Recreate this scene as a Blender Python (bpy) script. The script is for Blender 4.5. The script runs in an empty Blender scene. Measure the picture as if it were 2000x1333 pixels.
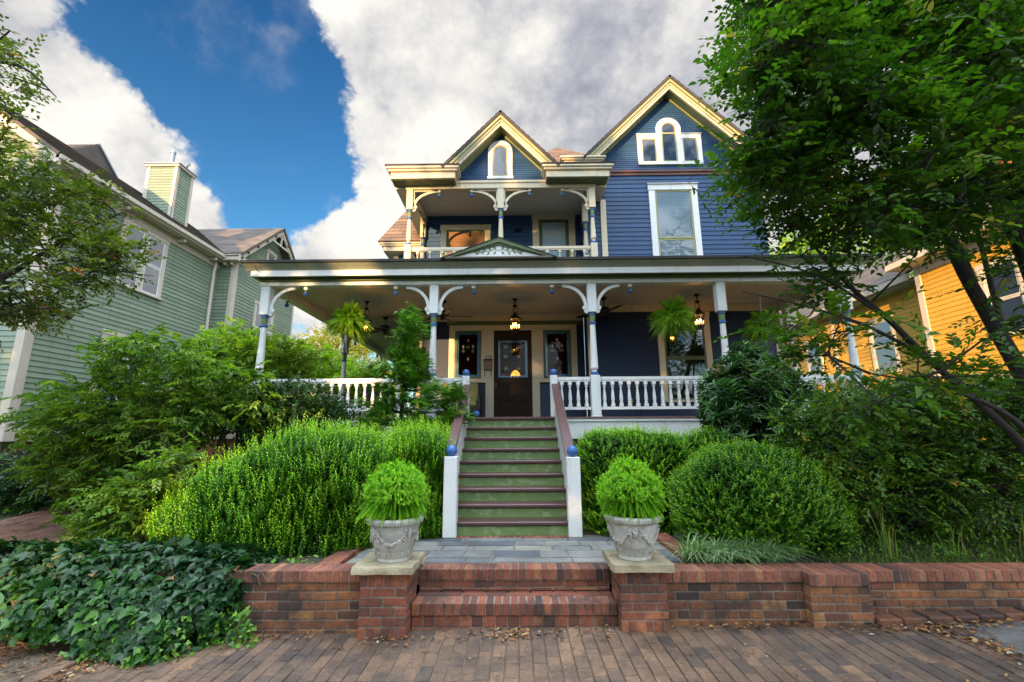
import bpy, math, random
import numpy as np
from mathutils import Vector, Matrix
random.seed(7)
RNG = np.random.default_rng(7)
C = bpy.context.scene.collection
R = math.radians
PI = math.pi
EYE = 1.65

# ------------------------------------------------------------------ camera model (used for camera and for reading depths)
FPX = 889.0
CAM_M = Matrix.Rotation(R(.64), 3, 'Z') @ Matrix.Rotation(R(90 + 11.7), 3, 'X') @ Matrix.Rotation(R(-.35), 3, 'Z')
def at(u, v, Y):
    d = CAM_M @ Vector(((u - 1000) / FPX, (666.5 - v) / FPX, -1)); t = Y / d.y
    return Vector((d.x * t, Y, EYE + d.z * t))

# ------------------------------------------------------------------ tagging
def tag(o, label=None, cat=None, group=None, kind=None):
    if label: o['label'] = label
    if cat: o['category'] = cat
    if group: o['group'] = group
    if kind: o['kind'] = kind
    return o
def thing(name, loc, label, cat, group=None):
    o = bpy.data.objects.new(name, None); C.objects.link(o); o.location = loc
    o.empty_display_size = .2
    return tag(o, label, cat, group)
def wloc(p):
    v = Vector((0, 0, 0))
    while p is not None:
        v += Vector(p.location); p = p.parent
    return v
def link(name, me, parent=None):
    o = bpy.data.objects.new(name, me); C.objects.link(o)
    if parent is not None:
        o.parent = parent
        q = parent
        while q.parent is not None: q = q.parent
        if q is parent and parent.type == 'EMPTY':
            o.matrix_parent_inverse = Matrix.Translation(-Vector(parent.location))
    return o
def dup(o, off, parent=None, label=None, group=None, rot=None):
    c = o.copy(); C.objects.link(c)
    if parent is not None: c.parent = parent
    else:
        c.location = Vector(o.location) + Vector(off)
        if rot is not None: c.rotation_euler = rot
    for ch in list(o.children): dup(ch, off, c)
    if label: c['label'] = label
    if group: c['group'] = group
    return c
def dup_part(o, off, parent, rot=0):
    """copy of a part (with its sub-parts) moved by off, still under the same thing"""
    c = o.copy(); C.objects.link(c); c.parent = parent
    c.location = Vector(o.location) + Vector(off)
    if rot: c.rotation_euler = (0, 0, rot)
    for ch in list(o.children):
        d = ch.copy(); C.objects.link(d); d.parent = c
    return c

# ------------------------------------------------------------------ mesh builder
def _bevtop():
    sg = [(a, b, c) for a in (-1, 1) for b in (-1, 1) for c in (-1, 1)]
    idx = {}; vs = []
    for s in sg:
        for k in range(3): idx[s, k] = len(vs); vs.append((s, k))
    fs = []
    for k in range(3):
        i, j = [a for a in range(3) if a != k]
        for s in (-1, 1):
            f = []
            for (a, b) in ((-1, -1), (1, -1), (1, 1), (-1, 1)):
                t = [0, 0, 0]; t[k] = s; t[i] = a; t[j] = b; f.append(idx[tuple(t), k])
            fs.append(f)
    for k in range(3):
        i, j = [a for a in range(3) if a != k]
        for a in (-1, 1):
            for b in (-1, 1):
                t0 = [0, 0, 0]; t0[i] = a; t0[j] = b; t0[k] = -1; t1 = list(t0); t1[k] = 1
                t0 = tuple(t0); t1 = tuple(t1)
                fs.append([idx[t0, i], idx[t1, i], idx[t1, j], idx[t0, j]])
    for s in sg: fs.append([idx[s, 0], idx[s, 1], idx[s, 2]])
    pos = []
    for s, k in vs: pos.append(tuple(s[a] * (1 if a == k else .8) for a in range(3)))
    out = []
    for f in fs:
        p = [Vector(pos[q]) for q in f]
        n = (p[1] - p[0]).cross(p[2] - p[0]); c = sum(p, Vector()) / len(p)
        out.append(f if n.dot(c) > 0 else f[::-1])
    return vs, out
BV, BF = _bevtop()
BOXF = [(0, 3, 2, 1), (4, 5, 6, 7), (0, 1, 5, 4), (1, 2, 6, 5), (2, 3, 7, 6), (3, 0, 4, 7)]

class MB:
    def __init__(s, off=(0, 0, 0), ang=0):
        s.v = []; s.f = []; s.c = []; s.off = off; s.ca = math.cos(ang); s.sa = math.sin(ang)
    def add(s, vs, fs, c=None):
        n = len(s.v); ox, oy, oz = s.off
        for (x, y, z) in vs:
            s.v.append((ox + s.ca * x - s.sa * y, oy + s.sa * x + s.ca * y, oz + z))
        if c is None: c = random.random()
        for f in fs:
            s.f.append([n + i for i in f]); s.c.append(c)
    def box(s, x0, x1, y0, y1, z0, z1, c=None, b=0):
        if b <= 0:
            s.add([(x0, y0, z0), (x1, y0, z0), (x1, y1, z0), (x0, y1, z0), (x0, y0, z1), (x1, y0, z1), (x1, y1, z1), (x0, y1, z1)], BOXF, c)
        else:
            ctr = ((x0 + x1) / 2, (y0 + y1) / 2, (z0 + z1) / 2); h = ((x1 - x0) / 2, (y1 - y0) / 2, (z1 - z0) / 2)
            b = min(b, min(h) * .9)
            vs = []
            for sgn, k in BV:
                vs.append(tuple(ctr[a] + sgn[a] * (h[a] if a == k else h[a] - b) for a in range(3)))
            s.add(vs, BF, c)
    def prism(s, poly, y0, y1, c=None):
        """poly of (x,z) counter-clockwise seen from the front (-y), extruded y0..y1"""
        n = len(poly)
        vs = [(x, y0, z) for x, z in poly] + [(x, y1, z) for x, z in poly]
        fs = [list(range(n)), list(range(2 * n - 1, n - 1, -1))]
        for i in range(n):
            j = (i + 1) % n; fs.append([i, i + n, j + n, j])
        s.add(vs, fs, c)
    def prismx(s, poly, x0, x1, c=None):
        """poly of (y,z), extruded along x"""
        n = len(poly)
        vs = [(x0, y, z) for y, z in poly] + [(x1, y, z) for y, z in poly]
        fs = [list(range(n - 1, -1, -1)), list(range(n, 2 * n))]
        for i in range(n):
            j = (i + 1) % n; fs.append([i, j, j + n, i + n])
        s.add(vs, fs, c)
    def lathe(s, prof, cx=0, cy=0, n=20, c=None):
        vs = []; fs = []; m = len(prof)
        for r, z in prof:
            for i in range(n):
                a = 2 * PI * i / n; vs.append((cx + r * math.cos(a), cy + r * math.sin(a), z))
        for k in range(m - 1):
            for i in range(n):
                j = (i + 1) % n; fs.append([k * n + i, k * n + j, (k + 1) * n + j, (k + 1) * n + i])
        fs.append(list(range(n - 1, -1, -1))); fs.append([(m - 1) * n + i for i in range(n)])
        s.add(vs, fs, c)
    def tube(s, path, rad, n=8, c=None):
        path = [Vector(p) for p in path]; m = len(path)
        if not hasattr(rad, '__len__'): rad = [rad] * m
        vs = []; fs = []; up = Vector((0, 0, 1)); u = None
        for k, p in enumerate(path):
            d = (path[min(k + 1, m - 1)] - path[max(k - 1, 0)])
            if d.length < 1e-7: d = Vector((0, 0, 1))
            d.normalize()
            if u is None: u = d.cross(up if abs(d.z) < .9 else Vector((1, 0, 0))).normalized()
            else:
                u = (u - d * u.dot(d))
                u = u.normalized() if u.length > 1e-6 else d.orthogonal().normalized()
            w = d.cross(u)
            for i in range(n):
                a = 2 * PI * i / n; vs.append(tuple(p + (u * math.cos(a) + w * math.sin(a)) * rad[k]))
        for k in range(m - 1):
            for i in range(n):
                j = (i + 1) % n; fs.append([k * n + i, k * n + j, (k + 1) * n + j, (k + 1) * n + i])
        fs.append(list(range(n - 1, -1, -1))); fs.append([(m - 1) * n + i for i in range(n)])
        s.add(vs, fs, c)
    def ball(s, cx, cy, cz, r, n=16, c=None, sq=1):
        prof = []
        m = max(6, n // 2)
        for k in range(m + 1):
            a = -PI / 2 + PI * k / m; prof.append((max(1e-4, r * math.cos(a)), cz + r * sq * math.sin(a)))
        s.lathe(prof, cx, cy, n, c)
    def bar(s, p0, p1, w, h, c=None):
        """rectangular bar from p0 to p1, w across (horizontal), h up"""
        p0 = Vector(p0); p1 = Vector(p1); d = (p1 - p0).normalized()
        up = Vector((0, 0, 1)) if abs(d.z) < .95 else Vector((0, 1, 0))
        a = d.cross(up).normalized() * (w / 2); b = a.cross(d).normalized() * (h / 2)
        vs = [p0 - a - b, p0 + a - b, p0 + a + b, p0 - a + b, p1 - a - b, p1 + a - b, p1 + a + b, p1 - a + b]
        s.add([tuple(q) for q in vs], BOXF, c)
    def sheet(s, pts, c=None): s.add(pts, [list(range(len(pts)))], c)
    def build(s, name, m, parent=None, label=None, smooth=35):
        me = bpy.data.meshes.new(name); me.from_pydata(s.v, [], s.f)
        at_ = me.attributes.new('rnd', 'FLOAT', 'FACE'); at_.data.foreach_set('value', np.array(s.c, dtype=np.float32))
        if m is not None: me.materials.append(m)
        if smooth:
            me.polygons.foreach_set('use_smooth', np.ones(len(s.f), dtype=bool))
            me.set_sharp_from_angle(angle=R(smooth))
        me.update()
        o = link(name, me, parent)
        if label: o['label'] = label
        return o

# ------------------------------------------------------------------ materials
def newmat(name):
    m = bpy.data.materials.new(name); m.use_nodes = True; nt = m.node_tree
    return m, nt, nt.nodes['Principled BSDF']
def node(nt, t, **k):
    n = nt.nodes.new(t)
    for a, b in k.items(): setattr(n, a, b)
    return n
def mathn(nt, op, a, b=None, clamp=False):
    n = node(nt, 'ShaderNodeMath', operation=op); n.use_clamp = clamp
    for i, q in enumerate((a, b)):
        if q is None: continue
        if isinstance(q, (int, float)): n.inputs[i].default_value = q
        else: nt.links.new(q, n.inputs[i])
    return n.outputs[0]
def mixc(nt, fac, a, b, mode='MIX'):
    n = node(nt, 'ShaderNodeMix', data_type='RGBA', blend_type=mode)
    if isinstance(fac, (int, float)): n.inputs[0].default_value = fac
    else: nt.links.new(fac, n.inputs[0])
    for i, q in ((6, a), (7, b)):
        if isinstance(q, tuple): n.inputs[i].default_value = q if len(q) == 4 else q + (1,)
        else: nt.links.new(q, n.inputs[i])
    return n.outputs[2]
def noise(nt, scale, detail=4, rough=.55, vec=None, dist=0):
    n = node(nt, 'ShaderNodeTexNoise'); n.inputs['Scale'].default_value = scale; n.inputs['Detail'].default_value = detail
    n.inputs['Roughness'].default_value = rough; n.inputs['Distortion'].default_value = dist
    if vec is not None: nt.links.new(vec, n.inputs['Vector'])
    return n.outputs['Fac']
def ramp(nt, fac, stops, interp='LINEAR'):
    n = node(nt, 'ShaderNodeValToRGB'); n.color_ramp.interpolation = interp; e = n.color_ramp.elements
    while len(e) > 1: e.remove(e[-1])
    e[0].position = stops[0][0]; e[0].color = tuple(stops[0][1]) + (1,)
    for p, c in stops[1:]:
        q = e.new(p); q.color = tuple(c) + (1,)
    nt.links.new(fac, n.inputs[0]); return n.outputs[0]
def smooth(nt, fac, lo, hi, to0=0., to1=1.):
    n = node(nt, 'ShaderNodeMapRange', interpolation_type='SMOOTHSTEP')
    nt.links.new(fac, n.inputs[0])
    for i, q in enumerate((lo, hi, to0, to1)): n.inputs[1 + i].default_value = q
    return n.outputs[0]
def wpos(nt): return node(nt, 'ShaderNodeNewGeometry').outputs['Position']
def rndattr(nt):
    n = node(nt, 'ShaderNodeAttribute'); n.attribute_name = 'rnd'; return n.outputs['Fac']
def vscale(nt, vec, s):
    n = node(nt, 'ShaderNodeMapping'); n.inputs['Scale'].default_value = s; nt.links.new(vec, n.inputs['Vector']); return n.outputs[0]
def bump(nt, h, strength, dist, bs):
    n = node(nt, 'ShaderNodeBump'); n.inputs['Strength'].default_value = strength; n.inputs['Distance'].default_value = dist
    nt.links.new(h, n.inputs['Height']); nt.links.new(n.outputs[0], bs.inputs['Normal'])

def paint(name, col, rough=.5, wear=.0, wearcol=(.3, .25, .2), var=.14, grain=.25, stretch=(1, 1, 6), spec=.4, wst=(2.2, 2.2, .8)):
    """oil paint on wood: per-board tone, soft dirt, thin worn flecks"""
    m, nt, bs = newmat(name); P = wpos(nt)
    n1 = noise(nt, 1.7, 4, .6, P); n2 = noise(nt, 22, 5, .6, vscale(nt, P, stretch))
    r = rndattr(nt)
    k = mathn(nt, 'ADD', mathn(nt, 'MULTIPLY', n1, var * 1.6), mathn(nt, 'MULTIPLY', r, var))
    k = mathn(nt, 'ADD', k, 1 - var * 1.3)
    c = mixc(nt, 1, col, k, 'MULTIPLY')
    d = tuple(x * .55 for x in col)
    c = mixc(nt, smooth(nt, noise(nt, 5, 6, .7, P), .55, .8, 0, .35), c, d)
    c = mixc(nt, smooth(nt, noise(nt, 3.5, 6, .65, vscale(nt, P, (2.2, 2.2, .16))), .50, .74, 0, .30), c, tuple(x * .45 + .01 for x in col))
    if wear > 0:
        w = smooth(nt, noise(nt, 9, 8, .7, vscale(nt, P, wst)), .68 - wear * .1, .72 - wear * .08, 0, .8)
        c = mixc(nt, w, c, wearcol)
    nt.links.new(c, bs.inputs['Base Color']); bs.inputs['Roughness'].default_value = rough; bs.inputs['Specular IOR Level'].default_value = spec
    nt.links.new(smooth(nt, n2, .2, .8, rough - .1, rough + .15), bs.inputs['Roughness'])
    bump(nt, n2, grain, .004, bs)
    return m
def plain(name, col, rough=.5, metal=0, var=.2, scale=6, bumpk=.2, bd=.004):
    m, nt, bs = newmat(name); P = wpos(nt)
    n1 = noise(nt, scale, 6, .65, P)
    k = mathn(nt, 'ADD', mathn(nt, 'MULTIPLY', n1, var * 2), 1 - var)
    k = mathn(nt, 'MULTIPLY', k, mathn(nt, 'ADD', mathn(nt, 'MULTIPLY', rndattr(nt), var), 1 - var / 2))
    nt.links.new(mixc(nt, 1, col, k, 'MULTIPLY'), bs.inputs['Base Color'])
    bs.inputs['Roughness'].default_value = rough; bs.inputs['Metallic'].default_value = metal
    if bumpk: bump(nt, noise(nt, scale * 6, 5, .6, P), bumpk, bd, bs)
    return m
def glass_dark(name, col=(.012, .014, .012), refl=.12, wob=.02):
    """window pane: dark room behind, sharp slightly wavy reflection"""
    m, nt, bs = newmat(name); nt.nodes.remove(bs); out = nt.nodes['Material Output']
    d = node(nt, 'ShaderNodeBsdfDiffuse'); d.inputs[0].default_value = col + (1,)
    g = node(nt, 'ShaderNodeBsdfGlossy'); g.inputs['Roughness'].default_value = .015; g.inputs[0].default_value = (.95, .97, 1, 1)
    b = node(nt, 'ShaderNodeBump'); b.inputs['Strength'].default_value = wob; b.inputs['Distance'].default_value = .05
    nt.links.new(noise(nt, 2.5, 1, .4, wpos(nt)), b.inputs['Height']); nt.links.new(b.outputs[0], g.inputs['Normal'])
    lw = node(nt, 'ShaderNodeFresnel'); lw.inputs[0].default_value = 1.5
    f = mathn(nt, 'ADD', lw.outputs[0], refl, True)
    mx = node(nt, 'ShaderNodeMixShader'); nt.links.new(f, mx.inputs[0]); nt.links.new(d.outputs[0], mx.inputs[1]); nt.links.new(g.outputs[0], mx.inputs[2])
    nt.links.new(mx.outputs[0], out.inputs[0]); return m
def glass_clear(name, tint=(.9, .95, .95), refl=.06, k=1.0):
    m, nt, bs = newmat(name); nt.nodes.remove(bs); out = nt.nodes['Material Output']
    d = node(nt, 'ShaderNodeBsdfTransparent'); d.inputs[0].default_value = tint + (1,)
    g = node(nt, 'ShaderNodeBsdfGlossy'); g.inputs['Roughness'].default_value = .02
    lw = node(nt, 'ShaderNodeFresnel'); lw.inputs[0].default_value = 1.5
    f = mathn(nt, 'ADD', mathn(nt, 'MULTIPLY', lw.outputs[0], k), refl, True)
    mx = node(nt, 'ShaderNodeMixShader'); nt.links.new(f, mx.inputs[0]); nt.links.new(d.outputs[0], mx.inputs[1]); nt.links.new(g.outputs[0], mx.inputs[2])
    nt.links.new(mx.outputs[0], out.inputs[0]); return m
def leafmat(name, stops, transl=.3, rough=.45, spec=.35):
    m, nt, bs = newmat(name); out = nt.nodes['Material Output']
    c = ramp(nt, rndattr(nt), stops)
    nt.links.new(c, bs.inputs['Base Color']); bs.inputs['Roughness'].default_value = rough
    bs.inputs['Specular IOR Level'].default_value = spec
    t = node(nt, 'ShaderNodeBsdfTranslucent'); nt.links.new(mixc(nt, 1, c, (1.3, 1.5, .6), 'MULTIPLY'), t.inputs[0])
    mx = node(nt, 'ShaderNodeMixShader'); mx.inputs[0].default_value = transl
    nt.links.new(bs.outputs[0], mx.inputs[1]); nt.links.new(t.outputs[0], mx.inputs[2]); nt.links.new(mx.outputs[0], out.inputs[0])
    return m
def emit(name, col, s):
    m, nt, bs = newmat(name); bs.inputs['Base Color'].default_value = col + (1,); bs.inputs['Emission Color'].default_value = col + (1,)
    bs.inputs['Emission Strength'].default_value = s; return m
def brickmat(name, stops, dirt=.5, rough=.85):
    m, nt, bs = newmat(name); P = wpos(nt)
    c = ramp(nt, rndattr(nt), stops)
    k = smooth(nt, noise(nt, 35, 6, .7, P), .25, .75, .62, 1.25)
    c = mixc(nt, 1, c, k, 'MULTIPLY')
    s0 = smooth(nt, noise(nt, .9, 6, .7, P), .35, .68, 1.0, .62); c = mixc(nt, 1, c, s0, 'MULTIPLY')
    s1 = smooth(nt, noise(nt, 3.2, 8, .75, P), .44, .66, 0, dirt)
    c = mixc(nt, s1, c, (.028, .024, .02))
    s2 = smooth(nt, noise(nt, 14, 8, .75, vscale(nt, P, (1, 1, 1.6))), .62, .74, 0, .45)
    c = mixc(nt, s2, c, (.30, .245, .19))
    nt.links.new(c, bs.inputs['Base Color']); bs.inputs['Roughness'].default_value = rough
    bump(nt, noise(nt, 60, 6, .65, P), .5, .006, bs); return m
def stonemat(name, stops, scale=3, rough=.7, bumpk=.4, dirt=(.06, .055, .045)):
    m, nt, bs = newmat(name); P = wpos(nt)
    c = ramp(nt, rndattr(nt), stops)
    k = smooth(nt, noise(nt, scale, 8, .7, P, .6), .25, .75, .65, 1.3)
    c = mixc(nt, 1, c, k, 'MULTIPLY')
    c = mixc(nt, smooth(nt, noise(nt, scale * 3, 8, .75, P), .56, .75, 0, .55), c, dirt)
    nt.links.new(c, bs.inputs['Base Color']); bs.inputs['Roughness'].default_value = rough
    bump(nt, noise(nt, scale * 8, 7, .65, P), bumpk, .01, bs); return m
def shingle(name, col, rows=.14):
    m, nt, bs = newmat(name); P = wpos(nt)
    k = mathn(nt, 'ADD', mathn(nt, 'MULTIPLY', rndattr(nt), .5), .72)
    c = mixc(nt, 1, col, k, 'MULTIPLY')
    c = mixc(nt, smooth(nt, noise(nt, 1.2, 5, .7, P), .45, .7, 0, .4), c, tuple(x * .5 for x in col))
    c = mixc(nt, 1, c, smooth(nt, noise(nt, 90, 3, .7, P), .3, .7, .7, 1.3), 'MULTIPLY')
    nt.links.new(c, bs.inputs['Base Color']); bs.inputs['Roughness'].default_value = .9
    bump(nt, noise(nt, 90, 3, .7, P), .4, .006, bs); return m

M = {}
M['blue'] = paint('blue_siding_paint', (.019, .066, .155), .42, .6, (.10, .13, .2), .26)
M['blue_shaded'] = paint('shaded_blue_siding', (.009, .026, .070), .42, .3, (.05, .06, .09))  # darker copy of the siding blue, porch shade put into the colour
M['white'] = paint('porch_white_paint', (.75, .77, .75), .4, .25, (.45, .43, .38), .06, .12)
M['worn_white'] = paint('worn_white_paint', (.68, .69, .66), .5, 1.0, (.42, .39, .33), .08, .3)
M['cream'] = paint('cream_trim_paint', (.64, .57, .40), .42, .12, (.5, .45, .3), .07, .12)
M['green'] = paint('dark_green_trim_paint', (.085, .125, .045), .45, .1, (.2, .2, .1), .1, .15)
M['gutter'] = paint('grey_green_gutter_paint', (.26, .27, .20), .45, .15, (.35, .35, .3), .1, .15)
M['olive'] = paint('olive_eave_paint', (.30, .31, .14), .45, .1, (.3, .3, .2), .1, .15)
M['riser'] = paint('green_riser_paint', (.135, .215, .07), .5, 1.6, (.25, .32, .16), .14, .2, (.3, 1, 1), .4, (.9, 1, 1.2))
M['tread'] = paint('brown_tread_stain', (.075, .034, .03), .32, .6, (.16, .09, .07), .2, .5, (.3, 3, 3))
M['rail_brown'] = paint('brown_handrail_stain', (.105, .055, .05), .35, .5, (.25, .13, .1), .2, .4, (4, .5, 1))
M['ballblue'] = paint('blue_finial_paint', (.045, .13, .36), .3, .25, (.2, .3, .5), .1, .1)
M['neckgreen'] = paint('green_collar_paint', (.14, .21, .07), .4, .1, (.2, .2, .1), .1, .1)
M['ceiling'] = paint('porch_ceiling_paint', (.64, .62, .52), .5, .1, (.4, .38, .3), .05, .1)
M['deck'] = paint('porch_deck_paint', (.16, .10, .085), .45, .4, (.25, .2, .18), .2, .3)
M['sage'] = paint('sage_siding_paint', (.22, .285, .20), .45, .3, (.35, .4, .3), .2, .15)
M['taupe'] = paint('taupe_trim_paint', (.58, .52, .42), .45, .1, (.4, .35, .28), .06, .12)
M['maroon'] = paint('maroon_trim_paint', (.12, .04, .045), .45, .1, (.2, .1, .1), .1, .1)
M['yellow'] = paint('yellow_siding_paint', (.80, .47, .06), .45, .1, (.7, .5, .2), .08, .15)
M['ivory'] = paint('ivory_trim_paint', (.72, .66, .52), .45, .1, (.5, .45, .3), .06, .12)
M['teal'] = paint('teal_eave_paint', (.22, .38, .36), .45, .1, (.3, .4, .4), .06, .12)
M['door'] = paint('old_oak_door', (.026, .0145, .008), .5, .3, (.14, .085, .045), .35, .5, (5, 5, .5), .15)
M['belt'] = paint('brown_belt_paint', (.13, .06, .045), .45, .2, (.2, .12, .1), .1, .2)
M['roof_dark'] = shingle('charcoal_shingles', (.055, .052, .05))
M['roof_brown'] = shingle('brown_shingles', (.16, .10, .06))
M['roof_grey'] = shingle('grey_shingles', (.125, .105, .085))
M['flash'] = plain('flashing_metal', (.32, .37, .42), .4, .7)
M['glass'] = glass_dark('dark_window_glass', (.010, .014, .010), .04)
M['glass_sky'] = glass_dark('window_glass_bright_reflection', (.04, .06, .08), .22)
M['glass_gable'] = glass_dark('gable_window_glass', (.02, .03, .045), .05)
M['pane'] = glass_clear('clear_window_glass', (.86, .92, .95), .03)
M['doorpane'] = glass_clear('door_glass', (.85, .72, .5), .0, .3)
M['blind'] = plain('white_blind_slats', (.74, .86, .95), .5, 0, .08, 3, .05)
M['blind_warm'] = plain('bamboo_blind', (.3, .13, .04), .6, 0, .3, 8, .2)
M['iron'] = plain('black_iron', (.012, .011, .010), .4, .4, .2, 20, .1)
M['bronze'] = plain('dark_bronze', (.02, .018, .014), .38, .6, .2, 20, .1)
M['chain'] = plain('steel_chain', (.55, .54, .5), .35, .8, .2, 20, .05)
M['mortar'] = brickmat('mortar', [(0, (.23, .19, .145)), (1, (.25, .21, .16))], .85)
M['brick'] = brickmat('red_clay_brick', [(0, (.035, .026, .022)), (.16, (.085, .036, .026)), (.4, (.19, .062, .034)), (.7, (.28, .085, .042)), (1, (.36, .135, .055))], .7)
M['brick_cap'] = brickmat('rowlock_brick', [(0, (.085, .045, .036)), (.3, (.23, .078, .045)), (.7, (.34, .11, .055)), (1, (.40, .17, .08))], .55)
M['brick_wall'] = brickmat('old_wall_brick', [(0, (.045, .03, .024)), (.35, (.16, .062, .03)), (.7, (.28, .105, .036)), (1, (.36, .17, .055))], .9)
M['paver'] = brickmat('brick_paver', [(0, (.085, .062, .048)), (.3, (.145, .094, .060)), (.65, (.185, .112, .066)), (1, (.24, .145, .08))], .6, .65)
M['drive'] = brickmat('driveway_brick', [(0, (.16, .10, .08)), (.5, (.30, .15, .10)), (1, (.38, .21, .14))], .3)
M['flag'] = stonemat('bluestone', [(0, (.065, .078, .088)), (.35, (.115, .125, .125)), (.7, (.165, .168, .15)), (1, (.22, .21, .17))], 3.5, .55)
M['cap'] = stonemat('sandstone_cap', [(0, (.27, .225, .13)), (1, (.34, .29, .18))], 5, .85, .8, (.13, .12, .07))
M['urn'] = stonemat('cast_stone', [(0, (.36, .35, .30)), (1, (.44, .43, .38))], 7, .85, .5, (.13, .13, .10))
M['soil'] = stonemat('soil', [(0, (.03, .022, .014)), (1, (.045, .033, .02))], 6, .95, 1.0)
M['ground'] = stonemat('leaf_mould_ground', [(0, (.05, .045, .022)), (1, (.05, .045, .022))], 2.5, .95, 1.0, (.03, .04, .012))
M['dirt'] = stonemat('bare_dirt', [(0, (.13, .095, .06)), (1, (.15, .11, .07))], 9, .95, 1.0, (.04, .03, .02))
M['concrete'] = stonemat('worn_concrete', [(0, (.10, .10, .09)), (1, (.12, .115, .105))], 5, .9, .4, (.08, .075, .06))
M['asphalt'] = stonemat('asphalt', [(0, (.05, .05, .05)), (1, (.06, .06, .06))], 8, .9, .5)
M['bark'] = stonemat('dark_bark', [(0, (.022, .018, .014)), (1, (.034, .027, .021))], 9, .9, 1.0, (.02, .02, .012))
M['cushion'] = plain('olive_cushion', (.26, .25, .09), .85, 0, .12, 14, .2)
M['wick'] = plain('dark_wicker', (.02, .016, .012), .6, 0, .2, 40, .5)
M['pot'] = plain('dark_basket', (.022, .022, .014), .8, 0, .2, 40, .4)
M['yellowcup'] = plain('yellow_cup', (.8, .5, .02), .35, 0, .05, 6, 0)
M['copper'] = plain('aged_copper', (.15, .1, .06), .5, .6, .3, 8, .2)
M['floodmetal'] = plain('black_floodlight', (.015, .016, .016), .35, .3, .2, 20, .1)
M['bulb'] = emit('lantern_bulb', (1., .55, .18), 60)
M['room'] = plain('hall_wall', (.20, .12, .06), .8, 0, .3, 1.5, .1)
M['shade'] = emit('hall_lamp_shade', (1., .42, .08), 1.3)
M['amber'] = glass_clear('amber_lantern_glass', (1., .70, .34), .05)
M['stain_blue'] = plain('blue_stained_glass', (.02, .16, .36), .15, 0, .5, 12, .1)
M['stain_green'] = plain('green_stained_glass', (.12, .22, .05), .15, 0, .3, 12, .1)
M['stain_clear'] = plain('pale_stained_glass', (.5, .45, .45), .15, 0, .2, 12, .1)
M['orange_brick'] = brickmat('orange_chimney_brick', [(0, (.3, .09, .03)), (1, (.45, .16, .05))], .3)
CLOUD_BACK, ZEN, SKY_K, SUN_E, EXPO = 3.3, 10.5, .125, 5.0, 1.0
# ================================================================== ARCHITECTURE HELPERS
def siding(mb, y, z0, z1, exp, outer, excl=(), proud=.02, maxlen=3.6):
    """lap boards on a plane facing -y; outer(z)->(x0,x1); rectangles in excl are left open"""
    z = z0
    while z < z1 - 1e-4:
        zt = min(z + exp, z1); zm = (z + zt) / 2
        a0, b0 = outer(z); a1, b1 = outer(zt); am, bm = outer(zm)
        cuts = sorted((e[0], e[1]) for e in excl if e[2] < zm < e[3])
        segs = []; cur = None
        edges = [('L',)] + [None] * 0
        prev = ('o',)
        start = None
        L = [(a0, a1)]; 
        for (x0, x1) in cuts:
            if x0 > am and x0 < bm: segs.append((L[-1], (x0, x0)))
            L.append((x1, x1))
        if L[-1][0] < bm: segs.append((L[-1], (b0, b1)))
        for (l0, l1), (r0, r1) in segs:
            if r0 - l0 < .005: continue
            n = max(1, int(math.ceil((r0 - l0) / maxlen + random.random() * .6 - .3)))
            fr = [0] + sorted((k + random.uniform(-.25, .25)) / n for k in range(1, n)) + [1]
            for k in range(n):
                p0 = l0 + (r0 - l0) * fr[k]; p1 = l0 + (r0 - l0) * fr[k + 1]
                q0 = l1 + (r1 - l1) * fr[k]; q1 = l1 + (r1 - l1) * fr[k + 1]
                g = .0008
                mb.add([(p0 + g, y - proud, z), (p1 - g, y - proud, z), (q1 - g, y - proud * .25, zt), (q0 + g, y - proud * .25, zt), (p0, y, z), (p1, y, z)],
                       [(0, 1, 2, 3), (4, 5, 1, 0)])
        z = zt
    return mb

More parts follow.
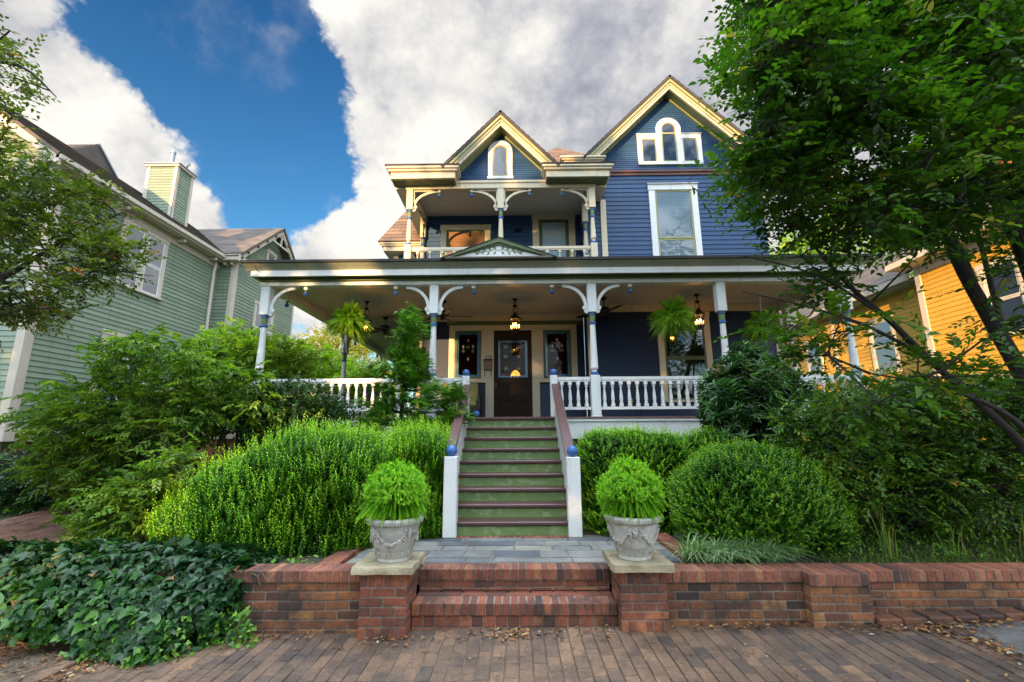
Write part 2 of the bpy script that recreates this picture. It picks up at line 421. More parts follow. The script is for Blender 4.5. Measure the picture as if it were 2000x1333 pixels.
def window(house, off, ang, x0, x1, z0, z1, y, trim, sash, glass, tw=.12, lights='dh', blind=None, sill=True, sw=.045, name='window', mull=None, head=.0):
    f = MB(off, ang); th = .05
    f.box(x0, x0 + tw, y - th, y, z0, z1 - tw, b=.006); f.box(x1 - tw, x1, y - th, y, z0, z1 - tw, b=.006)
    f.box(x0 - .015, x1 + .015, y - th - .012, y, z1 - tw, z1, b=.006)
    if head: f.box(x0 - .04, x1 + .04, y - th - .05, y, z1 + .001, z1 + head, b=.006)
    if sill: f.box(x0 - .03, x1 + .03, y - th - .04, y, z0 - .06, z0 - .001, b=.008)
    fo = f.build(name, M[trim], house)
    bays = [(x0 + tw, x1 - tw)]
    if mull:
        xm = (x0 + x1) / 2; bays = [(x0 + tw, xm - mull / 2), (xm + mull / 2, x1 - tw)]
        f2 = MB(off, ang); f2.box(xm - mull / 2, xm + mull / 2, y - th, y, z0, z1 - tw, b=.006); f2.build('mullion', M[trim], fo)
    for (a, b) in bays:
        s = MB(off, ang); g = MB(off, ang); zz0, zz1 = z0, z1 - tw
        rows = [(zz0, zz1)]
        if lights == 'dh': zm = (zz0 + zz1) / 2; rows = [(zz0, zm), (zm, zz1)]
        for k, (p, q) in enumerate(rows):
            yo = y - .030 - .008 * k
            s.box(a, a + sw, yo, y, p, q, b=.004); s.box(b - sw, b, yo, y, p, q, b=.004)
            s.box(a + sw, b - sw, yo, y, q - sw, q, b=.004); s.box(a + sw, b - sw, yo, y, p, p + sw, b=.004)
            e = .0015
            g.sheet([(a + sw - e, y - .0262 - .003 * k, p + sw), (b - sw + e, y - .0262 - .003 * k, p + sw), (b - sw + e, y - .0262 - .003 * k, q - sw), (a + sw - e, y - .0262 - .003 * k, q - sw)])
        s.build('sash', M[sash], fo)
        if blind:
            bl = MB(off, ang); zc = zz0 + sw
            while zc < zz1 - sw:
                bl.sheet([(a + sw, y - .0235, zc), (b - sw, y - .0235, zc), (b - sw, y - .0205, min(zc + .050, zz1 - sw)), (a + sw, y - .0205, min(zc + .050, zz1 - sw))])
                zc += .054
            bl.build('blind', M[blind], fo, smooth=0)
        g.build('pane', M[glass], fo, smooth=0)
    return fo

def arch_pts(xc, r, zs, n=14, a0=0, a1=PI): return [(xc + r * math.cos(a0 + (a1 - a0) * k / n), zs + r * math.sin(a0 + (a1 - a0) * k / n)) for k in range(n + 1)]
def arch_window(house, xc, w, z0, zt, y, tw, trim, sash, glass, dh=False, sidebox=None):
    ro = w / 2; zs = zt - ro; ri = ro - tw
    f = MB(); 
    f.box(xc - ro, xc - ri, y - .05, y, z0 + tw * .6, zs, b=.005); f.box(xc + ri, xc + ro, y - .05, y, z0 + tw * .6, zs, b=.005); f.box(xc - ro - .02, xc + ro + .02, y - .06, y, z0, z0 + tw * .6, b=.005)
    o = arch_pts(xc, ro, zs); i = arch_pts(xc, ri, zs)
    for k in range(len(o) - 1): f.prism([i[k], o[k], o[k + 1], i[k + 1]], y - .05, y, .5)
    fo = f.build('arched_window', M[trim], house)
    s = MB(); rs = ri - .035; o = arch_pts(xc, ri, zs); i = arch_pts(xc, rs, zs)
    for k in range(len(o) - 1): s.prism([i[k], o[k], o[k + 1], i[k + 1]], y - .036, y, .5)
    zb = z0 + tw * .6
    s.box(xc - ri, xc - rs, y - .036, y, zb, zs); s.box(xc + rs, xc + ri, y - .036, y, zb, zs); s.box(xc - rs, xc + rs, y - .036, y, zb, zb + .04)
    if dh: s.box(xc - rs, xc + rs, y - .038, y, zs - .14, zs - .1)
    s.build('sash', M[sash], fo)
    g = MB(); g.sheet([(x, y - .027, z) for x, z in [(xc - rs, zb + .04), (xc + rs, zb + .04)] + arch_pts(xc, rs, zs)]); g.build('pane', M[glass], fo, smooth=0)
    return fo

def roof_slab(mb, p0, p1, p2, p3, th=.05, row=.16, tab=.33, lift=.012):
    """shingled slope: p0-p1 the eave edge (left to right seen from outside), p3-p2 the ridge edge"""
    p0, p1, p2, p3 = map(Vector, (p0, p1, p2, p3))
    n = (p1 - p0).cross(p3 - p0).normalized()
    L = ((p3 - p0).length + (p2 - p1).length) / 2; m = max(1, int(L / row))
    for k in range(m):
        t0, t1 = k / m, (k + 1) / m
        a0, b0 = p0.lerp(p3, t0), p1.lerp(p2, t0); a1, b1 = p0.lerp(p3, t1), p1.lerp(p2, t1)
        w = (b0 - a0).length; q = max(1, int(w / tab)); o = random.random()
        fr = [0] + [(j + o) / (q + 1) for j in range(1, q + 1)] + [1]
        for j in range(len(fr) - 1):
            A, B = a0.lerp(b0, fr[j]), a0.lerp(b0, fr[j + 1]); D, E = a1.lerp(b1, fr[j]), a1.lerp(b1, fr[j + 1])
            mb.add([A + n * lift, B + n * lift, E + n * .002, D + n * .002, A, B], [(0, 1, 2, 3), (4, 5, 1, 0)])
    q = [p0, p1, p2, p3]
    mb.add([tuple(v - n * .001) for v in q] + [tuple(v - n * th) for v in q], [(0, 1, 2, 3), (7, 6, 5, 4), (0, 4, 5, 1), (1, 5, 6, 2), (2, 6, 7, 3), (3, 7, 4, 0)], .4)

# ================================================================== BLUE HOUSE
BH = thing('victorian_house', (1.8, 8.4, .4), 'blue clapboard house with cream gables, balcony and wide white wraparound porch', 'house')
FL = 1.97           # porch floor
# --- walls
DW = 11.3
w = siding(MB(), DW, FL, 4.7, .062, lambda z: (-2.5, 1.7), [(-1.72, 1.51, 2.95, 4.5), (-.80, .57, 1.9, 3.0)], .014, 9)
w.build('front_wall', M['blue_shaded'], BH); w = MB(); siding(w, DW, 5.05, 7.5, .118, lambda z: (-2.5, 1.7), [(.5, 1.5, 5.0, 7.4)])
w.build('upper_front_wall', M['blue'], BH)
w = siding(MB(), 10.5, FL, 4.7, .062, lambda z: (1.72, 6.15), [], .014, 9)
w.build('wing_lower_wall', M['blue_shaded'], BH); w = MB(); siding(w, 10.5, 4.9, 8.14, .118, lambda z: (1.72, 6.15))
w.build('wing_wall', M['blue'], BH)
w = MB((1.72, 0, 0), -PI / 2); siding(w, 0, FL, 4.7, .062, lambda z: (-DW, -10.48)); w.build('wing_return_wall', M['blue_shaded'], BH); w = MB((1.72, 0, 0), -PI / 2); siding(w, 0, 4.9, 8.1, .118, lambda z: (-DW, -10.48)); w.build('wing_return_wall', M['blue'], BH)
w = MB((-2.5, 0, 0), -PI / 2); siding(w, 0, FL, 7.5, .118, lambda z: (-19, -DW)); w.build('left_wall', M['blue'], BH)
w = MB((6.15, 0, 0), PI / 2); siding(w, 0, .4, 8.1, .118, lambda z: (10.5, 19)); w.build('right_wall', M['blue'], BH)
# gable walls (finer boards)
SB = 1.06; SW = 1.0
AB = (-.34, 9.02); AW = (3.95, 10.62)
def gspan(A, s, d): return lambda z: (A[0] - max(.0, (A[1] - d - z) / s), A[0] + max(.0, (A[1] - d - z) / s))
w = siding(MB(), 9.7, 7.48, AB[1] - .29, .056, gspan(AB, SB, .27), [], .012, 9); w.build('bay_gable_wall', M['blue'], BH)
w = siding(MB(), 10.5, 8.20, AW[1] - .30, .056, gspan(AW, SW, .28), [], .012, 9); w.build('wing_gable_wall', M['blue'], BH)
w = MB(); w.box(1.7, 6.2, 10.42, 10.5, 8.14, 8.2, b=.01); w.box(1.7, 6.2, 10.455, 10.5, 8.07, 8.138); w.build('belt_course', M['belt'], BH)
# corner boards, friezes, trim bands
for q in ((1.66, 1.82, 10.455, 10.499, FL, 4.5), (6.03, 6.19, 10.455, 10.499, FL, 4.5), (-2.54, -2.40, 11.25, 11.299, FL, 4.5), (2.10, 2.24, 10.44, 10.49, 4.95, 7.40), (-2.54, -2.42, 11.25, 11.299, 5.05, 7.45)):
    w = MB(); w.box(*q, b=.006); w.build('corner_board', M['cream'], BH)
for q in ((-2.54, 1.66, 11.24, 11.29, 4.5, 4.67), (1.66, 6.25, 10.44, 10.49, 4.5, 4.67)):
    w = MB(); w.box(*q, b=.006); w.build('frieze_board', M['cream'], BH)
w = MB(); w.box(-1.78, 1.64, 11.22, 11.288, 4.40, 4.498, b=.008); w.build('entrance_head_trim', M['green'], BH)
# --- entrance: frame, sidelights, door
w = MB(); y0, y1 = 11.245, 11.32
w.box(-1.72, 1.51, y0, y1, 4.26, 4.398, b=.005)
for a, b in ((-1.72, -1.57), (-.90, -.585), (.37, .66), (1.36, 1.51)): w.box(a, b, y0 + .004, y1, 3.03, 4.259, b=.005)
for a, b in ((-1.57, -.90), (.66, 1.36)): w.box(a, b, y0 + .006, y1, 2.95, 3.03, b=.005)
w.box(-1.72, -1.57, y0, y1, 2.95, 3.03); w.box(1.36, 1.51, y0, y1, 2.95, 3.03)
w.box(-.79, -.585, y0 + .002, y1, FL, 3.029, b=.005); w.box(.37, .56, y0 + .002, y1, FL, 3.029, b=.005); w.box(-.90, -.79, y0 + .003, y1, 2.95, 3.029); w.box(.56, .66, y0 + .003, y1, 2.95, 3.029)
w.box(-1.76, -.79, 11.20, 11.244, 2.925, 2.949, b=.005); w.box(.56, 1.55, 11.20, 11.244, 2.925, 2.949, b=.005)
ef = w.build('entrance_frame', M['cream'], BH)
def stained(parent, x0, x1, z0, z1, y, door):
    bw = .045
    g = MB(); nb = 9
    for k in range(nb):
        a, b = x0 + (x1 - x0) * k / nb, x0 + (x1 - x0) * (k + 1) / nb
        g.box(a + .003, b - .003, y - .006, y, z1 - bw, z1 - .002); g.box(a + .003, b - .003, y - .006, y, z0 + .002, z0 + bw)
    nv = int((z1 - z0 - 2 * bw) / .085)
    for k in range(nv):
        a, b = z0 + bw + (z1 - z0 - 2 * bw) * k / nv, z0 + bw + (z1 - z0 - 2 * bw) * (k + 1) / nv
        g.box(x0 + .002, x0 + bw, y - .006, y, a + .003, b - .003); g.box(x1 - bw, x1 - .002, y - .006, y, a + .003, b - .003)
    g.build('glass_border', M['stain_blue'], parent, smooth=0)
    xc = (x0 + x1) / 2; ld = MB()
    def flower(x, z, r):
        fl = MB()
        for q in range(4):
            a = q * PI / 2; ca, sa = math.cos(a), math.sin(a); p = []
            for (u, v) in ((0, 0), (.5, -.3), (1, 0), (.5, .3)): p.append((x + r * (u * ca - v * sa), z + r * (u * sa + v * ca)))
            fl.prism(p, y - .005, y - .0005)
        fl.build('glass_flower', M['stain_green'], parent, smooth=0)
    def tear(x, z, r):
        td = MB(); td.prism([(x + r * .55 * math.cos(t) * (1 if math.sin(t) < .2 else .6), z + r * math.sin(t)) for t in [k * PI / 5 for k in range(10)]], y - .005, y - .0005); td.build('glass_drop', M['stain_clear'], parent, smooth=0)
    if door:
        for (x, z) in ((-.18, .30), (.14, .30), (-.18, .06), (.14, .06), (-.18, -.24), (.14, -.24), (0, .2)): flower(xc + x, (z0 + z1) / 2 + z, .062)
        for sx in (-1, 1):
            for k in range(12): 
                a = k * PI / 6; cx, cz = xc + sx * .14, z0 + .16; b = a + PI / 6
                ld.bar((cx + .1 * math.cos(a), y - .004, cz + .1 * math.sin(a)), (cx + .1 * math.cos(b), y - .004, cz + .1 * math.sin(b)), .006, .006)
        for k in range(6): ld.bar((x0 + bw, y - .003, z0 + .12 + k * .15), (x1 - bw, y - .003, z0 + .12 + k * .15), .004, .005)
        for k in range(4): ld.bar((x0 + .12 + k * .16, y - .003, z0 + bw), (x0 + .12 + k * .16, y - .003, z1 - bw), .005, .004)
        ld.build('lead_lines', M['iron'], parent)
    else:
        zc = z1 - .35
        for (x, z) in ((0, .16), (-.12, 0), (.12, 0), (0, -.32)): tear(xc + x, zc + z, .045)
        for (x, z) in ((0, -.02), (-.12, -.12), (.12, -.12)): flower(xc + x, zc + z, .05)
for a, b in ((-1.57, -.90), (.66, 1.36)):
    s = MB(); sw = .055
    s.box(a, a + sw, 11.262, 11.31, 3.03, 4.26, b=.004); s.box(b - sw, b, 11.262, 11.31, 3.03, 4.26, b=.004); s.box(a + sw, b - sw, 11.262, 11.31, 3.03, 3.03 + sw, b=.004); s.box(a + sw, b - sw, 11.262, 11.31, 4.26 - sw, 4.26, b=.004)
    so = s.build('sidelight', M['green'], BH)
    g = MB(); g.sheet([(a + sw, 11.285, 3.03 + sw), (b - sw, 11.285, 3.03 + sw), (b - sw, 11.285, 4.26 - sw), (a + sw, 11.285, 4.26 - sw)]); g.build('pane', M['doorpane'], so, smooth=0)
    stained(so, a + sw, b - sw, 3.03 + sw, 4.26 - sw, 11.284, False)
d = MB(); dx0, dx1 = -.583, .368
d.box(dx0, -.475, 11.272, 11.32, FL, 4.258, b=.004); d.box(.258, dx1, 11.272, 11.32, FL, 4.258, b=.004)
d.box(-.475, .258, 11.272, 11.32, 4.00, 4.258, b=.004); d.box(-.475, .258, 11.272, 11.32, 2.90, 3.06, b=.004); d.box(-.475, .258, 11.272, 11.32, 2.50, 2.58, b=.004); d.box(-.475, .258, 11.272, 11.32, FL, 2.16, b=.004)
d.box(-.475, .258, 11.292, 11.32, 2.16, 2.90)
for a, b in ((-.44, -.24), (-.20, -.02), (.02, .22)): d.box(a, b, 11.28, 11.292, 2.63, 2.86, b=.008)
d.box(-.43, .21, 11.278, 11.292, 2.20, 2.46, b=.012); d.box(-.33, .11, 11.272, 11.279, 2.26, 2.40, b=.01)
do = d.build('front_door', M['door'], BH)
g = MB(); g.sheet([(-.475, 11.30, 3.06), (.258, 11.30, 3.06), (.258, 11.30, 4.0), (-.475, 11.30, 4.0)]); g.build('door_glass', M['doorpane'], do, smooth=0)
stained(do, -.475, .258, 3.06, 4.0, 11.298, True)
k = MB(); k.ball(-.53, 11.235, 2.86, .03); k.lathe([(.03, 2.80), (.03, 2.92)], -.53, 11.27, 10); k.build('door_knob', M['copper'], do)
# hall behind the glass, with its lit lamp
h = MB(); h.sheet([(-2.3, 14.2, FL), (1.65, 14.2, FL), (1.65, 14.2, 4.6), (-2.3, 14.2, 4.6)]); h.sheet([(-2.3, 11.35, FL), (-2.3, 14.2, FL), (-2.3, 14.2, 4.6), (-2.3, 11.35, 4.6)]); h.sheet([(1.65, 14.2, FL), (1.65, 11.35, FL), (1.65, 11.35, 4.6), (1.65, 14.2, 4.6)])
h.sheet([(-2.3, 11.35, FL), (1.65, 11.35, FL), (1.65, 14.2, FL), (-2.3, 14.2, FL)]); h.sheet([(-2.3, 14.2, 4.6), (1.65, 14.2, 4.6), (1.65, 11.35, 4.6), (-2.3, 11.35, 4.6)]); h.build('hall_interior', M['room'], BH, smooth=0)
LT = thing('table_lamp', (-.02, 12.7, FL), 'lit amber lamp glowing behind the front door glass', 'lamp')
l = MB(); l.lathe([(.03, 3.44), (.10, 3.38), (.15, 3.26), (.12, 3.18), (.04, 3.15)], -.05, 12.7, 18); l.build('lamp_shade', M['shade'], LT)
l = MB(); l.lathe([(.12, 2.75), (.03, 2.8), (.05, 2.95), (.02, 3.2)], -.05, 12.7, 12); l.box(-.4, .3, 12.5, 12.9, 2.70, 2.75); l.box(-.36, -.3, 12.52, 12.58, FL, 2.7); l.box(.2, .26, 12.52, 12.58, FL, 2.7); l.box(-.36, -.3, 12.82, 12.88, FL, 2.7); l.box(.2, .26, 12.82, 12.88, FL, 2.7); l.build('lamp_base', M['door'], LT)
# --- windows
window(BH, (0, 0, 0), 0, 3.30, 4.53, 2.42, 4.49, 10.5, 'cream', 'green', 'glass', .14)
window(BH, (0, 0, 0), 0, 3.33, 4.54, 5.05, 7.80, 10.5, 'white', 'olive', 'pane', .15, blind='blind', head=.02)
window(BH, (0, 0, 0), 0, -2.0, -.68, 5.15, 7.16, DW, 'cream', 'green', 'pane', .15, lights='one', blind='blind_warm')
window(BH, (0, 0, 0), 0, .44, 1.57, 5.07, 7.46, DW, 'cream', 'green', 'pane', .17, lights='one', blind='blind', sill=False, name='balcony_door', sw=.09)
arch_window(BH, -.36, .58, 7.53, 8.53, 9.7, .115, 'white', 'olive', 'glass_gable')
# three-part window in the wing gable
arch_window(BH, 3.95, .64, 8.36, 9.70, 10.5, .13, 'white', 'olive', 'glass_gable', dh=True)
for a, b in ((3.13, 3.63), (4.27, 4.77)):
    f = MB(); tw = .11; l_, r_ = (a + tw, b - .02) if a < 3.5 else (a + .02, b - tw)
    f.box(a, b, 10.45, 10.5, 9.10, 9.22, b=.005); f.box(a, b, 10.44, 10.5, 8.36, 8.44, b=.005)
    f.box(a, l_, 10.452, 10.5, 8.44, 9.10); f.box(r_, b, 10.452, 10.5, 8.44, 9.10); f.box(a - .02, b + .02, 10.43, 10.5, 9.221, 9.245, b=.005)
    fo = f.build('gable_window', M['white'], BH)
    s = MB(); s.box(l_, l_ + .03, 10.468, 10.5, 8.44, 9.10); s.box(r_ - .03, r_, 10.468, 10.5, 8.44, 9.10); s.box(l_ + .03, r_ - .03, 10.468, 10.5, 8.44, 8.47); s.box(l_ + .03, r_ - .03, 10.468, 10.5, 9.07, 9.10); s.build('sash', M['olive'], fo)
    g = MB(); g.sheet([(l_ + .03, 10.474, 8.47), (r_ - .03, 10.474, 8.47), (r_ - .03, 10.474, 9.07), (l_ + .03, 10.474, 9.07)]); g.build('pane', M['glass_gable'], fo, smooth=0)
k = MB(); k.ball(.05, 11.24, 7.0, .09, sq=.6); k.lathe([(.1, 6.98), (.1, 7.01)], .05, 11.26, 14); k.build('wall_light', M['bronze'], BH)

# --- gable roofs, rakes, soffits
def gable(A, s, yf, yw, yb, run, zcut, shing):
    xa, za = A
    for sx, nm in ((-1, 'left'), (1, 'right')):
        B = (xa + sx * run, za - run * s)
        def band(d0, d1, ya, yb_, mat, nm2, ext=0):
            b = MB(); zc_ = zcut - ext
            p = [(xa, za - d0), (xa, za - d1), (xa + sx * (za - d1 - zc_) / s, zc_), (xa + sx * (za - d0 - zc_) / s, zc_)]
            if sx < 0: p = p[::-1]
            b.prism(p, ya, yb_); b.build(nm2, M[mat], BH)
        band(.06, .17, yf + .03, yf + .085, 'olive', 'rake_crown')
        band(.171, .225, yf + .075, yf + .11, 'cream', 'rake_moulding')
        band(.19, .315, yf + .111, yf + .16, 'cream', 'rake_board')
        band(.22, .262, yf + .161, yw - .002, 'olive', 'rake_soffit')
        band(.263, .30, yw - .05, yw - .0025, 'olive', 'wall_moulding', .1)
        r = MB()
        p0 = (B[0] + sx * .04, yf, B[1] - .04 * s); p1 = (B[0] + sx * .04, yb, B[1] - .04 * s); p2 = (xa, yb, za); p3 = (xa, yf, za)
        if sx < 0: roof_slab(r, p1, p0, p3, p2, .055)
        else: roof_slab(r, p0, p1, p2, p3, .055)
        r.build('gable_roof', M[shing], BH)
gable(AB, SB, 9.22, 9.7, 13.2, 1.30, 7.66, 'roof_dark')
gable(AW, SW, 10.02, 10.5, 15.5, 2.25, 8.375, 'roof_dark')
# --- cornices of the balcony bay and the wing (boxed returns)
def cornice(x0, x1, yf, yb, zb, zt, nm='cornice', mat='cream'):
    h = zt - zb; c = MB()
    c.box(x0, x1, yf, yb, zt - h * .24, zt, b=.012); c.box(x0 + .035, x1 - .035, yf + .035, yb, zt - h * .44, zt - h * .241, b=.012)
    c.box(x0 + .09, x1 - .09, yf + .09, yb, zb, zt - h * .442, b=.008)
    return c.build(nm, M[mat], BH)
cornice(-2.93, -1.28, 9.23, 9.69, 7.36, 7.64); cornice(.60, 2.21, 9.23, 9.69, 7.36, 7.64)
cornice(-2.93, -2.47, 9.691, 14.0, 7.36, 7.64); cornice(1.75, 2.21, 9.691, 10.49, 7.36, 7.64)
cornice(1.10, 2.22, 10.02, 10.49, 8.17, 8.36); cornice(5.70, 6.82, 10.02, 10.49, 8.17, 8.36)
for a, b in ((-2.80, -1.40), (.72, 2.09)): s = MB(); s.box(a, b, 9.36, 9.69, 7.345, 7.359); s.build('cornice_soffit', M['green'], BH)
r = MB(); roof_slab(r, (-2.95, 9.21, 7.645), (-1.26, 9.21, 7.645), (-1.5, 9.72, 7.80), (-2.95, 9.72, 7.80), .02); roof_slab(r, (.58, 9.21, 7.645), (2.23, 9.21, 7.645), (2.23, 9.72, 7.80), (.85, 9.72, 7.80), .02)
r.box(-2.95, -1.0, 9.72, 13.5, 7.645, 7.79); r.box(.4, 2.23, 9.72, 10.49, 7.645, 7.79)
r.build('bay_low_roof', M['roof_dark'], BH)
# --- main hipped roof behind
r = MB(); a, b, c_, d_ = (-2.95, 11.0, 7.66), (6.65, 11.0, 7.66), (6.65, 20, 7.66), (-2.95, 20, 7.66); e, f_ = (1.42, 13.6, 11.05), (2.2, 16.5, 11.05)
roof_slab(r, a, b, e, e); roof_slab(r, b, c_, f_, e); roof_slab(r, d_, a, e, f_); roof_slab(r, c_, d_, f_, f_); r.build('hip_roof', M['roof_brown'], BH)
# --- left side bay with its own roof
w = MB(); siding(w, 12.6, 4.9, 6.9, .118, lambda z: (-3.5, -2.5)); w.build('side_bay_wall', M['blue'], BH)
w = MB((-3.5, 0, 0), -PI / 2); siding(w, 0, 4.9, 6.9, .118, lambda z: (-15.5, -12.6)); w.build('side_bay_wall', M['blue'], BH)
cornice(-3.92, -2.5, 12.15, 15.9, 6.86, 7.10, 'side_bay_cornice'); w = MB(); w.box(-3.60, -3.46, 12.54, 12.599, 4.9, 6.86); w.box(-3.3, -2.8, 12.53, 12.59, 5.2, 6.6); w.build('side_bay_trim', M['cream'], BH)
r = MB(); roof_slab(r, (-3.95, 12.12, 7.11), (-2.45, 12.12, 7.11), (-2.45, 13.6, 9.6), (-2.9, 13.6, 9.6)); roof_slab(r, (-3.95, 15.9, 7.11), (-3.95, 12.12, 7.11), (-2.9, 13.6, 9.6), (-2.9, 14.4, 9.6)); r.build('side_bay_roof', M['roof_brown'], BH)

# --- balcony
PX = (-2.46, -.35, 1.76); PY = 9.7
b = MB(); b.box(-2.56, 1.86, 9.62, 9.80, 7.27, 7.478, b=.008); b.box(-2.60, 1.90, 9.595, 9.625, 7.40, 7.44, b=.006); b.box(-2.56, -2.38, 9.80, 11.29, 7.27, 7.44); b.box(1.68, 1.86, 9.80, 10.44, 7.27, 7.44); b.build('balcony_beam', M['cream'], BH)
b = MB()
for k in range(14): b.box(-2.45 + .0, 1.75, 9.81 + k * .106, 9.81 + k * .106 + .102, 7.43, 7.46)
b.build('balcony_ceiling', M['ceiling'], BH)
b = MB(); b.box(-2.6, 1.69, 9.5, 11.29, 4.98, 5.05); b.build('balcony_floor', M['deck'], BH)
def turned_post(parent, x, y, z0, z1, zb, zt, w, name='porch_column', k=1.0, mat='white'):
    """square foot z0..zb, square head zt..z1, turned shaft between, blue and green collars"""
    c = MB(); h = w / 2
    c.box(x - h * 1.12, x + h * 1.12, y - h * 1.12, y + h * 1.12, z0, z0 + .03, b=.006) if z0 < 3 else None
    c.box(x - h, x + h, y - h, y + h, z0 + (.031 if z0 < 3 else 0), zb, b=.008); c.box(x - h, x + h, y - h, y + h, zt, z1, b=.008)
    r = .072 * k; H = zt - zb
    prof = [(r * .72, zb + .065), (r * .66, zb + .10), (r * .95, zb + .12), (r * 1.08, zb + .135), (r * 1.08, zb + .15), (r, zb + .17), (r * .97, zb + .30), (r * .70, zt - .235)]
    c.lathe(prof, x, y, 22)
    po = c.build(name, M[mat], parent)
    q = MB()
    def torus(zc, R0, hh): q.lathe([(R0 * .8, zc - hh), (R0 * .97, zc - hh * .6), (R0, zc), (R0 * .97, zc + hh * .6), (R0 * .8, zc + hh)], x, y, 22)
    torus(zb + .034, r * 1.02, .032); torus(zt - .028, r * .95, .027); torus(zt - .205, r * .98, .03)
    q.build('blue_ring', M['ballblue'], po)
    g = MB(); g.lathe([(r * .74, zt - .176), (r * .82, zt - .12), (r * .82, zt - .056)], x, y, 20); g.build('green_collar', M['neckgreen'], po)
    return po
def bracket(parent, x, y, zt, w, h, sgn, axis='x', mat='white', t=.05, tri=False):
    """quarter-arch bracket from the post side (x) to the underside of the beam"""
    th = .062 * (h / .5) ** .5
    def P(u, z): return (x + sgn * u, z) if axis == 'x' else (y + sgn * u, z)
    m = MB(); n = 14; inner = []; outer_ = []
    for k in range(n + 1):
        a = PI / 2 * k / n
        outer_.append(P(w - w * math.cos(a), zt - h + h * math.sin(a))); inner.append(P(w - (w - th) * math.cos(a), zt - h + (h - th) * math.sin(a)))
    f = m.prism if axis == 'x' else m.prismx
    c0, c1 = (y - t / 2, y + t / 2) if axis == 'x' else (x - t / 2, x + t / 2)
    for k in range(n):
        q = [outer_[k], outer_[k + 1], inner[k + 1], inner[k]]
        ar = sum(q[i][0] * q[(i + 1) % 4][1] - q[(i + 1) % 4][0] * q[i][1] for i in range(4))
        f(q if ar > 0 else q[::-1], c0, c1, .5)
    for (u, z, r) in ((.045, zt - h - .02, .05), (.02, zt - h - .09, .045)):
        q = [P(u + r * math.cos(a), z + r * math.sin(a)) for a in [2 * PI * i / 12 for i in range(12)]]
        if sgn < 0 and False: q = q[::-1]
        f(q, c0 + .003, c1 - .003, .5)
    if tri:
        for q in ([P(0, zt - h), P(.03, zt - h), P(.03, zt), P(0, zt)], [P(.03, zt - .03), P(w, zt - .03), P(w, zt), P(.03, zt)]):
            f(q, c0, c1, .5)
    return m.build('bracket', M[mat], parent)
def pendant(parent, x, y, zt, k=1.0, mat='white'):
    m = MB(); m.box(x - .036 * k, x + .036 * k, y - .036 * k, y + .036 * k, zt - .06 * k, zt, b=.005); po = m.build('pendant_drop', M[mat], parent)
    g = MB(); g.lathe([(.036 * k, zt - .061 * k), (.03 * k, zt - .075 * k), (.022 * k, zt - .10 * k)], x, y, 14); g.build('green_collar', M['neckgreen'], po)
    q = MB(); q.ball(x, y, zt - .14 * k, .045 * k); q.build('blue_ball', M['ballblue'], po)
for x in PX: turned_post(BH, x, PY, 5.05, 7.268, 5.90, 6.77, .15, 'balcony_post', .82, 'cream')
for x in (-2.46, 1.70): turned_post(BH, x, 11.2 if x < 0 else 10.40, 5.05, 7.268, 5.90, 6.77, .14, 'balcony_post', .82, 'cream')
for x, s in ((PX[0] + .075, 1), (PX[1] - .075, -1), (PX[1] + .075, 1), (PX[2] - .075, -1)):
    bracket(BH, x, PY, 7.269, .62, .40, s, 'x', 'cream', .045, True); pendant(BH, x + s * .60, PY, 7.268, .95, 'cream')
bracket(BH, -2.46, PY + .075, 7.269, .45, .40, 1, 'y', 'cream', .045, True); bracket(BH, -2.46, 11.2 - .07, 7.269, .45, .40, -1, 'y', 'cream', .045, True); pendant(BH, -2.46, PY + .56, 7.268, .95, 'cream')
def baluster(parent, x, y, z0, z1, k=1.0, mat='white'):
    h = z1 - z0; r = .034 * k; b = MB()
    b.box(x - r, x + r, y - r, y + r, z0, z0 + h * .13, b=.004); b.box(x - r, x + r, y - r, y + r, z1 - h * .13, z1, b=.004)
    b.lathe([(r * .7, z0 + h * .13), (r * .95, z0 + h * .17), (r * .7, z0 + h * .21), (r * 1.0, z0 + h * .3), (r * .9, z0 + h * .45), (r * .5, z0 + h * .72), (r * .55, z0 + h * .76), (r * .9, z0 + h * .80), (r * .6, z0 + h * .84), (r * .75, z1 - h * .13)], x, y, 12)
    return b.build('baluster', M[mat], parent)
def railing(parent, p0, p1, zb, zt, sp, k=1.0, mat='white', merge=False, name='railing'):
    p0 = Vector(p0); p1 = Vector(p1); d = p1 - p0; L = d.length
    r = MB(); r.bar((p0.x, p0.y, zt - .03), (p1.x, p1.y, zt - .03), .075 * k, .06); r.bar((p0.x, p0.y, zt - .075), (p1.x, p1.y, zt - .075), .05 * k, .03); r.bar((p0.x, p0.y, zb), (p1.x, p1.y, zb), .06 * k, .05)
    ro = r.build(name, M[mat], parent)
    n = max(1, int(round(L / sp))); first = None
    if merge:
        b = MB()
        for i in range(n):
            q = p0 + d * ((i + .5) / n); r_ = .034
            b.lathe([(r_, zb + .025), (r_ * .9, zb + .2), (r_ * .55, zt - .2), (r_ * .9, zt - .15), (r_, zt - .09)], q.x, q.y, 8)
        b.build('baluster_row', M[mat], ro); return ro
    for i in range(n):
        q = p0 + d * ((i + .5) / n)
        if first is None: first = baluster(ro, q.x, q.y, zb + .025, zt - .09, k, mat); f0 = q.copy()
        else:
            c = first.copy(); C.objects.link(c); c.parent = ro; c.location = (q.x - f0.x, q.y - f0.y, 0)
    return ro
railing(BH, (-2.38, PY), (-.43, PY), 5.28, 5.84, .285, .95, 'cream'); railing(BH, (-.27, PY), (1.68, PY), 5.28, 5.84, .285, .95, 'cream')
railing(BH, (-2.46, 9.78), (-2.46, 11.12), 5.28, 5.84, .285, .95, 'cream'); railing(BH, (1.76, 9.78), (1.76, 10.32), 5.28, 5.84, .285, .95, 'cream')

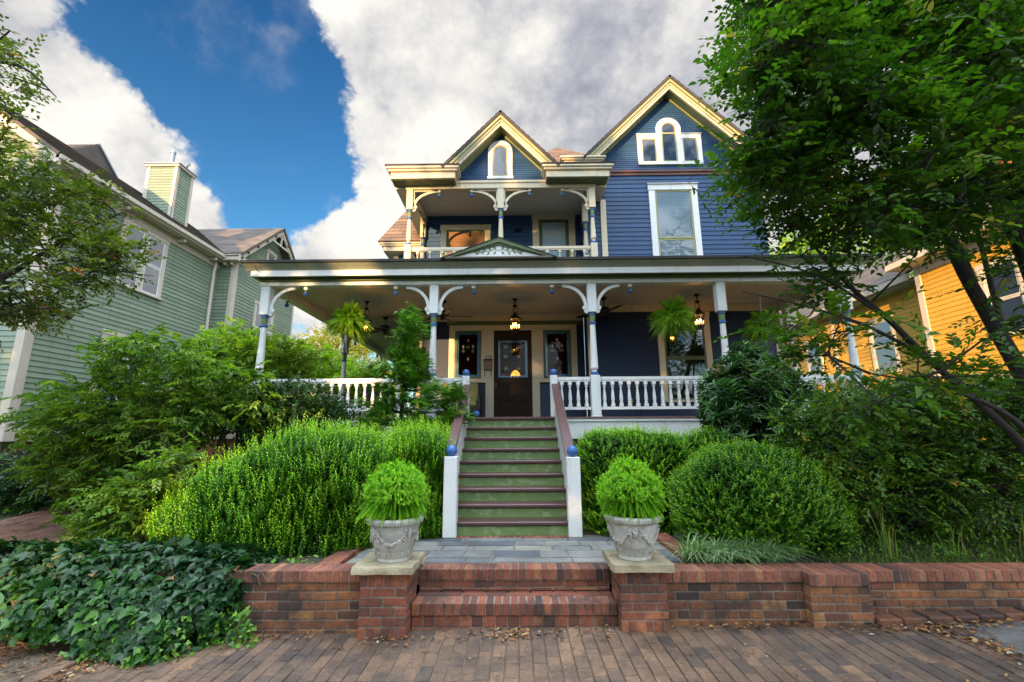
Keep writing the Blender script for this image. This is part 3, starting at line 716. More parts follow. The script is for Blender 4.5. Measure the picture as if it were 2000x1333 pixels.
# --- porch: roof, eaves, ceiling, beams
XL, XR, YF = -5.22, 6.68, 8.05
r = MB(); roof_slab(r, (XL, YF, 4.91), (XR, YF, 4.91), (XR, 11.3, 5.2), (-2.5, 11.3, 5.2), .035); roof_slab(r, (XL, 19, 4.91), (XL, YF, 4.91), (-2.5, 11.3, 5.2), (-2.5, 19, 5.2), .035); r.build('porch_roof', M['roof_dark'], BH)
c = MB()
pr = [(YF + .14, 4.76), (YF + .12, 4.80), (YF + .07, 4.83), (YF + .035, 4.868), (YF + .14, 4.868)]
def run_y(m, prof, x0, x1, c=None):                       # moulding along x (front)
    m.prismx(prof[::-1], x0, x1, c)
run_y(c, pr, XL + .04, XR - .04)
pl = [(XL + .14, 4.76), (XL + .12, 4.80), (XL + .07, 4.83), (XL + .035, 4.868), (XL + .14, 4.868)]
c.prism(pl[::-1], YF + .14, 19); c.build('porch_gutter_crown', M['gutter'], BH)
c = MB(); c.box(XL + .14, XR - .14, YF + .14, YF + .17, 4.645, 4.80, b=.004); c.box(XL + .14, XL + .17, YF + .171, 19, 4.645, 4.80); c.box(XR - .17, XR - .14, YF + .171, 10.5, 4.645, 4.80); c.build('porch_fascia', M['white'], BH)
c = MB(); c.box(XL + .171, XR - .171, YF + .171, 8.39, 4.655, 4.668); c.box(XL + .171, -5.01, 8.39, 19, 4.655, 4.668); c.box(-4.99, 6.41, 8.345, 8.398, 4.60, 4.654, b=.01); c.build('porch_soffit', M['green'], BH)
c = MB(); c.box(-5.0, 6.42, 8.40, 8.60, 4.525, 4.70, b=.008); c.box(-5.0, -4.80, 8.601, 19, 4.525, 4.70, b=.008); c.box(6.22, 6.42, 8.601, 10.49, 4.525, 4.70, b=.008); c.build('porch_beam', M['white'], BH)
c = MB(); y = 8.602
while y < 11.28: c.box(-4.798, 6.218, y, y + .086, 4.672, 4.69); y += .0885
x = -4.798
while x < -2.52: c.box(x, x + .086, 11.30, 19, 4.672, 4.69); x += .0885
c.build('porch_ceiling', M['ceiling'], BH)
for (x, y) in ((-.04, 9.8), (3.94, 9.6), (-3.4, 9.9)):
    c = MB(); c.lathe([(.02, 4.640), (.10, 4.645), (.15, 4.655), (.22, 4.650), (.25, 4.662), (.27, 4.671)], x, y, 28); c.build('ceiling_rose', M['ceiling'], BH)
# --- pediment over the steps with painted vine
c = MB(); c.prism([(-1.18, 4.93), (.52, 4.93), (-.33, 5.235)], 8.06, 8.12); po = c.build('pediment', M['white'], BH)
c = MB()
for sx in (-1, 1):
    xb = -.33 + sx * 1.0
    p = [(-.33, 5.30), (-.33, 5.215), (xb, 4.895), (xb + sx * .05, 4.93)]
    c.prism(p if sx > 0 else p[::-1], 8.0, 8.09)
    p = [(-.33, 5.214), (-.33, 5.17), (xb - sx * .12, 4.93), (xb, 4.93)]; c.prism(p if sx > 0 else p[::-1], 8.03, 8.07)
c.build('pediment_rake', M['green'], po)
c = MB(); roof_slab(c, (-1.42, 9.5, 4.9), (-1.42, 7.99, 4.9), (-.33, 7.99, 5.315), (-.33, 9.5, 5.315), .012); roof_slab(c, (.76, 7.99, 4.9), (.76, 9.5, 4.9), (-.33, 9.5, 5.315), (-.33, 7.99, 5.315), .012); c.build('pediment_roof', M['roof_dark'], po)
c = MB(); c.box(-1.33, .67, 7.985, 8.06, 4.885, 4.925, b=.01); c.build('pediment_drip', M['roof_grey'], po)
c = MB()
def leafp(x, z, a, L):
    ca, sa = math.cos(a), math.sin(a); c.prism([(x + L * (u * ca - v * sa), z + L * (u * sa + v * ca)) for u, v in ((0, 0), (.35, -.2), (.7, -.17), (1, 0), (.7, .17), (.35, .2))], 8.055, 8.0598)
for sx in (-1, 1):
    pts = [(0, .10), (.08, .13), (.18, .085), (.28, .095), (.38, .055)]
    for k in range(4): c.bar((-.33 + sx * pts[k][0], 8.058, 4.96 + pts[k][1]), (-.33 + sx * pts[k + 1][0], 8.058, 4.96 + pts[k + 1][1]), .004, .012)
    for k, (u, z, a, L) in enumerate(((.06, .13, 1.2, .075), (.05, .10, -1.0, .07), (.14, .10, .9, .07), (.17, .08, -.9, .065), (.24, .09, .8, .065), (.27, .09, -.7, .06), (.34, .07, .7, .06), (.37, .05, -.3, .06), (.38, .06, .3, .07))):
        leafp(-.33 + sx * u, 4.965 + z * .9, a if sx > 0 else PI - a, L * 1.3)
c.build('painted_vine', M['neckgreen'], po)
# --- porch columns, brackets, pendants
COL = (-4.89, -1.60, 1.45, 3.93, 6.31); CY = 8.5; ZH = 4.524
for x in COL: turned_post(BH, x, CY, FL, ZH, 2.74, 3.95, .17)
for y in (12.66, 16.4): turned_post(BH, -4.89, y, FL, ZH, 2.74, 3.95, .17)
turned_post(BH, 6.31, 10.35, FL, ZH, 2.74, 3.95, .17)
for x, s in ((COL[0], 1), (COL[1], -1), (COL[1], 1), (COL[2], -1), (COL[2], 1), (COL[4], -1)):
    bracket(BH, x + s * .085, CY, ZH, .47, .45, s); pendant(BH, x + s * .76, CY, ZH)
for y, s in ((CY, 1), (12.66, -1), (12.66, 1), (16.4, -1)):
    bracket(BH, -4.89, y + s * .085, ZH, .47, .45, s, 'y'); pendant(BH, -4.89, y + s * .76, ZH)
bracket(BH, 6.31, CY + .085, ZH, .47, .45, 1, 'y'); pendant(BH, 6.31, CY + .70, ZH)
# --- deck and skirt
d = MB(); x = -5.06
while x < 6.4: d.box(x, min(x + .098, 6.4), 8.32, 11.30 if x > -2.5 else 19, 1.935, FL - random.random() * .0015); x += .1
d.build('porch_floor', M['deck'], BH)
d = MB(); d.box(-5.04, -.98, 8.355, 8.40, 1.58, 1.934, b=.006); d.box(.76, 6.38, 8.355, 8.40, 1.58, 1.934, b=.006); d.box(-5.04, -5.0, 8.401, 19, 1.58, 1.934); d.box(6.34, 6.38, 8.401, 10.5, 1.58, 1.934)
d.box(-5.06, -.98, 8.33, 8.354, 1.885, 1.934, b=.006); d.box(.76, 6.40, 8.33, 8.354, 1.885, 1.934, b=.006); d.build('porch_skirt', M['white'], BH)
d = MB()
x = -5.0
while x < 6.3:
    if not -1.02 < x < .74: d.box(x, x + .09, 8.42, 8.45, .2, 1.58)
    x += .10
d.build('porch_lattice', M['green'], BH); d = MB(); y = 8.46
while y < 19: d.box(-4.99, -4.96, y, y + .09, .2, 1.58); y += .1
d.build('porch_lattice', M['green'], BH)
# --- railings
ZR0, ZR1 = 2.13, 2.71
railing(BH, (-4.80, CY), (-1.69, CY), ZR0, ZR1, .152); railing(BH, (-1.51, CY), (-1.02, CY), ZR0, ZR1, .152)
railing(BH, (.75, CY), (1.36, CY), ZR0, ZR1, .152); railing(BH, (1.54, CY), (3.84, CY), ZR0, ZR1, .152); railing(BH, (4.02, CY), (6.22, CY), ZR0, ZR1, .152)
railing(BH, (-4.89, 8.59), (-4.89, 12.57), ZR0, ZR1, .152); railing(BH, (-4.89, 12.75), (-4.89, 16.3), ZR0, ZR1, .152, merge=True)
# --- staircase
ST = .1744; RUN = .275; Y0 = 6.15; SX0, SX1 = -.895, .665
sc = MB(); sc.box(SX0 - .001, SX0 + .03, 6.3, 8.3, .3, .8); so = sc.build('staircase', M['white'], BH)
for k in range(9):
    yk = Y0 + k * RUN; zk = .40 + k * ST
    t = MB(); t.box(SX0, SX1, yk, yk + .02, zk, zk + ST - (.053 if k < 8 else .052)); t.build('riser', M['riser'], so)
    if k < 8:
        t = MB(); t.box(SX0, SX1, yk - .035, yk + RUN - .001, zk + ST - .052, zk + ST, b=.012); t.build('tread', M['tread'], so)
t = MB(); t.box(SX0 - .06, SX1 + .06, 8.315, 8.40, FL - .052, FL + .004, b=.012); t.build('tread', M['tread'], so)
slope = ST / RUN
for x in (-.925, .70):
    t = MB(); zc = lambda y: .40 + (y - Y0) * slope
    y0_, y1_ = 6.22, 8.42
    t.prismx([(y0_, .40), (y1_, .40), (y1_, zc(y1_) + .70), (y0_, zc(y0_) + .86)], x - .028, x + .028); kw = t.build('stair_side_panel', M['worn_white'], BH)
    t = MB(); t.bar((x, 6.14, zc(6.14) + .905), (x, 8.40, zc(8.40) + .735), .135, .05); t.build('handrail', M['rail_brown'], BH)
def newel(x, y, z0, z1, w, r):
    n = MB(); h = w / 2; n.box(x - h, x + h, y - h, y + h, z0, z1, b=.008); n.box(x - h - .008, x + h + .008, y - h - .008, y + h + .008, z0, z0 + .02) if z0 > 1 else None
    no = n.build('newel_post', M['worn_white'], BH); b = MB(); b.lathe([(.03, z1), (.03, z1 + .02)], x, y, 12); b.ball(x, y, z1 + r * .95, r, 22); b.build('ball_finial', M['ballblue'], no)
newel(-.868, 6.12, .40, 1.385, .17, .075); newel(.712, 6.12, .40, 1.37, .17, .075); newel(-.955, 8.44, FL, 2.735, .135, .066); newel(.675, 8.44, FL, 2.735, .135, .066)
# --- house number
def text(s, size, loc, m, parent, name, ext=.004):
    cu = bpy.data.curves.new(name, 'FONT'); cu.body = s; cu.size = size; cu.extrude = ext; cu.align_x = 'CENTER'
    o = bpy.data.objects.new(name, cu); C.objects.link(o); bpy.context.view_layer.update()
    me = bpy.data.meshes.new_from_object(o.evaluated_get(bpy.context.evaluated_depsgraph_get()))
    bpy.data.objects.remove(o)
    me.transform(Matrix.Translation(loc) @ Matrix.Rotation(PI / 2, 4, 'X')); me.materials.clear(); me.materials.append(m); me.name = name
    return link(name, me, parent)
text('316', .115, (-.72, 11.241, 3.54), M['iron'], BH, 'house_number')
# ================================================================== GREEN HOUSE (left)
GX = -10.6
GH = thing('sage_house', (-13.5, 13, .4), 'sage green clapboard house with taupe trim and sided chimney on the left', 'house')
def fr(off, ang): return MB(off, ang)
G_ = ((GX, 0, 0), PI / 2)                      # local x = world Y
w = fr(*G_); siding(w, 0, 1.86, 7.72, .122, lambda z: (9.45, 15.2), [(11.35, 12.73, 5.75, 7.4), (11.3, 12.75, 2.6, 4.3)], .022); w.build('side_wall', M['sage'], GH)
w = MB(); siding(w, 9.45, 1.86, 7.75, .122, lambda z: (-17, GX), [], .022)
siding(w, 9.45, 7.75, 10.2, .122, lambda z: (-13.6 - (10.3 - z) * 1.39, -13.6 + (10.3 - z) * 1.39), [], .022); w.build('front_wall', M['sage'], GH)
w = MB(); siding(w, 15.2, 1.86, 7.75, .122, lambda z: (GX, -10.0), [], .022); w.build('cross_wing_wall', M['sage'], GH)
w = fr((-10.0, 0, 0), PI / 2)
siding(w, 0, 1.86, 7.75, .122, lambda z: (15.2, 19.5), [], .022); siding(w, 0, 7.75, 9.8, .122, lambda z: (17.35 - (9.95 - z) * 1.0, 17.35 + (9.95 - z) * 1.0), [], .022); w.build('cross_wing_wall', M['sage'], GH)
w = MB(); w.box(-17, GX + .03, 9.42, 15, 1.58, 1.86, b=.01); w.box(-10.6, -9.97, 15.17, 19.5, 1.58, 1.86, b=.01); w.build('water_table', M['taupe'], GH)
w = MB(); w.box(-16.9, GX - .02, 9.47, 15, .2, 1.58); w.box(-10.7, -10.03, 15.2, 19.5, .2, 1.58); w.build('foundation', M['brick_wall'], GH)
w = MB(); w.box(GX - .17, GX + .03, 9.42, 9.445, 1.861, 7.75, b=.006); w.box(GX + .001, GX + .03, 9.446, 9.62, 1.861, 7.75, b=.006)
w.build('corner_board', M['taupe'], GH); w = MB(); w.box(-10.12, -9.97, 15.165, 15.195, 1.861, 7.75, b=.006); w.box(-9.999, -9.97, 15.196, 15.36, 1.861, 7.75, b=.006); w.build('corner_board', M['taupe'], GH); w = MB(); w.box(-9.999, -9.97, 19.4, 19.52, 1.861, 7.75); w.build('corner_board', M['taupe'], GH)
w = MB(); w.tube([(GX + .08, 14.95, 7.6), (GX + .07, 14.9, 7.3), (GX + .07, 14.9, 1.9)], .055, 10); w.box(GX + .0, GX + .1, 14.83, 15.0, 7.55, 7.75); w.build('downspout', M['taupe'], GH)
window(GH, *G_, 11.23, 12.83, 5.68, 7.48, 0, 'taupe', 'white', 'glass_sky', .12, mull=.16)
window(GH, *G_, 11.20, 12.85, 2.55, 4.38, 0, 'taupe', 'white', 'pane', .12, blind='blind', mull=.16)
window(GH, (-10.0, 0, 0), PI / 2, 16.55, 17.95, 4.85, 6.75, 0, 'taupe', 'white', 'glass_sky', .12)
window(GH, (-10.0, 0, 0), PI / 2, 17.0, 17.7, 8.0, 9.05, 0, 'taupe', 'taupe', 'glass', .12, lights='one')
# eaves, gutters, roof
w = MB(); w.box(-10.62, -10.22, 9.0, 15.2, 7.72, 7.76); w.box(-10.27, -10.15, 8.98, 15.0, 7.761, 7.90, b=.02); w.box(-10.60, -10.56, 9.46, 15.2, 7.50, 7.72, b=.008)
for y in (11.0, 13.1, 14.6): w.box(-10.58, -10.30, y, y + .09, 7.60, 7.72, b=.02)
w.build('eave', M['taupe'], GH)
w = MB(); w.box(-10.5, -9.6, 14.85, 15.19, 7.70, 7.86, b=.02); w.box(-10.5, -9.58, 14.80, 14.95, 7.861, 7.93, b=.01)
for x in (-10.3, -10.06): w.box(x, x + .08, 14.98, 15.18, 7.58, 7.70, b=.02)
w.build('eave', M['taupe'], GH)
r = MB(); roof_slab(r, (-10.15, 8.95, 7.90), (-10.15, 17.3, 7.90), (-13.6, 17.3, 10.35), (-13.6, 8.95, 10.35), .08); roof_slab(r, (-17.05, 17.3, 7.90), (-17.05, 8.95, 7.90), (-13.6, 8.95, 10.35), (-13.6, 17.3, 10.35), .08)
r.build('main_roof', M['roof_grey'], GH)
r = MB(); roof_slab(r, (-13.3, 14.78, 7.93), (-9.55, 14.78, 7.93), (-9.55, 17.35, 10.08), (-13.3, 17.35, 10.08), .08); roof_slab(r, (-9.55, 19.9, 7.93), (-13.3, 19.9, 7.93), (-13.3, 17.35, 10.08), (-9.55, 17.35, 10.08), .08); r.build('cross_wing_roof', M['roof_grey'], GH)
r = MB(); roof_slab(r, (-13.5, 11.6, 9.75), (-13.45, 12.9, 10.9), (-17, 12.9, 10.9), (-17, 11.6, 9.75), .05); roof_slab(r, (-13.45, 12.9, 10.9), (-13.5, 14.2, 9.75), (-17, 14.2, 9.75), (-17, 12.9, 10.9), .05); r.build('rear_dormer_roof', M['roof_grey'], GH)
f = MB(); f.prismx([(11.7, 9.8), (14.1, 9.8), (12.9, 10.88)], -13.48, -13.42); f.build('rear_dormer_face', M['roof_grey'], GH); f = MB(); f.bar((-13.43, 12.9, 10.92), (-13.40, 14.2, 9.75), .10, .05); f.build('rear_dormer_flashing', M['flash'], GH)
# barge boards and gable ornament of the cross wing (faces +x) and the front gable (faces -y)
w = MB()
for s_ in (-1, 1):
    w.prismx([(17.35, 10.03), (17.35, 9.80), (17.35 + s_ * 2.55, 9.80 - 2.15), (17.35 + s_ * 2.55, 10.03 - 2.15)][::s_], -9.66, -9.60)
w.build('barge_board', M['taupe'], GH)
w = MB(); w.bar((-9.63, 16.75, 9.28), (-9.63, 17.95, 9.28), .04, .07); w.bar((-9.63, 17.35, 9.28), (-9.63, 17.35, 9.85), .05, .05)
for s_ in (-1, 1):
    for k in range(5):
        a0, a1 = PI / 2 * k / 5, PI / 2 * (k + 1) / 5
        w.bar((-9.63, 17.35 + s_ * (.08 + .4 * math.sin(a0)), 9.3 + .35 * math.cos(a0)), (-9.63, 17.35 + s_ * (.08 + .4 * math.sin(a1)), 9.3 + .35 * math.cos(a1)), .03, .05)
w.build('gable_ornament', M['taupe'], GH)
w = MB()
for s_ in (-1, 1):
    for k in range(4):
        t = .2 + k * .22; w.lathe([(.05, -.03), (.05, .03)], 0, 0, 10) if False else w.ball(-9.59, 17.35 + s_ * 2.5 * t, 9.92 - 2.1 * t, .055, 8)
w.build('barge_boss', M['maroon'], GH)
w = MB()
for s_ in (-1, 1): w.prism([(-13.6, 10.32), (-13.6, 10.05), (-13.6 + s_ * 3.42, 7.62), (-13.6 + s_ * 3.42, 7.89)][::s_ * -1], 8.98, 9.04)
w.build('barge_board', M['taupe'], GH)
# chimney clad in siding
c = MB(); siding(c, 13.5, 8.3, 10.45, .10, lambda z: (-12.2, -11.2), [], .016); c2 = MB((-11.2, 0, 0), PI / 2); siding(c2, 0, 7.9, 10.45, .10, lambda z: (13.5, 14.2), [], .016)
c.v += c2.v; nv = len(c.v) - len(c2.v); c.f += [[i + nv for i in f_] for f_ in c2.f]; c.c += c2.c
ch = c.build('chimney', M['sage'], GH)
c = MB(); c.box(-12.22, -12.10, 13.475, 13.499, 8.3, 10.45); c.box(-11.30, -11.18, 13.475, 13.499, 8.0, 10.45); c.box(-11.199, -11.175, 13.475, 13.56, 7.95, 10.45); c.box(-11.199, -11.175, 14.1, 14.22, 7.7, 10.45); c.box(-12.27, -11.13, 13.43, 14.27, 10.451, 10.53, b=.01); c.build('chimney_trim', M['taupe'], ch)
c = MB(); c.box(-12.30, -11.10, 13.40, 14.30, 10.531, 10.57, b=.01); c.lathe([(.07, 10.57), (.07, 11.15), (.085, 11.15), (.085, 11.22)], -11.7, 13.8, 12); c.tube([(-11.35, 14.0, 10.57), (-11.35, 14.0, 10.72), (-11.28, 13.95, 10.80), (-11.18, 13.92, 10.80)], .05, 9); c.tube([(-11.55, 14.0, 10.57), (-11.55, 14.0, 10.64), (-11.49, 13.97, 10.68), (-11.42, 13.95, 10.67)], .035, 9); c.build('flue_pipe', M['flash'], ch)
p = at(95, 607, 9.85); fz = p.z
FLD = thing('floodlight', (GX + .05, 9.85, fz), 'black twin-headed floodlight on the green siding near its corner board', 'floodlight')
c = MB(); c.lathe([(.06, fz - .05), (.06, fz + .05)], GX + .05, 9.85, 12); c.box(GX + .022, GX + .08, 9.79, 9.91, fz - .06, fz + .06, b=.01); c.build('wall_plate', M['floodmetal'], FLD)
for dy in (-.13, .17):
    c = MB(); c.tube([(GX + .06, 9.85, fz), (GX + .12, 9.85 + dy * .5, fz - .02), (GX + .16, 9.85 + dy, fz - .03), (GX + .28, 9.85 + dy * 1.3, fz - .10)], [.02, .02, .05, .085], 12); c.build('lamp_head', M['floodmetal'], FLD)

# ================================================================== YELLOW HOUSE (right)
YX = 11.5
YH = thing('yellow_house', (14, 12, .5), 'golden yellow clapboard house with ivory trim seen through the tree on the right', 'house')
Y_ = ((YX, 0, 0), -PI / 2)                    # local x = -world Y
w = fr(*Y_); siding(w, 0, 1.0, 6.3, .13, lambda z: (-12.6, -5.0), [], .022); w.build('side_wall', M['yellow'], YH)
w = fr((12.1, 0, 0), -PI / 2); siding(w, 0, 1.0, 6.3, .13, lambda z: (-24, -12.6), [], .022); w.build('rear_side_wall', M['yellow'], YH)
w = MB(); siding(w, 5.0, 1.0, 6.5, .13, lambda z: (YX, 18.5), [], .022); siding(w, 12.6, 1.0, 6.3, .13, lambda z: (YX, 12.1)); w.build('front_wall', M['yellow'], YH)
w = fr(*Y_); w.box(-12.62, -12.44, -.04, 0, 1.0, 6.3, b=.006); w.build('corner_board', M['ivory'], YH); w = fr(*Y_); w.box(-5.16, -4.98, -.04, 0, 1.0, 6.3, b=.006); w.build('corner_board', M['ivory'], YH)
w = fr(*Y_); w.box(-12.43, -5.17, -.035, 0, 6.08, 6.3, b=.008); w.build('frieze_board', M['ivory'], YH)
w = fr((12.1, 0, 0), -PI / 2); w.box(-24, -12.7, -.04, 0, 6.02, 6.3, b=.008); w.box(-17.2, -17.05, -.04, 0, 1.0, 6.0); w.build('frieze_board', M['ivory'], YH)
w = fr((12.1, 0, 0), -PI / 2); w.box(-24, -12.6, -.5, -.041, 6.02, 6.06); w.build('eave_soffit', M['teal'], YH)
w = fr(*Y_); w.box(-12.9, -4.6, -.55, -.04, 6.3, 6.36); w.box(-12.9, -4.6, -.60, -.55, 6.3, 6.48, b=.01); w.build('eave', M['ivory'], YH)
w = fr((12.1, 0, 0), -PI / 2); w.box(-24, -12.9, -.60, -.52, 6.06, 6.26, b=.01); w.build('eave', M['ivory'], YH)
for (a, b, z0, z1) in ((-10.9, -9.9, 3.9, 5.7), (-8.3, -7.3, 3.9, 5.7), (-11.3, -10.3, 1.3, 3.0), (-8.6, -7.6, 1.3, 3.0)): window(YH, *Y_, a, b, z0, z1, 0, 'ivory', 'ivory', 'glass_sky', .13)
for (a, b, z0, z1) in ((-15.4, -14.3, 3.6, 5.4), (-18.9, -17.9, 3.6, 5.4), (-16.0, -14.9, 1.4, 2.9), (-20.3, -19.3, 1.4, 2.9)): window(YH, (12.1, 0, 0), -PI / 2, a, b, z0, z1, 0, 'ivory', 'ivory', 'glass_sky', .13)
r = MB(); roof_slab(r, (10.9, 13.0, 6.49), (10.9, 4.5, 6.49), (15, 4.5, 9.6), (15, 13.0, 9.6), .08); roof_slab(r, (19.1, 4.5, 6.49), (19.1, 13.0, 6.49), (15, 13, 9.6), (15, 4.5, 9.6), .08)
roof_slab(r, (11.5, 24, 6.27), (11.5, 13.0, 6.27), (15, 13.0, 8.7), (15, 24, 8.7), .08); r.build('roof', M['roof_grey'], YH)
w = MB(); w.prism([(11.5, 6.5), (18.5, 6.5), (15, 9.3)], 5.0, 5.05); w.build('front_gable', M['yellow'], YH)
c = MB()
z = 7.6; k = 0
while z < 11.0:
    for i in range(4): c.box(12.9 + i * .2, 12.9 + i * .2 + .19, 10.9, 10.99, z, z + .065, b=.004)
    for i in range(4): c.box(12.9, 12.99, 11.0 + i * .2, 11.0 + i * .2 + .19, z, z + .065, b=.004)
    z += .075
c.box(12.95, 13.65, 10.95, 11.75, 7.4, 11.0); cm = c.build('chimney', M['orange_brick'], YH)
c = MB(); c.box(12.82, 13.78, 10.82, 11.88, 11.0, 11.14, b=.01); c.build('chimney_cap', M['roof_dark'], cm)

# ================================================================== GROUND, PAVING
def gz(x): return .018 * x - .004 + (.006 * max(0, x - 2) ** 2)
def gh(x, y):
    """terrain height"""
    s = lambda a, b, t: (lambda q: q * q * (3 - 2 * q))(min(1, max(0, (t - a) / (b - a))))
    street = gz(max(-6, min(8, x))) - .05
    if -1.98 < x < 1.88 and y < 6.3: return street + (.24 - street) * s(4.95, 5.1, y)
    if -4.7 < x < 20: g = street + (.40 - street) * s(4.45, 4.62, y) + .16 * s(5.5, 9, y)
    else: g = street + (.30 - street) * s(4.2, 6.6, y) + .3 * s(6.5, 11, y)
    return g
xs = sorted(set([-400, -200, -100, -60, -40, -30, -24] + [round(-20 + .25 * i, 3) for i in range(161)] + [24, 30, 40, 60, 100, 200, 400]))
ys = sorted(set([-400, -200, -100, -50, -30, -20, -12, -8, -5, -3, -1, 0, 1, 2, 3, 3.6] + [round(4.0 + .075 * i, 3) for i in range(40)] + [round(7 + .5 * i, 2) for i in range(40)] + [30, 36, 45, 60, 100, 200, 400]))
V = [(x, y, gh(x, y) + (RNG.normal() * .008 if -20 < x < 20 and 4.6 < y < 20 else 0)) for y in ys for x in xs]
nx = len(xs); F = [(j * nx + i, j * nx + i + 1, (j + 1) * nx + i + 1, (j + 1) * nx + i) for j in range(len(ys) - 1) for i in range(nx - 1)]
g = MB(); g.add(V, F, .5); tag(g.build('ground', M['ground']), kind='structure')
def gsheet(name, m, x0, x1, y0, y1, dz, n=24, fn=None):
    s = MB(); vs = []; fs = []
    for j in range(n + 1):
        for i in range(n + 1):
            x, y = x0 + (x1 - x0) * i / n, y0 + (y1 - y0) * j / n; vs.append((x, y, (fn or gh)(x, y) + dz))
    for j in range(n):
        for i in range(n): a = j * (n + 1) + i; fs.append((a, a + 1, a + n + 2, a + n + 1))
    s.add(vs, fs, .5); return tag(s.build(name, M[m]), kind='structure')
gsheet('street', 'asphalt', -60, 60, -12, 0, .012, 20)
# brick sidewalk: real bricks, running bond along y
s = MB(); base = MB()
bx, by, jt = .1035, .208, .0035
i = 0; x = -3.42
while x < 3.58:
    y = 1.7 - (by / 2 if i % 2 else 0) + random.uniform(-.01, .01)
    while y < 4.40:
        if y + by > 1.7:
            xx = x + random.uniform(-.002, .002); z = gz(x + bx / 2) + random.uniform(-.0035, .0025) + .004 * math.sin(x * 2.1 + y * 1.7)
            yy1 = min(y + by - jt, 4.405); c = min(1, max(0, random.gauss(.55, .23) + .18 * math.sin(x * 1.3 + 1) - (.3 if x > 1.9 else 0) * random.random()))
            t = random.uniform(-.003, .003)
            b = .005
            s.add([(xx, y, z - .01), (xx + bx - jt, y, z - .01), (xx + bx - jt, yy1, z - .01), (xx, yy1, z - .01), (xx + b, y + b, z - t), (xx + bx - jt - b, y + b, z + t), (xx + bx - jt - b, yy1 - b, z + t), (xx + b, yy1 - b, z - t)],
                  [(4, 5, 6, 7), (0, 1, 5, 4), (1, 2, 6, 5), (2, 3, 7, 6), (3, 0, 4, 7)], c)
        y += by
    x += bx; i += 1
tag(s.build('sidewalk', M['paver'], smooth=20), kind='structure')
gsheet('sidewalk_bed', 'dirt', -3.5, 3.62, 1.6, 4.6, 0, 10, lambda x, y: gz(x) - .0095)
gsheet('driveway_apron', 'concrete', 3.7, 9.5, 1.6, 4.30, 0, 10, lambda x, y: gz(min(x, 8)) - .004)
gsheet('dirt_verge', 'dirt', -9.0, -3.55, 1.6, 4.38, 0, 16, lambda x, y: gz(max(x, -6)) - .004 + .02 * math.sin(x * 5 + y * 3) * math.sin(y * 4.3))
k = MB(); y = 1.7
while y < 4.3: 
    k.box(-3.56 + random.uniform(-.008, .008), -3.44, y, y + .27, gz(-3.5) - .05, gz(-3.5) + .022 + random.uniform(-.006, .006), b=.01); y += .28
tag(k.build('kerb', M['paver']), kind='structure')
k = MB(); y = 1.7
while y < 4.25:
    k.box(3.60, 3.69 + random.uniform(-.008, .008), y, y + .40, gz(3.6) - .05, gz(3.6) + .012 + random.uniform(-.006, .006), b=.01); y += .41
tag(k.build('kerb', M['concrete']), kind='structure')
# brick driveway to the left
s = MB(); i = 0; x = -8.3
while x < -5.15:
    y = 4.4 - (.104 if i % 2 else 0)
    while y < 11.5:
        z0_, z1_ = gh(x, y) + .014, gh(x, y + .202) + .014; t = random.uniform(-.003, .003)
        s.add([(x, y, z0_ - .03), (x + .0985, y, z0_ - .03), (x + .0985, y + .203, z1_ - .03), (x, y + .203, z1_ - .03), (x + .004, y + .004, z0_ + t), (x + .0945, y + .004, z0_ - t), (x + .0945, y + .199, z1_ - t), (x + .004, y + .199, z1_ + t)], BOXF[1:], min(1, max(0, random.gauss(.55, .2)))); y += .208
    x += .1035; i += 1
tag(s.build('driveway', M['drive'], smooth=20), kind='structure')

# ================================================================== BRICKWORK
def courses(mb, mo, x0, x1, y0, y1, z0, seq, along='x', cset=None):
    """seq = list of (height, unit length); front face at y0, returns top"""
    z = z0; jt = .011
    for r_, (h, L) in enumerate(seq):
        x = x0 - (L / 2 if r_ % 2 and L > .12 else 0) - random.random() * (.02 if L > .12 else 0)
        while x < x1 - .004:
            a, b = max(x, x0), min(x + L - jt, x1)
            if b - a > .02:
                d = random.uniform(-.0025, .0025)
                mb.box(a, b, y0 + d, y1, z, z + h - jt, c=min(1, max(0, random.gauss(.52, .25))), b=.005)
            x += L
        z += h
    if mo is not None: mo.box(x0 + .004, x1 - .004, y0 + .007, y1 + .004, z0, z - .006)
    return z
STR = (.0715, .214); HDR = (.0715, .107); ROW = (.108, .0735)
def wall(x0, x1, y0, zb, zt, label, seqs, th=.215, capo=.018):
    W = thing('garden_wall', ((x0 + x1) / 2, y0 + th / 2, zb), label, 'brick wall')
    m = MB(); mo = MB()
    n = max(1, int(round((zt - .108 - zb) / .0715))); hh = (zt - .108 - zb) / n
    z = courses(m, mo, x0, x1, y0, y0 + th, zb, [(hh, q) for q in seqs[:n]] + [(hh, .214)] * max(0, n - len(seqs)))
    m.build('brick_courses', M['brick_wall'], W); mo.build('mortar', M['mortar'], W)
    m = MB(); mo = MB(); courses(m, None, x0, x1, y0 - capo, y0 + th + .01, zt - .108, [ROW]); mo.box(x0 + .004, x1 - .004, y0 - capo + .006, y0 + th, zt - .109, zt - .017); mo.build('mortar', M['mortar'], W); m.build('rowlock_cap', M['brick_cap'], W); return W
wall(-4.6, -1.385, 4.40, gz(-2.4) - .03, .485, 'mossy stained red brick wall left of the steps, half under ivy', [.107, .214, .214, .214, .214])
wall(1.285, 2.50, 4.40, gz(1.9) - .03, .475, 'orange brick wall right of the steps, below the round boxwood', [.214, .107, .214, .214, .214])
wall(2.50, 3.02, 4.30, gz(2.8) - .03, .472, 'short stepped-out brick pier in the wall right of the boxwood', [.107, .214, .214, .214, .214], .33)
wall(3.02, 7.2, 4.42, gz(4) - .0, .47, 'darker brown brick wall at the far right, below the weeds', [.107, .214, .214, .214])
k = MB(); x = 3.03
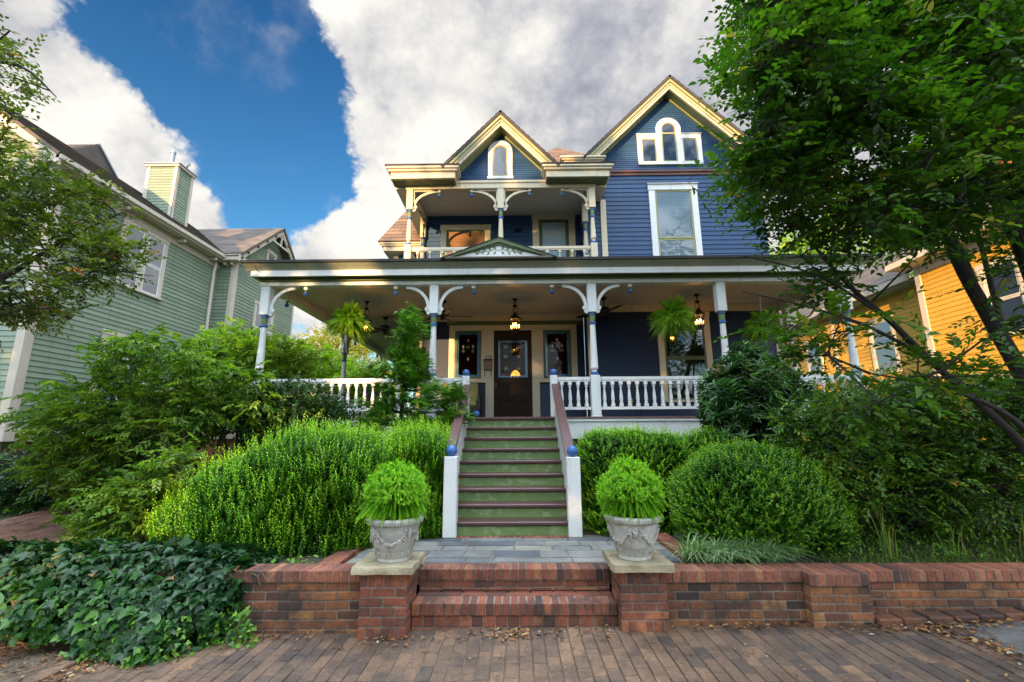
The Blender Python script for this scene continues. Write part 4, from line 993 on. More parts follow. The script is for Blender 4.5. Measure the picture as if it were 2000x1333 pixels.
while x < 7: k.box(x, x + .205, 4.27, 4.42, gz(x) - .06, gz(x) + .055, c=random.random() * .5, b=.01); x += .214
k.build('wall_footing', M['brick_wall'], bpy.data.objects['garden_wall.003'])
# steps
SP = thing('brick_steps', (-.05, 4.7, 0), 'two red brick steps with rowlock edges between the piers', 'steps')
xa, xb = -.955, .865
m = MB(); mo = MB(); courses(m, mo, xa, xb, 4.44, 4.62, -.04, [(.035, .214), (.10, .107)]); courses(m, None, xa, xb, 4.42, 4.625, .092, [ROW]); mo.box(xa + .004, xb - .004, 4.432, 4.73, .09, .186); m.build('lower_step', M['brick'], SP)
m = MB(); x = xa
while x < xb - .03: m.box(x, min(x + .203, xb), 4.628, 4.735, .14, .196, c=random.gauss(.55, .2), b=.005); x += .214
courses(m, mo, xa, xb, 4.735, 4.92, .197, [(.036, .214), (.0665, .214)]); courses(m, None, xa, xb, 4.715, 4.925, .298, [ROW]); mo.box(xa + .004, xb - .004, 4.727, 4.93, .29, .388)
m.build('upper_step', M['brick'], SP); mo.build('mortar', M['mortar'], SP)
# piers
def pier(x0, x1, y0, zb, label):
    P_ = thing('brick_pier', ((x0 + x1) / 2, y0 + .2, zb), label, 'brick pier')
    y1 = y0 + .41; m = MB(); mo = MB(); z = zb; seq = [(.105, .0735), (.0715, .214), (.0715, .214), (.0715, .214), (.0715, .214), (.108, .0735)]
    H = .495 - zb; kk = H / sum(q[0] for q in seq)
    for r_, (h, L) in enumerate(seq):
        h *= kk; n = int(round((x1 - x0) / L)) if L < .1 else None; jt = .012
        if n:
            Lr = (x1 - x0) / n
            for i in range(n): m.box(x0 + i * Lr + jt / 2, x0 + (i + 1) * Lr - jt / 2, y0 + random.uniform(-.002, .002), y0 + .1, z, z + h - jt, c=min(1, max(0, random.gauss(.58, .22))), b=.005)
        else:
            cu = [0, .5, 1] if r_ % 2 else [0, .26, .75, 1]
            for i in range(len(cu) - 1): m.box(x0 + (x1 - x0) * cu[i] + jt / 2, x0 + (x1 - x0) * cu[i + 1] - jt / 2, y0 + random.uniform(-.002, .002), y0 + .1, z, z + h - jt, c=min(1, max(0, random.gauss(.58, .22))), b=.005)
        for sx in (0, 1):
            a, b = (x0, x0 + .1) if sx == 0 else (x1 - .1, x1)
            for (u, v) in ((.112, .25), (.262, .40)) if r_ % 2 else ((.112, .2), (.212, .40)): m.box(a + (random.uniform(-.002, .002) + jt / 2 if sx == 0 else .0), b - (0 if sx == 0 else jt / 2), y0 + u, y0 + v, z, z + h - jt, c=min(1, max(0, random.gauss(.58, .22))), b=.005)
        z += h
    mo.box(x0 + .012, x1 - .012, y0 + .008, y1 - .005, zb, z - .004)
    m.build('brick_courses', M['brick'], P_); mo.build('mortar', M['mortar'], P_)
    c = MB(); N = 9; e = []
    for i in range(4 * N):
        q = i // N; t = (i % N) / N; hw = (x1 - x0) / 2 + .06; xc, yc = (x0 + x1) / 2, (y0 + y1) / 2 - .01
        px_, py_ = ((-1 + 2 * t, -1), (1, -1 + 2 * t), (1 - 2 * t, 1), (-1, 1 - 2 * t))[q]
        j = random.uniform(-.012, .008); e.append((xc + px_ * (hw + j), yc + py_ * (hw + random.uniform(-.012, .008))))
    n = len(e); vs = [(x + random.uniform(-.006, .006), y + random.uniform(-.006, .006), .497) for x, y in e] + [(x + random.uniform(-.008, .008), y + random.uniform(-.008, .008), .525) for x, y in e] + [((x - xc) * .985 + xc, (y - yc) * .985 + yc, .553 + random.uniform(-.002, .002)) for x, y in e] + [((x - xc) * .96 + xc, (y - yc) * .96 + yc, .556) for x, y in e]
    fs = [list(range(n))[::-1]]
    for l in range(3):
        for i in range(n): j = (i + 1) % n; fs.append([l * n + i, l * n + j, (l + 1) * n + j, (l + 1) * n + i])
    fs.append([3 * n + i for i in range(n)]); c.add(vs, fs, random.random()); c.build('capstone', M['cap'], P_, smooth=50)
pier(-1.375, -.955, 4.24, gz(-1.2) - .01, 'brick pier with rough sandstone cap at the left of the steps')
pier(.865, 1.28, 4.28, gz(1.1) - .01, 'brick pier with rough sandstone cap at the right of the steps')
# terrace
s = MB(); s.box(-1.76, 1.66, 4.91, 6.25, .2, .392); tag(s.build('terrace_bed', M['mortar']), kind='structure')
s = MB()
rows = [(4.935, 5.10), (5.11, 5.40), (5.41, 5.63), (5.64, 5.87), (5.88, 6.05)]
cuts = [[-1.74, -1.35, -.98, -.55, -.25, .55, .95, 1.64], [-1.74, -1.5, -.98, -.58, -.28, .22, .52, .98, 1.64], [-1.74, -1.25, -.86, -.5, -.05, .38, .82, 1.2, 1.64], [-1.74, -1.42, -.95, -.62, -.05, .30, .72, 1.05, 1.64], [-1.74, -1.3, -.7, .05, .6, 1.1, 1.64]]
for (a, b), cs in zip(rows, cuts):
    for i in range(len(cs) - 1):
        x0, x1 = cs[i] + .005, cs[i + 1] - .005; zt = .400 + random.uniform(-.002, .004); e = lambda: random.uniform(-.004, .004); t1, t2 = random.uniform(-.003, .003), random.uniform(-.003, .003)
        lo = [(x0 + e(), a + e(), .37), (x1 + e(), a + e(), .37), (x1 + e(), b + e(), .37), (x0 + e(), b + e(), .37)]
        hi = [(lo[0][0] + .006, lo[0][1] + .006, zt + t1), (lo[1][0] - .006, lo[1][1] + .006, zt + t2), (lo[2][0] - .006, lo[2][1] - .006, zt - t1), (lo[3][0] + .006, lo[3][1] - .006, zt - t2)]
        s.add(lo + hi, [(4, 5, 6, 7), (0, 1, 5, 4), (1, 2, 6, 5), (2, 3, 7, 6), (3, 0, 4, 7)])
tag(s.build('terrace', M['flag'], smooth=20), kind='structure')
s = MB(); x = -.9
while x < .75: s.box(x, x + .064, 6.06, 6.155, .33, .405, c=random.gauss(.6, .2), b=.005); x += .0745
for xo in (-1.97, 1.67):
    y = 4.63
    while y < 6.2: s.box(xo, xo + .2, y, y + .064, .25, .432, c=random.gauss(.6, .2), b=.005); y += .0745
tag(s.build('terrace_edging', M['brick_cap']), kind='structure')
s = MB(); s.box(-1.96, -1.78, 4.63, 6.2, .2, .422); s.box(1.68, 1.86, 4.63, 6.2, .2, .422); tag(s.build('terrace_edging_mortar', M['mortar']), kind='structure')

# ================================================================== URNS
def urn(x, y, z, label, rot, gid):
    U = thing('stone_urn', (x, y, z), label, 'planter')
    H = .375
    m = MB((x, y, z), rot)
    def rad(t): return .145 + .075 * t + .012 * math.sin(t * PI)
    prof = [(.135, 0), (.148, .004), (.150, .018), (.146, .03)] + [(rad(t), .03 + t * .28) for t in (0, .1, .2, .27)] + [(rad(.27) + .008, .115), (rad(.29) + .008, .125)] + [(rad(t), .03 + t * .28) for t in (.32, .5, .7, .9, 1)]
    prof += [(.228, .312), (.245, .322), (.252, .338), (.250, .356), (.238, .368), (.222, .372), (.212, .366), (.208, .33)]
    m.lathe(prof, 0, 0, 48); b = m.build('urn_body', M['urn'], U, smooth=50)
    m = MB((x, y, z), rot)
    for k in range(4):                                     # swags of fruit hung between rosettes
        a0 = k * PI / 2 + PI / 4; n = 17
        for i in range(n):
            t = i / (n - 1); a = a0 + (t - .5) * 1.18; zz = .265 - .105 * (1 - (2 * t - 1) ** 2); r = rad((zz - .03) / .28) + .004
            for q in range(3):
                m.ball((r + .004) * math.cos(a + random.uniform(-.03, .03)), (r + .004) * math.sin(a + random.uniform(-.03, .03)), zz + random.uniform(-.013, .013), random.uniform(.0085, .0125), 7)
        for sgn in (-1, 1):                                # drops beside the masks
            for i in range(9):
                a = k * PI / 2 + sgn * (.20 + random.uniform(-.035, .035)); zz = .255 - i * .009; r = rad((zz - .03) / .28) + .005; m.ball(r * math.cos(a), r * math.sin(a), zz, .011, 7)
        a = k * PI / 2                                     # small mask in relief
        for (da, dz, rr, o) in ((0, .25, .030, 0), (0, .228, .022, .006), (0, .245, .011, .024), (-.07, .265, .014, .008), (.07, .265, .014, .008), (0, .275, .018, .01), (-.05, .252, .009, .018), (.05, .252, .009, .018)):
            r = rad((dz - .03) / .28) + o - .008; m.ball(r * math.cos(a + da), r * math.sin(a + da), dz, rr, 10)
    m.build('relief_garland', M['urn'], U)
    m = MB((x, y, z), rot)
    for k in range(14):                                    # shells round the foot
        a = k * 2 * PI / 14
        for q in range(5):
            b_ = -.6 + q * .3; r = rad(.12) + .002; m.tube([((r) * math.cos(a), (r) * math.sin(a), .05), ((r + .006) * math.cos(a + b_ * .10), (r + .006) * math.sin(a + b_ * .10), .05 + .040 * math.cos(b_))], [.004, .007], 6)
    for k in range(64):
        a = k * 2 * PI / 64; m.tube([(.247 * math.cos(a), .247 * math.sin(a), .322), (.254 * math.cos(a + .03), .254 * math.sin(a + .03), .355)], .006, 5)
    m.build('relief_band', M['urn'], U)
    s = MB((x, y, z)); s.lathe([(.01, .335), (.207, .33)], 0, 0, 24); s.build('potting_soil', M['soil'], U)
    return U
urn(-1.135, 4.43, .556, 'grey cast stone urn with fruit garland on the left brick pier', PI / 4 + PI + .1, 1)
urn(1.055, 4.47, .556, 'grey cast stone urn with mask in relief on the right brick pier', -.15 - PI / 2 + PI / 2 * 0, 2)

# ================================================================== PORCH THINGS
def lantern(x, y, label):
    L = thing('porch_lantern', (x, y, 4.64), label, 'lantern', 'lanterns on the porch ceiling')
    c = MB(); c.lathe([(.06, 4.645), (.062, 4.625), (.02, 4.60), (.012, 4.53), (.012, 4.50), (.055, 4.49), (.06, 4.475), (.03, 4.46), (.012, 4.44)], x, y, 16); c.build('canopy', M['bronze'], L)
    c = MB()
    for k in range(3): a = 2 * PI * k / 3 + .5; c.tube([(x + .03 * math.cos(a), y + .03 * math.sin(a), 4.47), (x + .105 * math.cos(a), y + .105 * math.sin(a), 4.215)], .006, 6)
    c.build('hanger', M['bronze'], L)
    f = MB(); f.lathe([(.135, 4.165), (.14, 4.19), (.12, 4.215), (.07, 4.245), (.05, 4.26), (.052, 4.285), (.03, 4.30), (.022, 4.33), (.004, 4.345)], x, y, 8); f.lathe([(.05, 3.885), (.10, 3.90), (.105, 3.93), (.10, 3.935)], x, y, 8)
    for k in range(6): a = 2 * PI * k / 6 + .3; f.tube([(x + .10 * math.cos(a), y + .10 * math.sin(a), 3.93), (x + .112 * math.cos(a), y + .112 * math.sin(a), 4.17)], .008, 5)
    f.build('lantern_frame', M['bronze'], L)
    g = MB()
    for k in range(6):
        a, b = 2 * PI * k / 6 + .3, 2 * PI * (k + 1) / 6 + .3
        g.sheet([(x + .098 * math.cos(a), y + .098 * math.sin(a), 3.935), (x + .098 * math.cos(b), y + .098 * math.sin(b), 3.935), (x + .11 * math.cos(b), y + .11 * math.sin(b), 4.165), (x + .11 * math.cos(a), y + .11 * math.sin(a), 4.165)])
    g.build('lantern_glass', M['amber'], L, smooth=0)
    c = MB(); b = MB()
    for k in range(3):
        a = 2 * PI * k / 3 + .9; px_, py_ = x + .04 * math.cos(a), y + .04 * math.sin(a); c.lathe([(.012, 3.93), (.012, 4.01)], px_, py_, 8); b.lathe([(.006, 4.01), (.014, 4.03), (.012, 4.05), (.002, 4.085)], px_, py_, 8)
    c.build('candle_sleeve', M['ivory'], L); b.build('bulb', M['bulb'], L)
lantern(-.04, 9.8, 'lit bronze lantern hanging in front of the door'); lantern(3.94, 9.6, 'lit bronze lantern beside the right hanging fern'); lantern(-3.4, 9.9, 'bronze lantern half hidden behind the left hanging fern')
def fan(x, y, a0, label, nb=5):
    Fn = thing('ceiling_fan', (x, y, 4.67), label, 'ceiling fan', 'ceiling fans on the porch')
    c = MB(); c.lathe([(.075, 4.67), (.07, 4.64), (.025, 4.60), (.013, 4.585), (.013, 4.45)], x, y, 16); c.build('canopy', M['iron'], Fn)
    c = MB(); c.lathe([(.03, 4.45), (.10, 4.44), (.135, 4.41), (.14, 4.34), (.12, 4.30), (.07, 4.29), (.06, 4.26), (.065, 4.23), (.03, 4.215)], x, y, 22); c.build('motor', M['iron'], Fn)
    for k in range(nb):
        a = a0 + 2 * PI * k / nb; ca, sa = math.cos(a), math.sin(a); b = MB((x, y, 0), a)
        b.bar((.11, 0, 4.31), (.22, 0, 4.30), .035, .012)
        o = [(.19, -.05), (.58, -.068), (.66, -.06), (.68, 0), (.66, .06), (.58, .068), (.19, .05)]; tl = .16
        vs = [(u, v, 4.305 + v * tl) for u, v in o] + [(u, v, 4.313 + v * tl) for u, v in o]; n = len(o)
        b.add(vs, [list(range(n))[::-1], [n + i for i in range(n)]] + [[i, (i + 1) % n, n + (i + 1) % n, n + i] for i in range(n)]); b.build('blade', M['iron'], Fn)
    c = MB(); c.tube([(x + .05, y, 4.23), (x + .05, y, 4.08)], .003, 4); c.build('pull_chain', M['iron'], Fn)
fan(-3.4, 11.4, .35, 'black ceiling fan over the left side of the porch'); fan(-1.68, 10.0, .1, 'black ceiling fan behind the column left of the steps'); fan(1.95, 9.85, .05, 'black ceiling fan behind the column right of the steps')
# mailbox
MBX = thing('mailbox', (-.73, 11.2, 3.24), 'dark metal wall mailbox with two newspaper hooks left of the door', 'mailbox')
c = MB(); c.box(-.83, -.63, 11.16, 11.24, 3.24, 3.46, b=.008); c.build('box_body', M['copper'], MBX)
c = MB(); c.prismx([(11.15, 3.455), (11.24, 3.455), (11.24, 3.53), (11.15, 3.475)], -.84, -.62); c.build('box_lid', M['copper'], MBX)
for x in (-.81, -.65): c = MB(); c.tube([(x, 11.23, 3.25), (x, 11.22, 3.12), (x, 11.19, 3.085), (x, 11.15, 3.09), (x, 11.14, 3.13)], .007, 6); c.build('newspaper_hook', M['iron'], MBX)
# loveseat
S = thing('porch_loveseat', (-1.45, 10.8, FL), 'dark wicker loveseat with olive cushions left of the front door', 'loveseat')
x0, x1 = -2.05, -.86
c = MB(); c.box(x0, x1, 10.45, 11.1, 2.20, 2.29, b=.01); c.box(x0, x1, 11.04, 11.12, 2.29, 2.86, b=.01)
for x in (x0, x1 - .05): c.box(x, x + .05, 10.45, 11.04, 2.55, 2.60, b=.01); c.box(x, x + .05, 10.45, 10.5, 2.29, 2.549)
c.build('frame', M['wick'], S)
for x in (x0, x1 - .05):
    for y in (10.46, 11.05): c = MB(); c.box(x, x + .05, y, y + .05, FL, 2.199); c.build('leg', M['wick'], S)
for a, b in ((x0 + .06, -1.46), (-1.45, x1 - .06)):
    c = MB(); c.box(a, b, 10.43, 10.98, 2.291, 2.42, b=.045); c.build('seat_cushion', M['cushion'], S)
    c = MB(); c.add([(a, 10.80, 2.43), (b, 10.80, 2.43), (b, 10.97, 2.43), (a, 10.97, 2.43), (a + .03, 10.92, 2.90), (b - .03, 10.92, 2.90), (b - .02, 11.03, 2.88), (a + .02, 11.03, 2.88)], BOXF); o = c.build('back_cushion', M['cushion'], S)
    bv = o.modifiers.new('b', 'BEVEL'); bv.width = .04; bv.segments = 3
c = MB(); c.ball(-.79, 8.75, FL + .075, .07, 22); tag(c.build('garden_ball', M['ballblue']), 'small blue ball on the porch floor beside the left newel post', 'ball')
# rocking chair
RC = thing('rocking_chair', (-4.05, 12.3, FL), 'black slat-backed rocking chair at the left end of the porch', 'rocking chair')
rx, ry = -4.05, 12.3
c = MB(); c.box(rx - .26, rx + .26, ry - .26, ry + .24, FL + .42, FL + .46, b=.01); c.build('seat', M['iron'], RC)
c = MB()
for k in range(7): x = rx - .21 + k * .07; c.bar((x, ry + .22, FL + .46), (x, ry + .42, FL + 1.22), .035, .015)
for x in (-.26, .26): c.bar((rx + x, ry + .22, FL + .1), (rx + x, ry + .44, FL + 1.30), .04, .04)
c.bar((rx - .27, ry + .43, FL + 1.25), (rx + .27, ry + .43, FL + 1.25), .04, .10); c.build('backrest', M['iron'], RC)
for sx in (-.26, .26):
    c = MB(); c.bar((rx + sx, ry - .3, FL + .66), (rx + sx, ry + .3, FL + .68), .07, .025); c.bar((rx + sx, ry - .24, FL + .06), (rx + sx, ry - .24, FL + .65), .04, .04); c.build('arm', M['iron'], RC)
    c = MB(); c.tube([(rx + sx, ry - .45, FL + .10), (rx + sx, ry - .2, FL + .035), (rx + sx, ry + .1, FL + .02), (rx + sx, ry + .4, FL + .06), (rx + sx, ry + .6, FL + .14)], .02, 6); c.build('rocker', M['iron'], RC)
# small iron table with a yellow cup
TB = thing('side_table', (2.15, 9.5, FL), 'small black wire table on the porch right of the steps', 'table')
c = MB(); c.box(1.75, 2.55, 9.3, 9.7, 2.262, 2.28); c.build('table_top', M['iron'], TB)
for (x, y, a) in ((1.85, 9.35, -.08), (2.45, 9.35, .08), (1.85, 9.65, -.08), (2.45, 9.65, .08)): c = MB(); c.tube([(x, y, 2.262), (x + a, y, FL)], .008, 6); c.build('leg', M['iron'], TB)
c = MB(); c.lathe([(.03, 2.281), (.045, 2.29), (.05, 2.37), (.046, 2.37), (.04, 2.295)], 2.31, 9.42, 16); tag(c.build('cup', M['yellowcup']), 'bright yellow cup standing on the small porch table', 'cup')
# ================================================================== FOLIAGE TOOLS
def unit(a): return a / (np.linalg.norm(a, axis=-1, keepdims=True) + 1e-9)
def rvec(n): return unit(RNG.normal(size=(n, 3)))
def nz(p, f, seed=0):
    g = np.random.default_rng(100 + seed); o = np.zeros(len(p))
    for k in range(5):
        d = unit(g.normal(size=(1, 3)))[0] * f * (1 + k * .7); o += np.sin(p @ d + g.random() * 6.28 + 1.3 * np.sin(p @ (np.roll(d, 1) * .7))) / (1 + k * .5)
    return o / 2.2
def mesh_np(name, V, faces_list, rnd, m, parent=None, smooth_=False):
    """faces_list: list of (nf, k) int arrays with equal k groups; rnd: per-face array in the same order"""
    me = bpy.data.meshes.new(name); nv = len(V); me.vertices.add(nv); me.vertices.foreach_set('co', V.astype(np.float32).ravel())
    loops = np.concatenate([f.ravel() for f in faces_list]).astype(np.int32)
    cnt = np.concatenate([np.full(len(f), f.shape[1]) for f in faces_list]); st = np.concatenate([[0], np.cumsum(cnt)[:-1]]).astype(np.int32)
    me.loops.add(len(loops)); me.loops.foreach_set('vertex_index', loops)
    me.polygons.add(len(cnt)); me.polygons.foreach_set('loop_start', st)
    at_ = me.attributes.new('rnd', 'FLOAT', 'FACE'); at_.data.foreach_set('value', rnd.astype(np.float32))
    me.update(calc_edges=True)
    if smooth_: me.polygons.foreach_set('use_smooth', np.ones(len(cnt), dtype=bool))
    me.materials.append(m)
    return link(name, me, parent)
class Leaves:
    def __init__(s): s.V = []; s.F = []; s.r = []; s.n = 0
    def add(s, P, D, N, L, W, rnd, fold=.22, droop=.15, six=True):
        n = len(P); D = unit(D); S = unit(np.cross(D, N)); N = unit(np.cross(S, D))
        L = np.broadcast_to(np.asarray(L, float), (n,))[:, None]; W = np.broadcast_to(np.asarray(W, float), (n,))[:, None]
        if six:
            pts = [P, P + D * L * .33 + S * W * .5 + N * W * fold, P + D * L * .70 + S * W * .36 + N * (W * fold - L * droop * .35), P + D * L - N * L * droop, P + D * L * .70 - S * W * .36 + N * (W * fold - L * droop * .35), P + D * L * .33 - S * W * .5 + N * W * fold]
            k = 6; fs = np.array([[0, 3, 2, 1], [0, 5, 4, 3]])
        else:
            pts = [P, P + D * L * .45 + S * W * .5 + N * W * fold, P + D * L - N * L * droop, P + D * L * .45 - S * W * .5 + N * W * fold]; k = 4; fs = np.array([[0, 2, 1], [0, 3, 2]]) if False else np.array([[0, 1, 2, 3]])
        V = np.stack(pts, 1).reshape(-1, 3); base = s.n + np.arange(n)[:, None, None] * k
        s.V.append(V); s.F.append((base + fs[None]).reshape(-1, 4)); s.r.append(np.repeat(np.clip(rnd, 0, 1), len(fs))); s.n += len(V)
    def build(s, name, m, parent=None): return mesh_np(name, np.concatenate(s.V), [np.concatenate(s.F)], np.concatenate(s.r), m, parent)
def sprays(lv, B, D, Ln, k, L, W, rnd, ang=.9, upw=1.0, jit=.25, six=True, droop=.15, fold=.2, zig=True):
    """flat alternate-leaved twigs: B base, D direction (m,3), Ln length, k leaves each"""
    m = len(B); D = unit(D); up = np.tile(np.array([0, 0, 1.]), (m, 1)) * upw + RNG.normal(size=(m, 3)) * .3
    S = unit(np.cross(D, up)); N = unit(np.cross(S, D))
    t = (np.arange(k) + .6) / k
    P = B[:, None] + D[:, None] * (Ln[:, None, None] * t[None, :, None]); P = P - N[:, None] * (Ln[:, None, None] * .12 * (t ** 2)[None, :, None])
    sg = np.where(np.arange(k) % 2 == 0, 1, -1)[None, :, None]
    a = ang * (1 - .35 * t)[None, :, None]
    LD = D[:, None] * np.cos(a) + S[:, None] * sg * np.sin(a) + RNG.normal(size=(m, k, 3)) * jit * .5
    NN = N[:, None] + RNG.normal(size=(m, k, 3)) * jit
    r = (rnd[:, None] + RNG.normal(size=(m, k)) * .10)
    sc = (RNG.uniform(.7, 1.15, (m, k)) * (1 - .25 * t)[None]).ravel()
    lv.add(P.reshape(-1, 3), LD.reshape(-1, 3), NN.reshape(-1, 3), L * sc, W * sc, r.ravel(), fold, droop, six)
def spirals(lv, B, D, Ln, k, L, W, rnd, openn=.9, six=False, tipup=.35, droop=.1, fold=.2):
    m = len(B); D = unit(D); S = unit(np.cross(D, rvec(m))); T = np.cross(D, S)
    t = (np.arange(k) + .4) / k; a = np.arange(k) * 2.4
    rad = S[:, None] * np.cos(a)[None, :, None] + T[:, None] * np.sin(a)[None, :, None]
    P = B[:, None] + D[:, None] * (Ln[:, None, None] * t[None, :, None])
    LD = D[:, None] * (.45 + .5 * t)[None, :, None] + rad * openn; NN = D[:, None] - rad * .4 + RNG.normal(size=(m, k, 3)) * .2
    r = rnd[:, None] + (t * tipup)[None] + RNG.normal(size=(m, k)) * .07
    sc = (RNG.uniform(.75, 1.2, (m, k)) * (1.05 - .35 * t)[None]).ravel()
    lv.add(P.reshape(-1, 3), LD.reshape(-1, 3), NN.reshape(-1, 3), L * sc, W * sc, r.ravel(), fold, droop, six)
def shell_pts(lobes, n, noise_f=4, noise_a=.06, zmin=-9, seed=0, depth=.0):
    """points and outward normals on the union of super-ellipsoids (cx,cy,cz,rx,ry,rz,p)"""
    A = np.array([l[3] * l[4] + l[3] * l[5] + l[4] * l[5] for l in lobes]); A = A / A.sum(); Ps, Ns = [], []
    for l, w in zip(lobes, A):
        m = int(n * w * 1.6); c = np.array(l[:3]); r = np.array(l[3:6]); p = l[6]
        u = rvec(m); s = (np.abs(u) ** p).sum(1) ** (-1 / p); q = u * s[:, None]
        N = unit(np.sign(q) * np.abs(q) ** (p - 1) / r); P = c + q * r
        P = P + N * (nz(P, noise_f, seed) * noise_a)[:, None] - N * (RNG.random(m) ** 1.5 * depth)[:, None]
        ok = P[:, 2] > zmin
        for l2 in lobes:
            if l2 is l: continue
            d = (np.abs((P - np.array(l2[:3])) / np.array(l2[3:6])) ** l2[6]).sum(1); ok &= d > .85
        Ps.append(P[ok]); Ns.append(N[ok])
    return np.concatenate(Ps), np.concatenate(Ns)
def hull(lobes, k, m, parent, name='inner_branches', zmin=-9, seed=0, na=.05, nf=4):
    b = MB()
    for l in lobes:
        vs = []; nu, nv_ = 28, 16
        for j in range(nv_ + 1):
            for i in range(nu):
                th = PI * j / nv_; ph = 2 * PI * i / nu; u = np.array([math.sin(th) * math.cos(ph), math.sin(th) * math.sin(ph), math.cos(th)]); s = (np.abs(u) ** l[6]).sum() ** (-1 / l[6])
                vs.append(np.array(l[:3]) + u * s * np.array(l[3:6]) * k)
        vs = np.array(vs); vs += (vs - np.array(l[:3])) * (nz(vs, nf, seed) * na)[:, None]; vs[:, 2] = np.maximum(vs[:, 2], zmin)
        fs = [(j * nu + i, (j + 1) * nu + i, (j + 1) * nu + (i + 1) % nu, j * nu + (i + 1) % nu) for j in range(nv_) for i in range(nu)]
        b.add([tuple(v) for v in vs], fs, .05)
    return b.build(name, m, parent)

LM = {}
LM['box_bright'] = leafmat('bright_boxwood_leaf', [(0, (.010, .045, .004)), (.3, (.042, .16, .006)), (.6, (.16, .38, .008)), (1, (.40, .66, .02))], .3, .42)
LM['box'] = leafmat('boxwood_leaf', [(0, (.012, .045, .005)), (.35, (.038, .135, .006)), (.7, (.11, .29, .010)), (1, (.30, .50, .02))], .27, .35, .4)
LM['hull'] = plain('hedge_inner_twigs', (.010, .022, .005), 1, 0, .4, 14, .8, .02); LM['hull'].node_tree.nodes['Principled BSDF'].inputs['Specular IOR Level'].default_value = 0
LM['crypt'] = leafmat('cryptomeria_needle', [(0, (.035, .14, .008)), (.5, (.14, .40, .012)), (1, (.36, .66, .03))], .3, .5)
LM['horn'] = leafmat('hornbeam_leaf', [(0, (.014, .048, .004)), (.45, (.042, .12, .007)), (.8, (.095, .205, .010)), (.965, (.16, .28, .014)), (1, (.30, .28, .03))], .42, .42)
LM['left'] = leafmat('left_tree_leaf', [(0, (.03, .055, .008)), (.5, (.095, .15, .012)), (.88, (.22, .27, .025)), (.95, (.20, .20, .03)), (1, (.45, .16, .03))], .32, .45)
LM['dog'] = leafmat('dogwood_leaf', [(0, (.03, .09, .010)), (.5, (.115, .23, .016)), (.9, (.24, .37, .028)), (1, (.26, .38, .04))], .38, .45)
LM['lime'] = leafmat('lime_shrub_leaf', [(0, (.07, .16, .012)), (.5, (.19, .33, .02)), (.9, (.34, .46, .03)), (1, (.48, .48, .04))], .42, .5)
LM['golden'] = leafmat('golden_lit_leaf', [(0, (.22, .22, .02)), (.5, (.45, .38, .03)), (1, (.6, .45, .05))], .4, .5)  # golden light on the far tree is put into this leaf colour
LM['camellia'] = leafmat('dark_glossy_leaf', [(0, (.010, .034, .010)), (.6, (.026, .085, .018)), (.93, (.06, .17, .022)), (1, (.25, .4, .03))], .18, .28, .5)
LM['laurel'] = leafmat('laurel_leaf', [(0, (.014, .045, .016)), (.6, (.06, .17, .038)), (.93, (.12, .26, .05)), (1, (.30, .14, .07))], .18, .28, .6)
LM['shade'] = leafmat('understory_leaf', [(0, (.014, .05, .008)), (.55, (.10, .24, .016)), (.9, (.22, .40, .025)), (.96, (.12, .19, .02)), (1, (.5, .33, .03))], .25, .33, .5)
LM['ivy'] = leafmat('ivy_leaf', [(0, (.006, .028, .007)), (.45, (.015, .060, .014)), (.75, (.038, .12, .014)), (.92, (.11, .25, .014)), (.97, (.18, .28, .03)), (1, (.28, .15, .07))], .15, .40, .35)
LM['fern'] = leafmat('fern_frond', [(0, (.09, .22, .010)), (.6, (.22, .42, .018)), (.95, (.36, .54, .035)), (1, (.3, .22, .06))], .35, .5)
LM['hinoki'] = leafmat('hinoki_spray', [(0, (.03, .11, .010)), (.5, (.10, .27, .016)), (.9, (.21, .42, .025)), (.97, (.2, .36, .03)), (1, (.32, .16, .05))], .2, .5)
LM['lirio'] = leafmat('liriope_blade', [(0, (.08, .18, .06)), (.5, (.18, .32, .12)), (1, (.42, .54, .28))], .25, .4)
LM['weed'] = leafmat('weed_blade', [(0, (.03, .075, .012)), (.6, (.085, .18, .02)), (.9, (.17, .28, .03)), (1, (.38, .30, .12))], .3, .5)
LM['street'] = leafmat('street_tree_leaf', [(0, (.02, .05, .01)), (1, (.06, .12, .02))], .2, .5)
LM['litter'] = leafmat('fallen_leaf', [(0, (.05, .028, .015)), (.4, (.16, .07, .025)), (.75, (.30, .13, .04)), (.92, (.38, .25, .08)), (1, (.4, .38, .28))], .1, .7)

# ================================================================== HEDGES AND BOXWOODS
def hedge(name, label, cat, base, lobes, n, k, L, W, sl, mat, zmin, lo=.1, up=.8, spread=.45, hk=.90, na=.06, depth=.06, nf=4, tipup=.35):
    T = thing(name, base, label, cat); P, N = shell_pts(lobes, n, nf, na, zmin, len(name), depth); lv = Leaves(); m = len(P)
    D = unit(N * (1 - up * .5) + np.array([0, 0, up]) + RNG.normal(size=(m, 3)) * spread)
    r = lo + RNG.random(m) ** 1.3 * .45 + .15 * nz(P, 3.2, 9)
    ln = sl * (.35 + .6 * RNG.random(m) ** 1.7)
    spirals(lv, P - D * (ln * .5)[:, None] - N * .03, D, ln, k, L, W, r * .62, .85, False, tipup * .5)
    s = RNG.random(m) < .30 * (.55 + .45 * np.clip(nz(P, 4.5, 3) + .4, 0, 1.5)); q = int(s.sum()); l2 = sl * RNG.uniform(.75, 1.9, q)
    D2 = unit(N[s] * (1 - up * .55) * .8 + np.array([0, 0, up]) + RNG.normal(size=(q, 3)) * spread * .55)
    spirals(lv, P[s] - D2 * (l2 * .3)[:, None], D2, l2, int(k * 1.35), L * .95, W, .30 + RNG.random(q) * .32, .7, False, tipup * 1.15)
    hull(lobes, hk - .07, LM['hull'], T, zmin=zmin, na=0); lv.build('leaves', LM[mat], T); return T
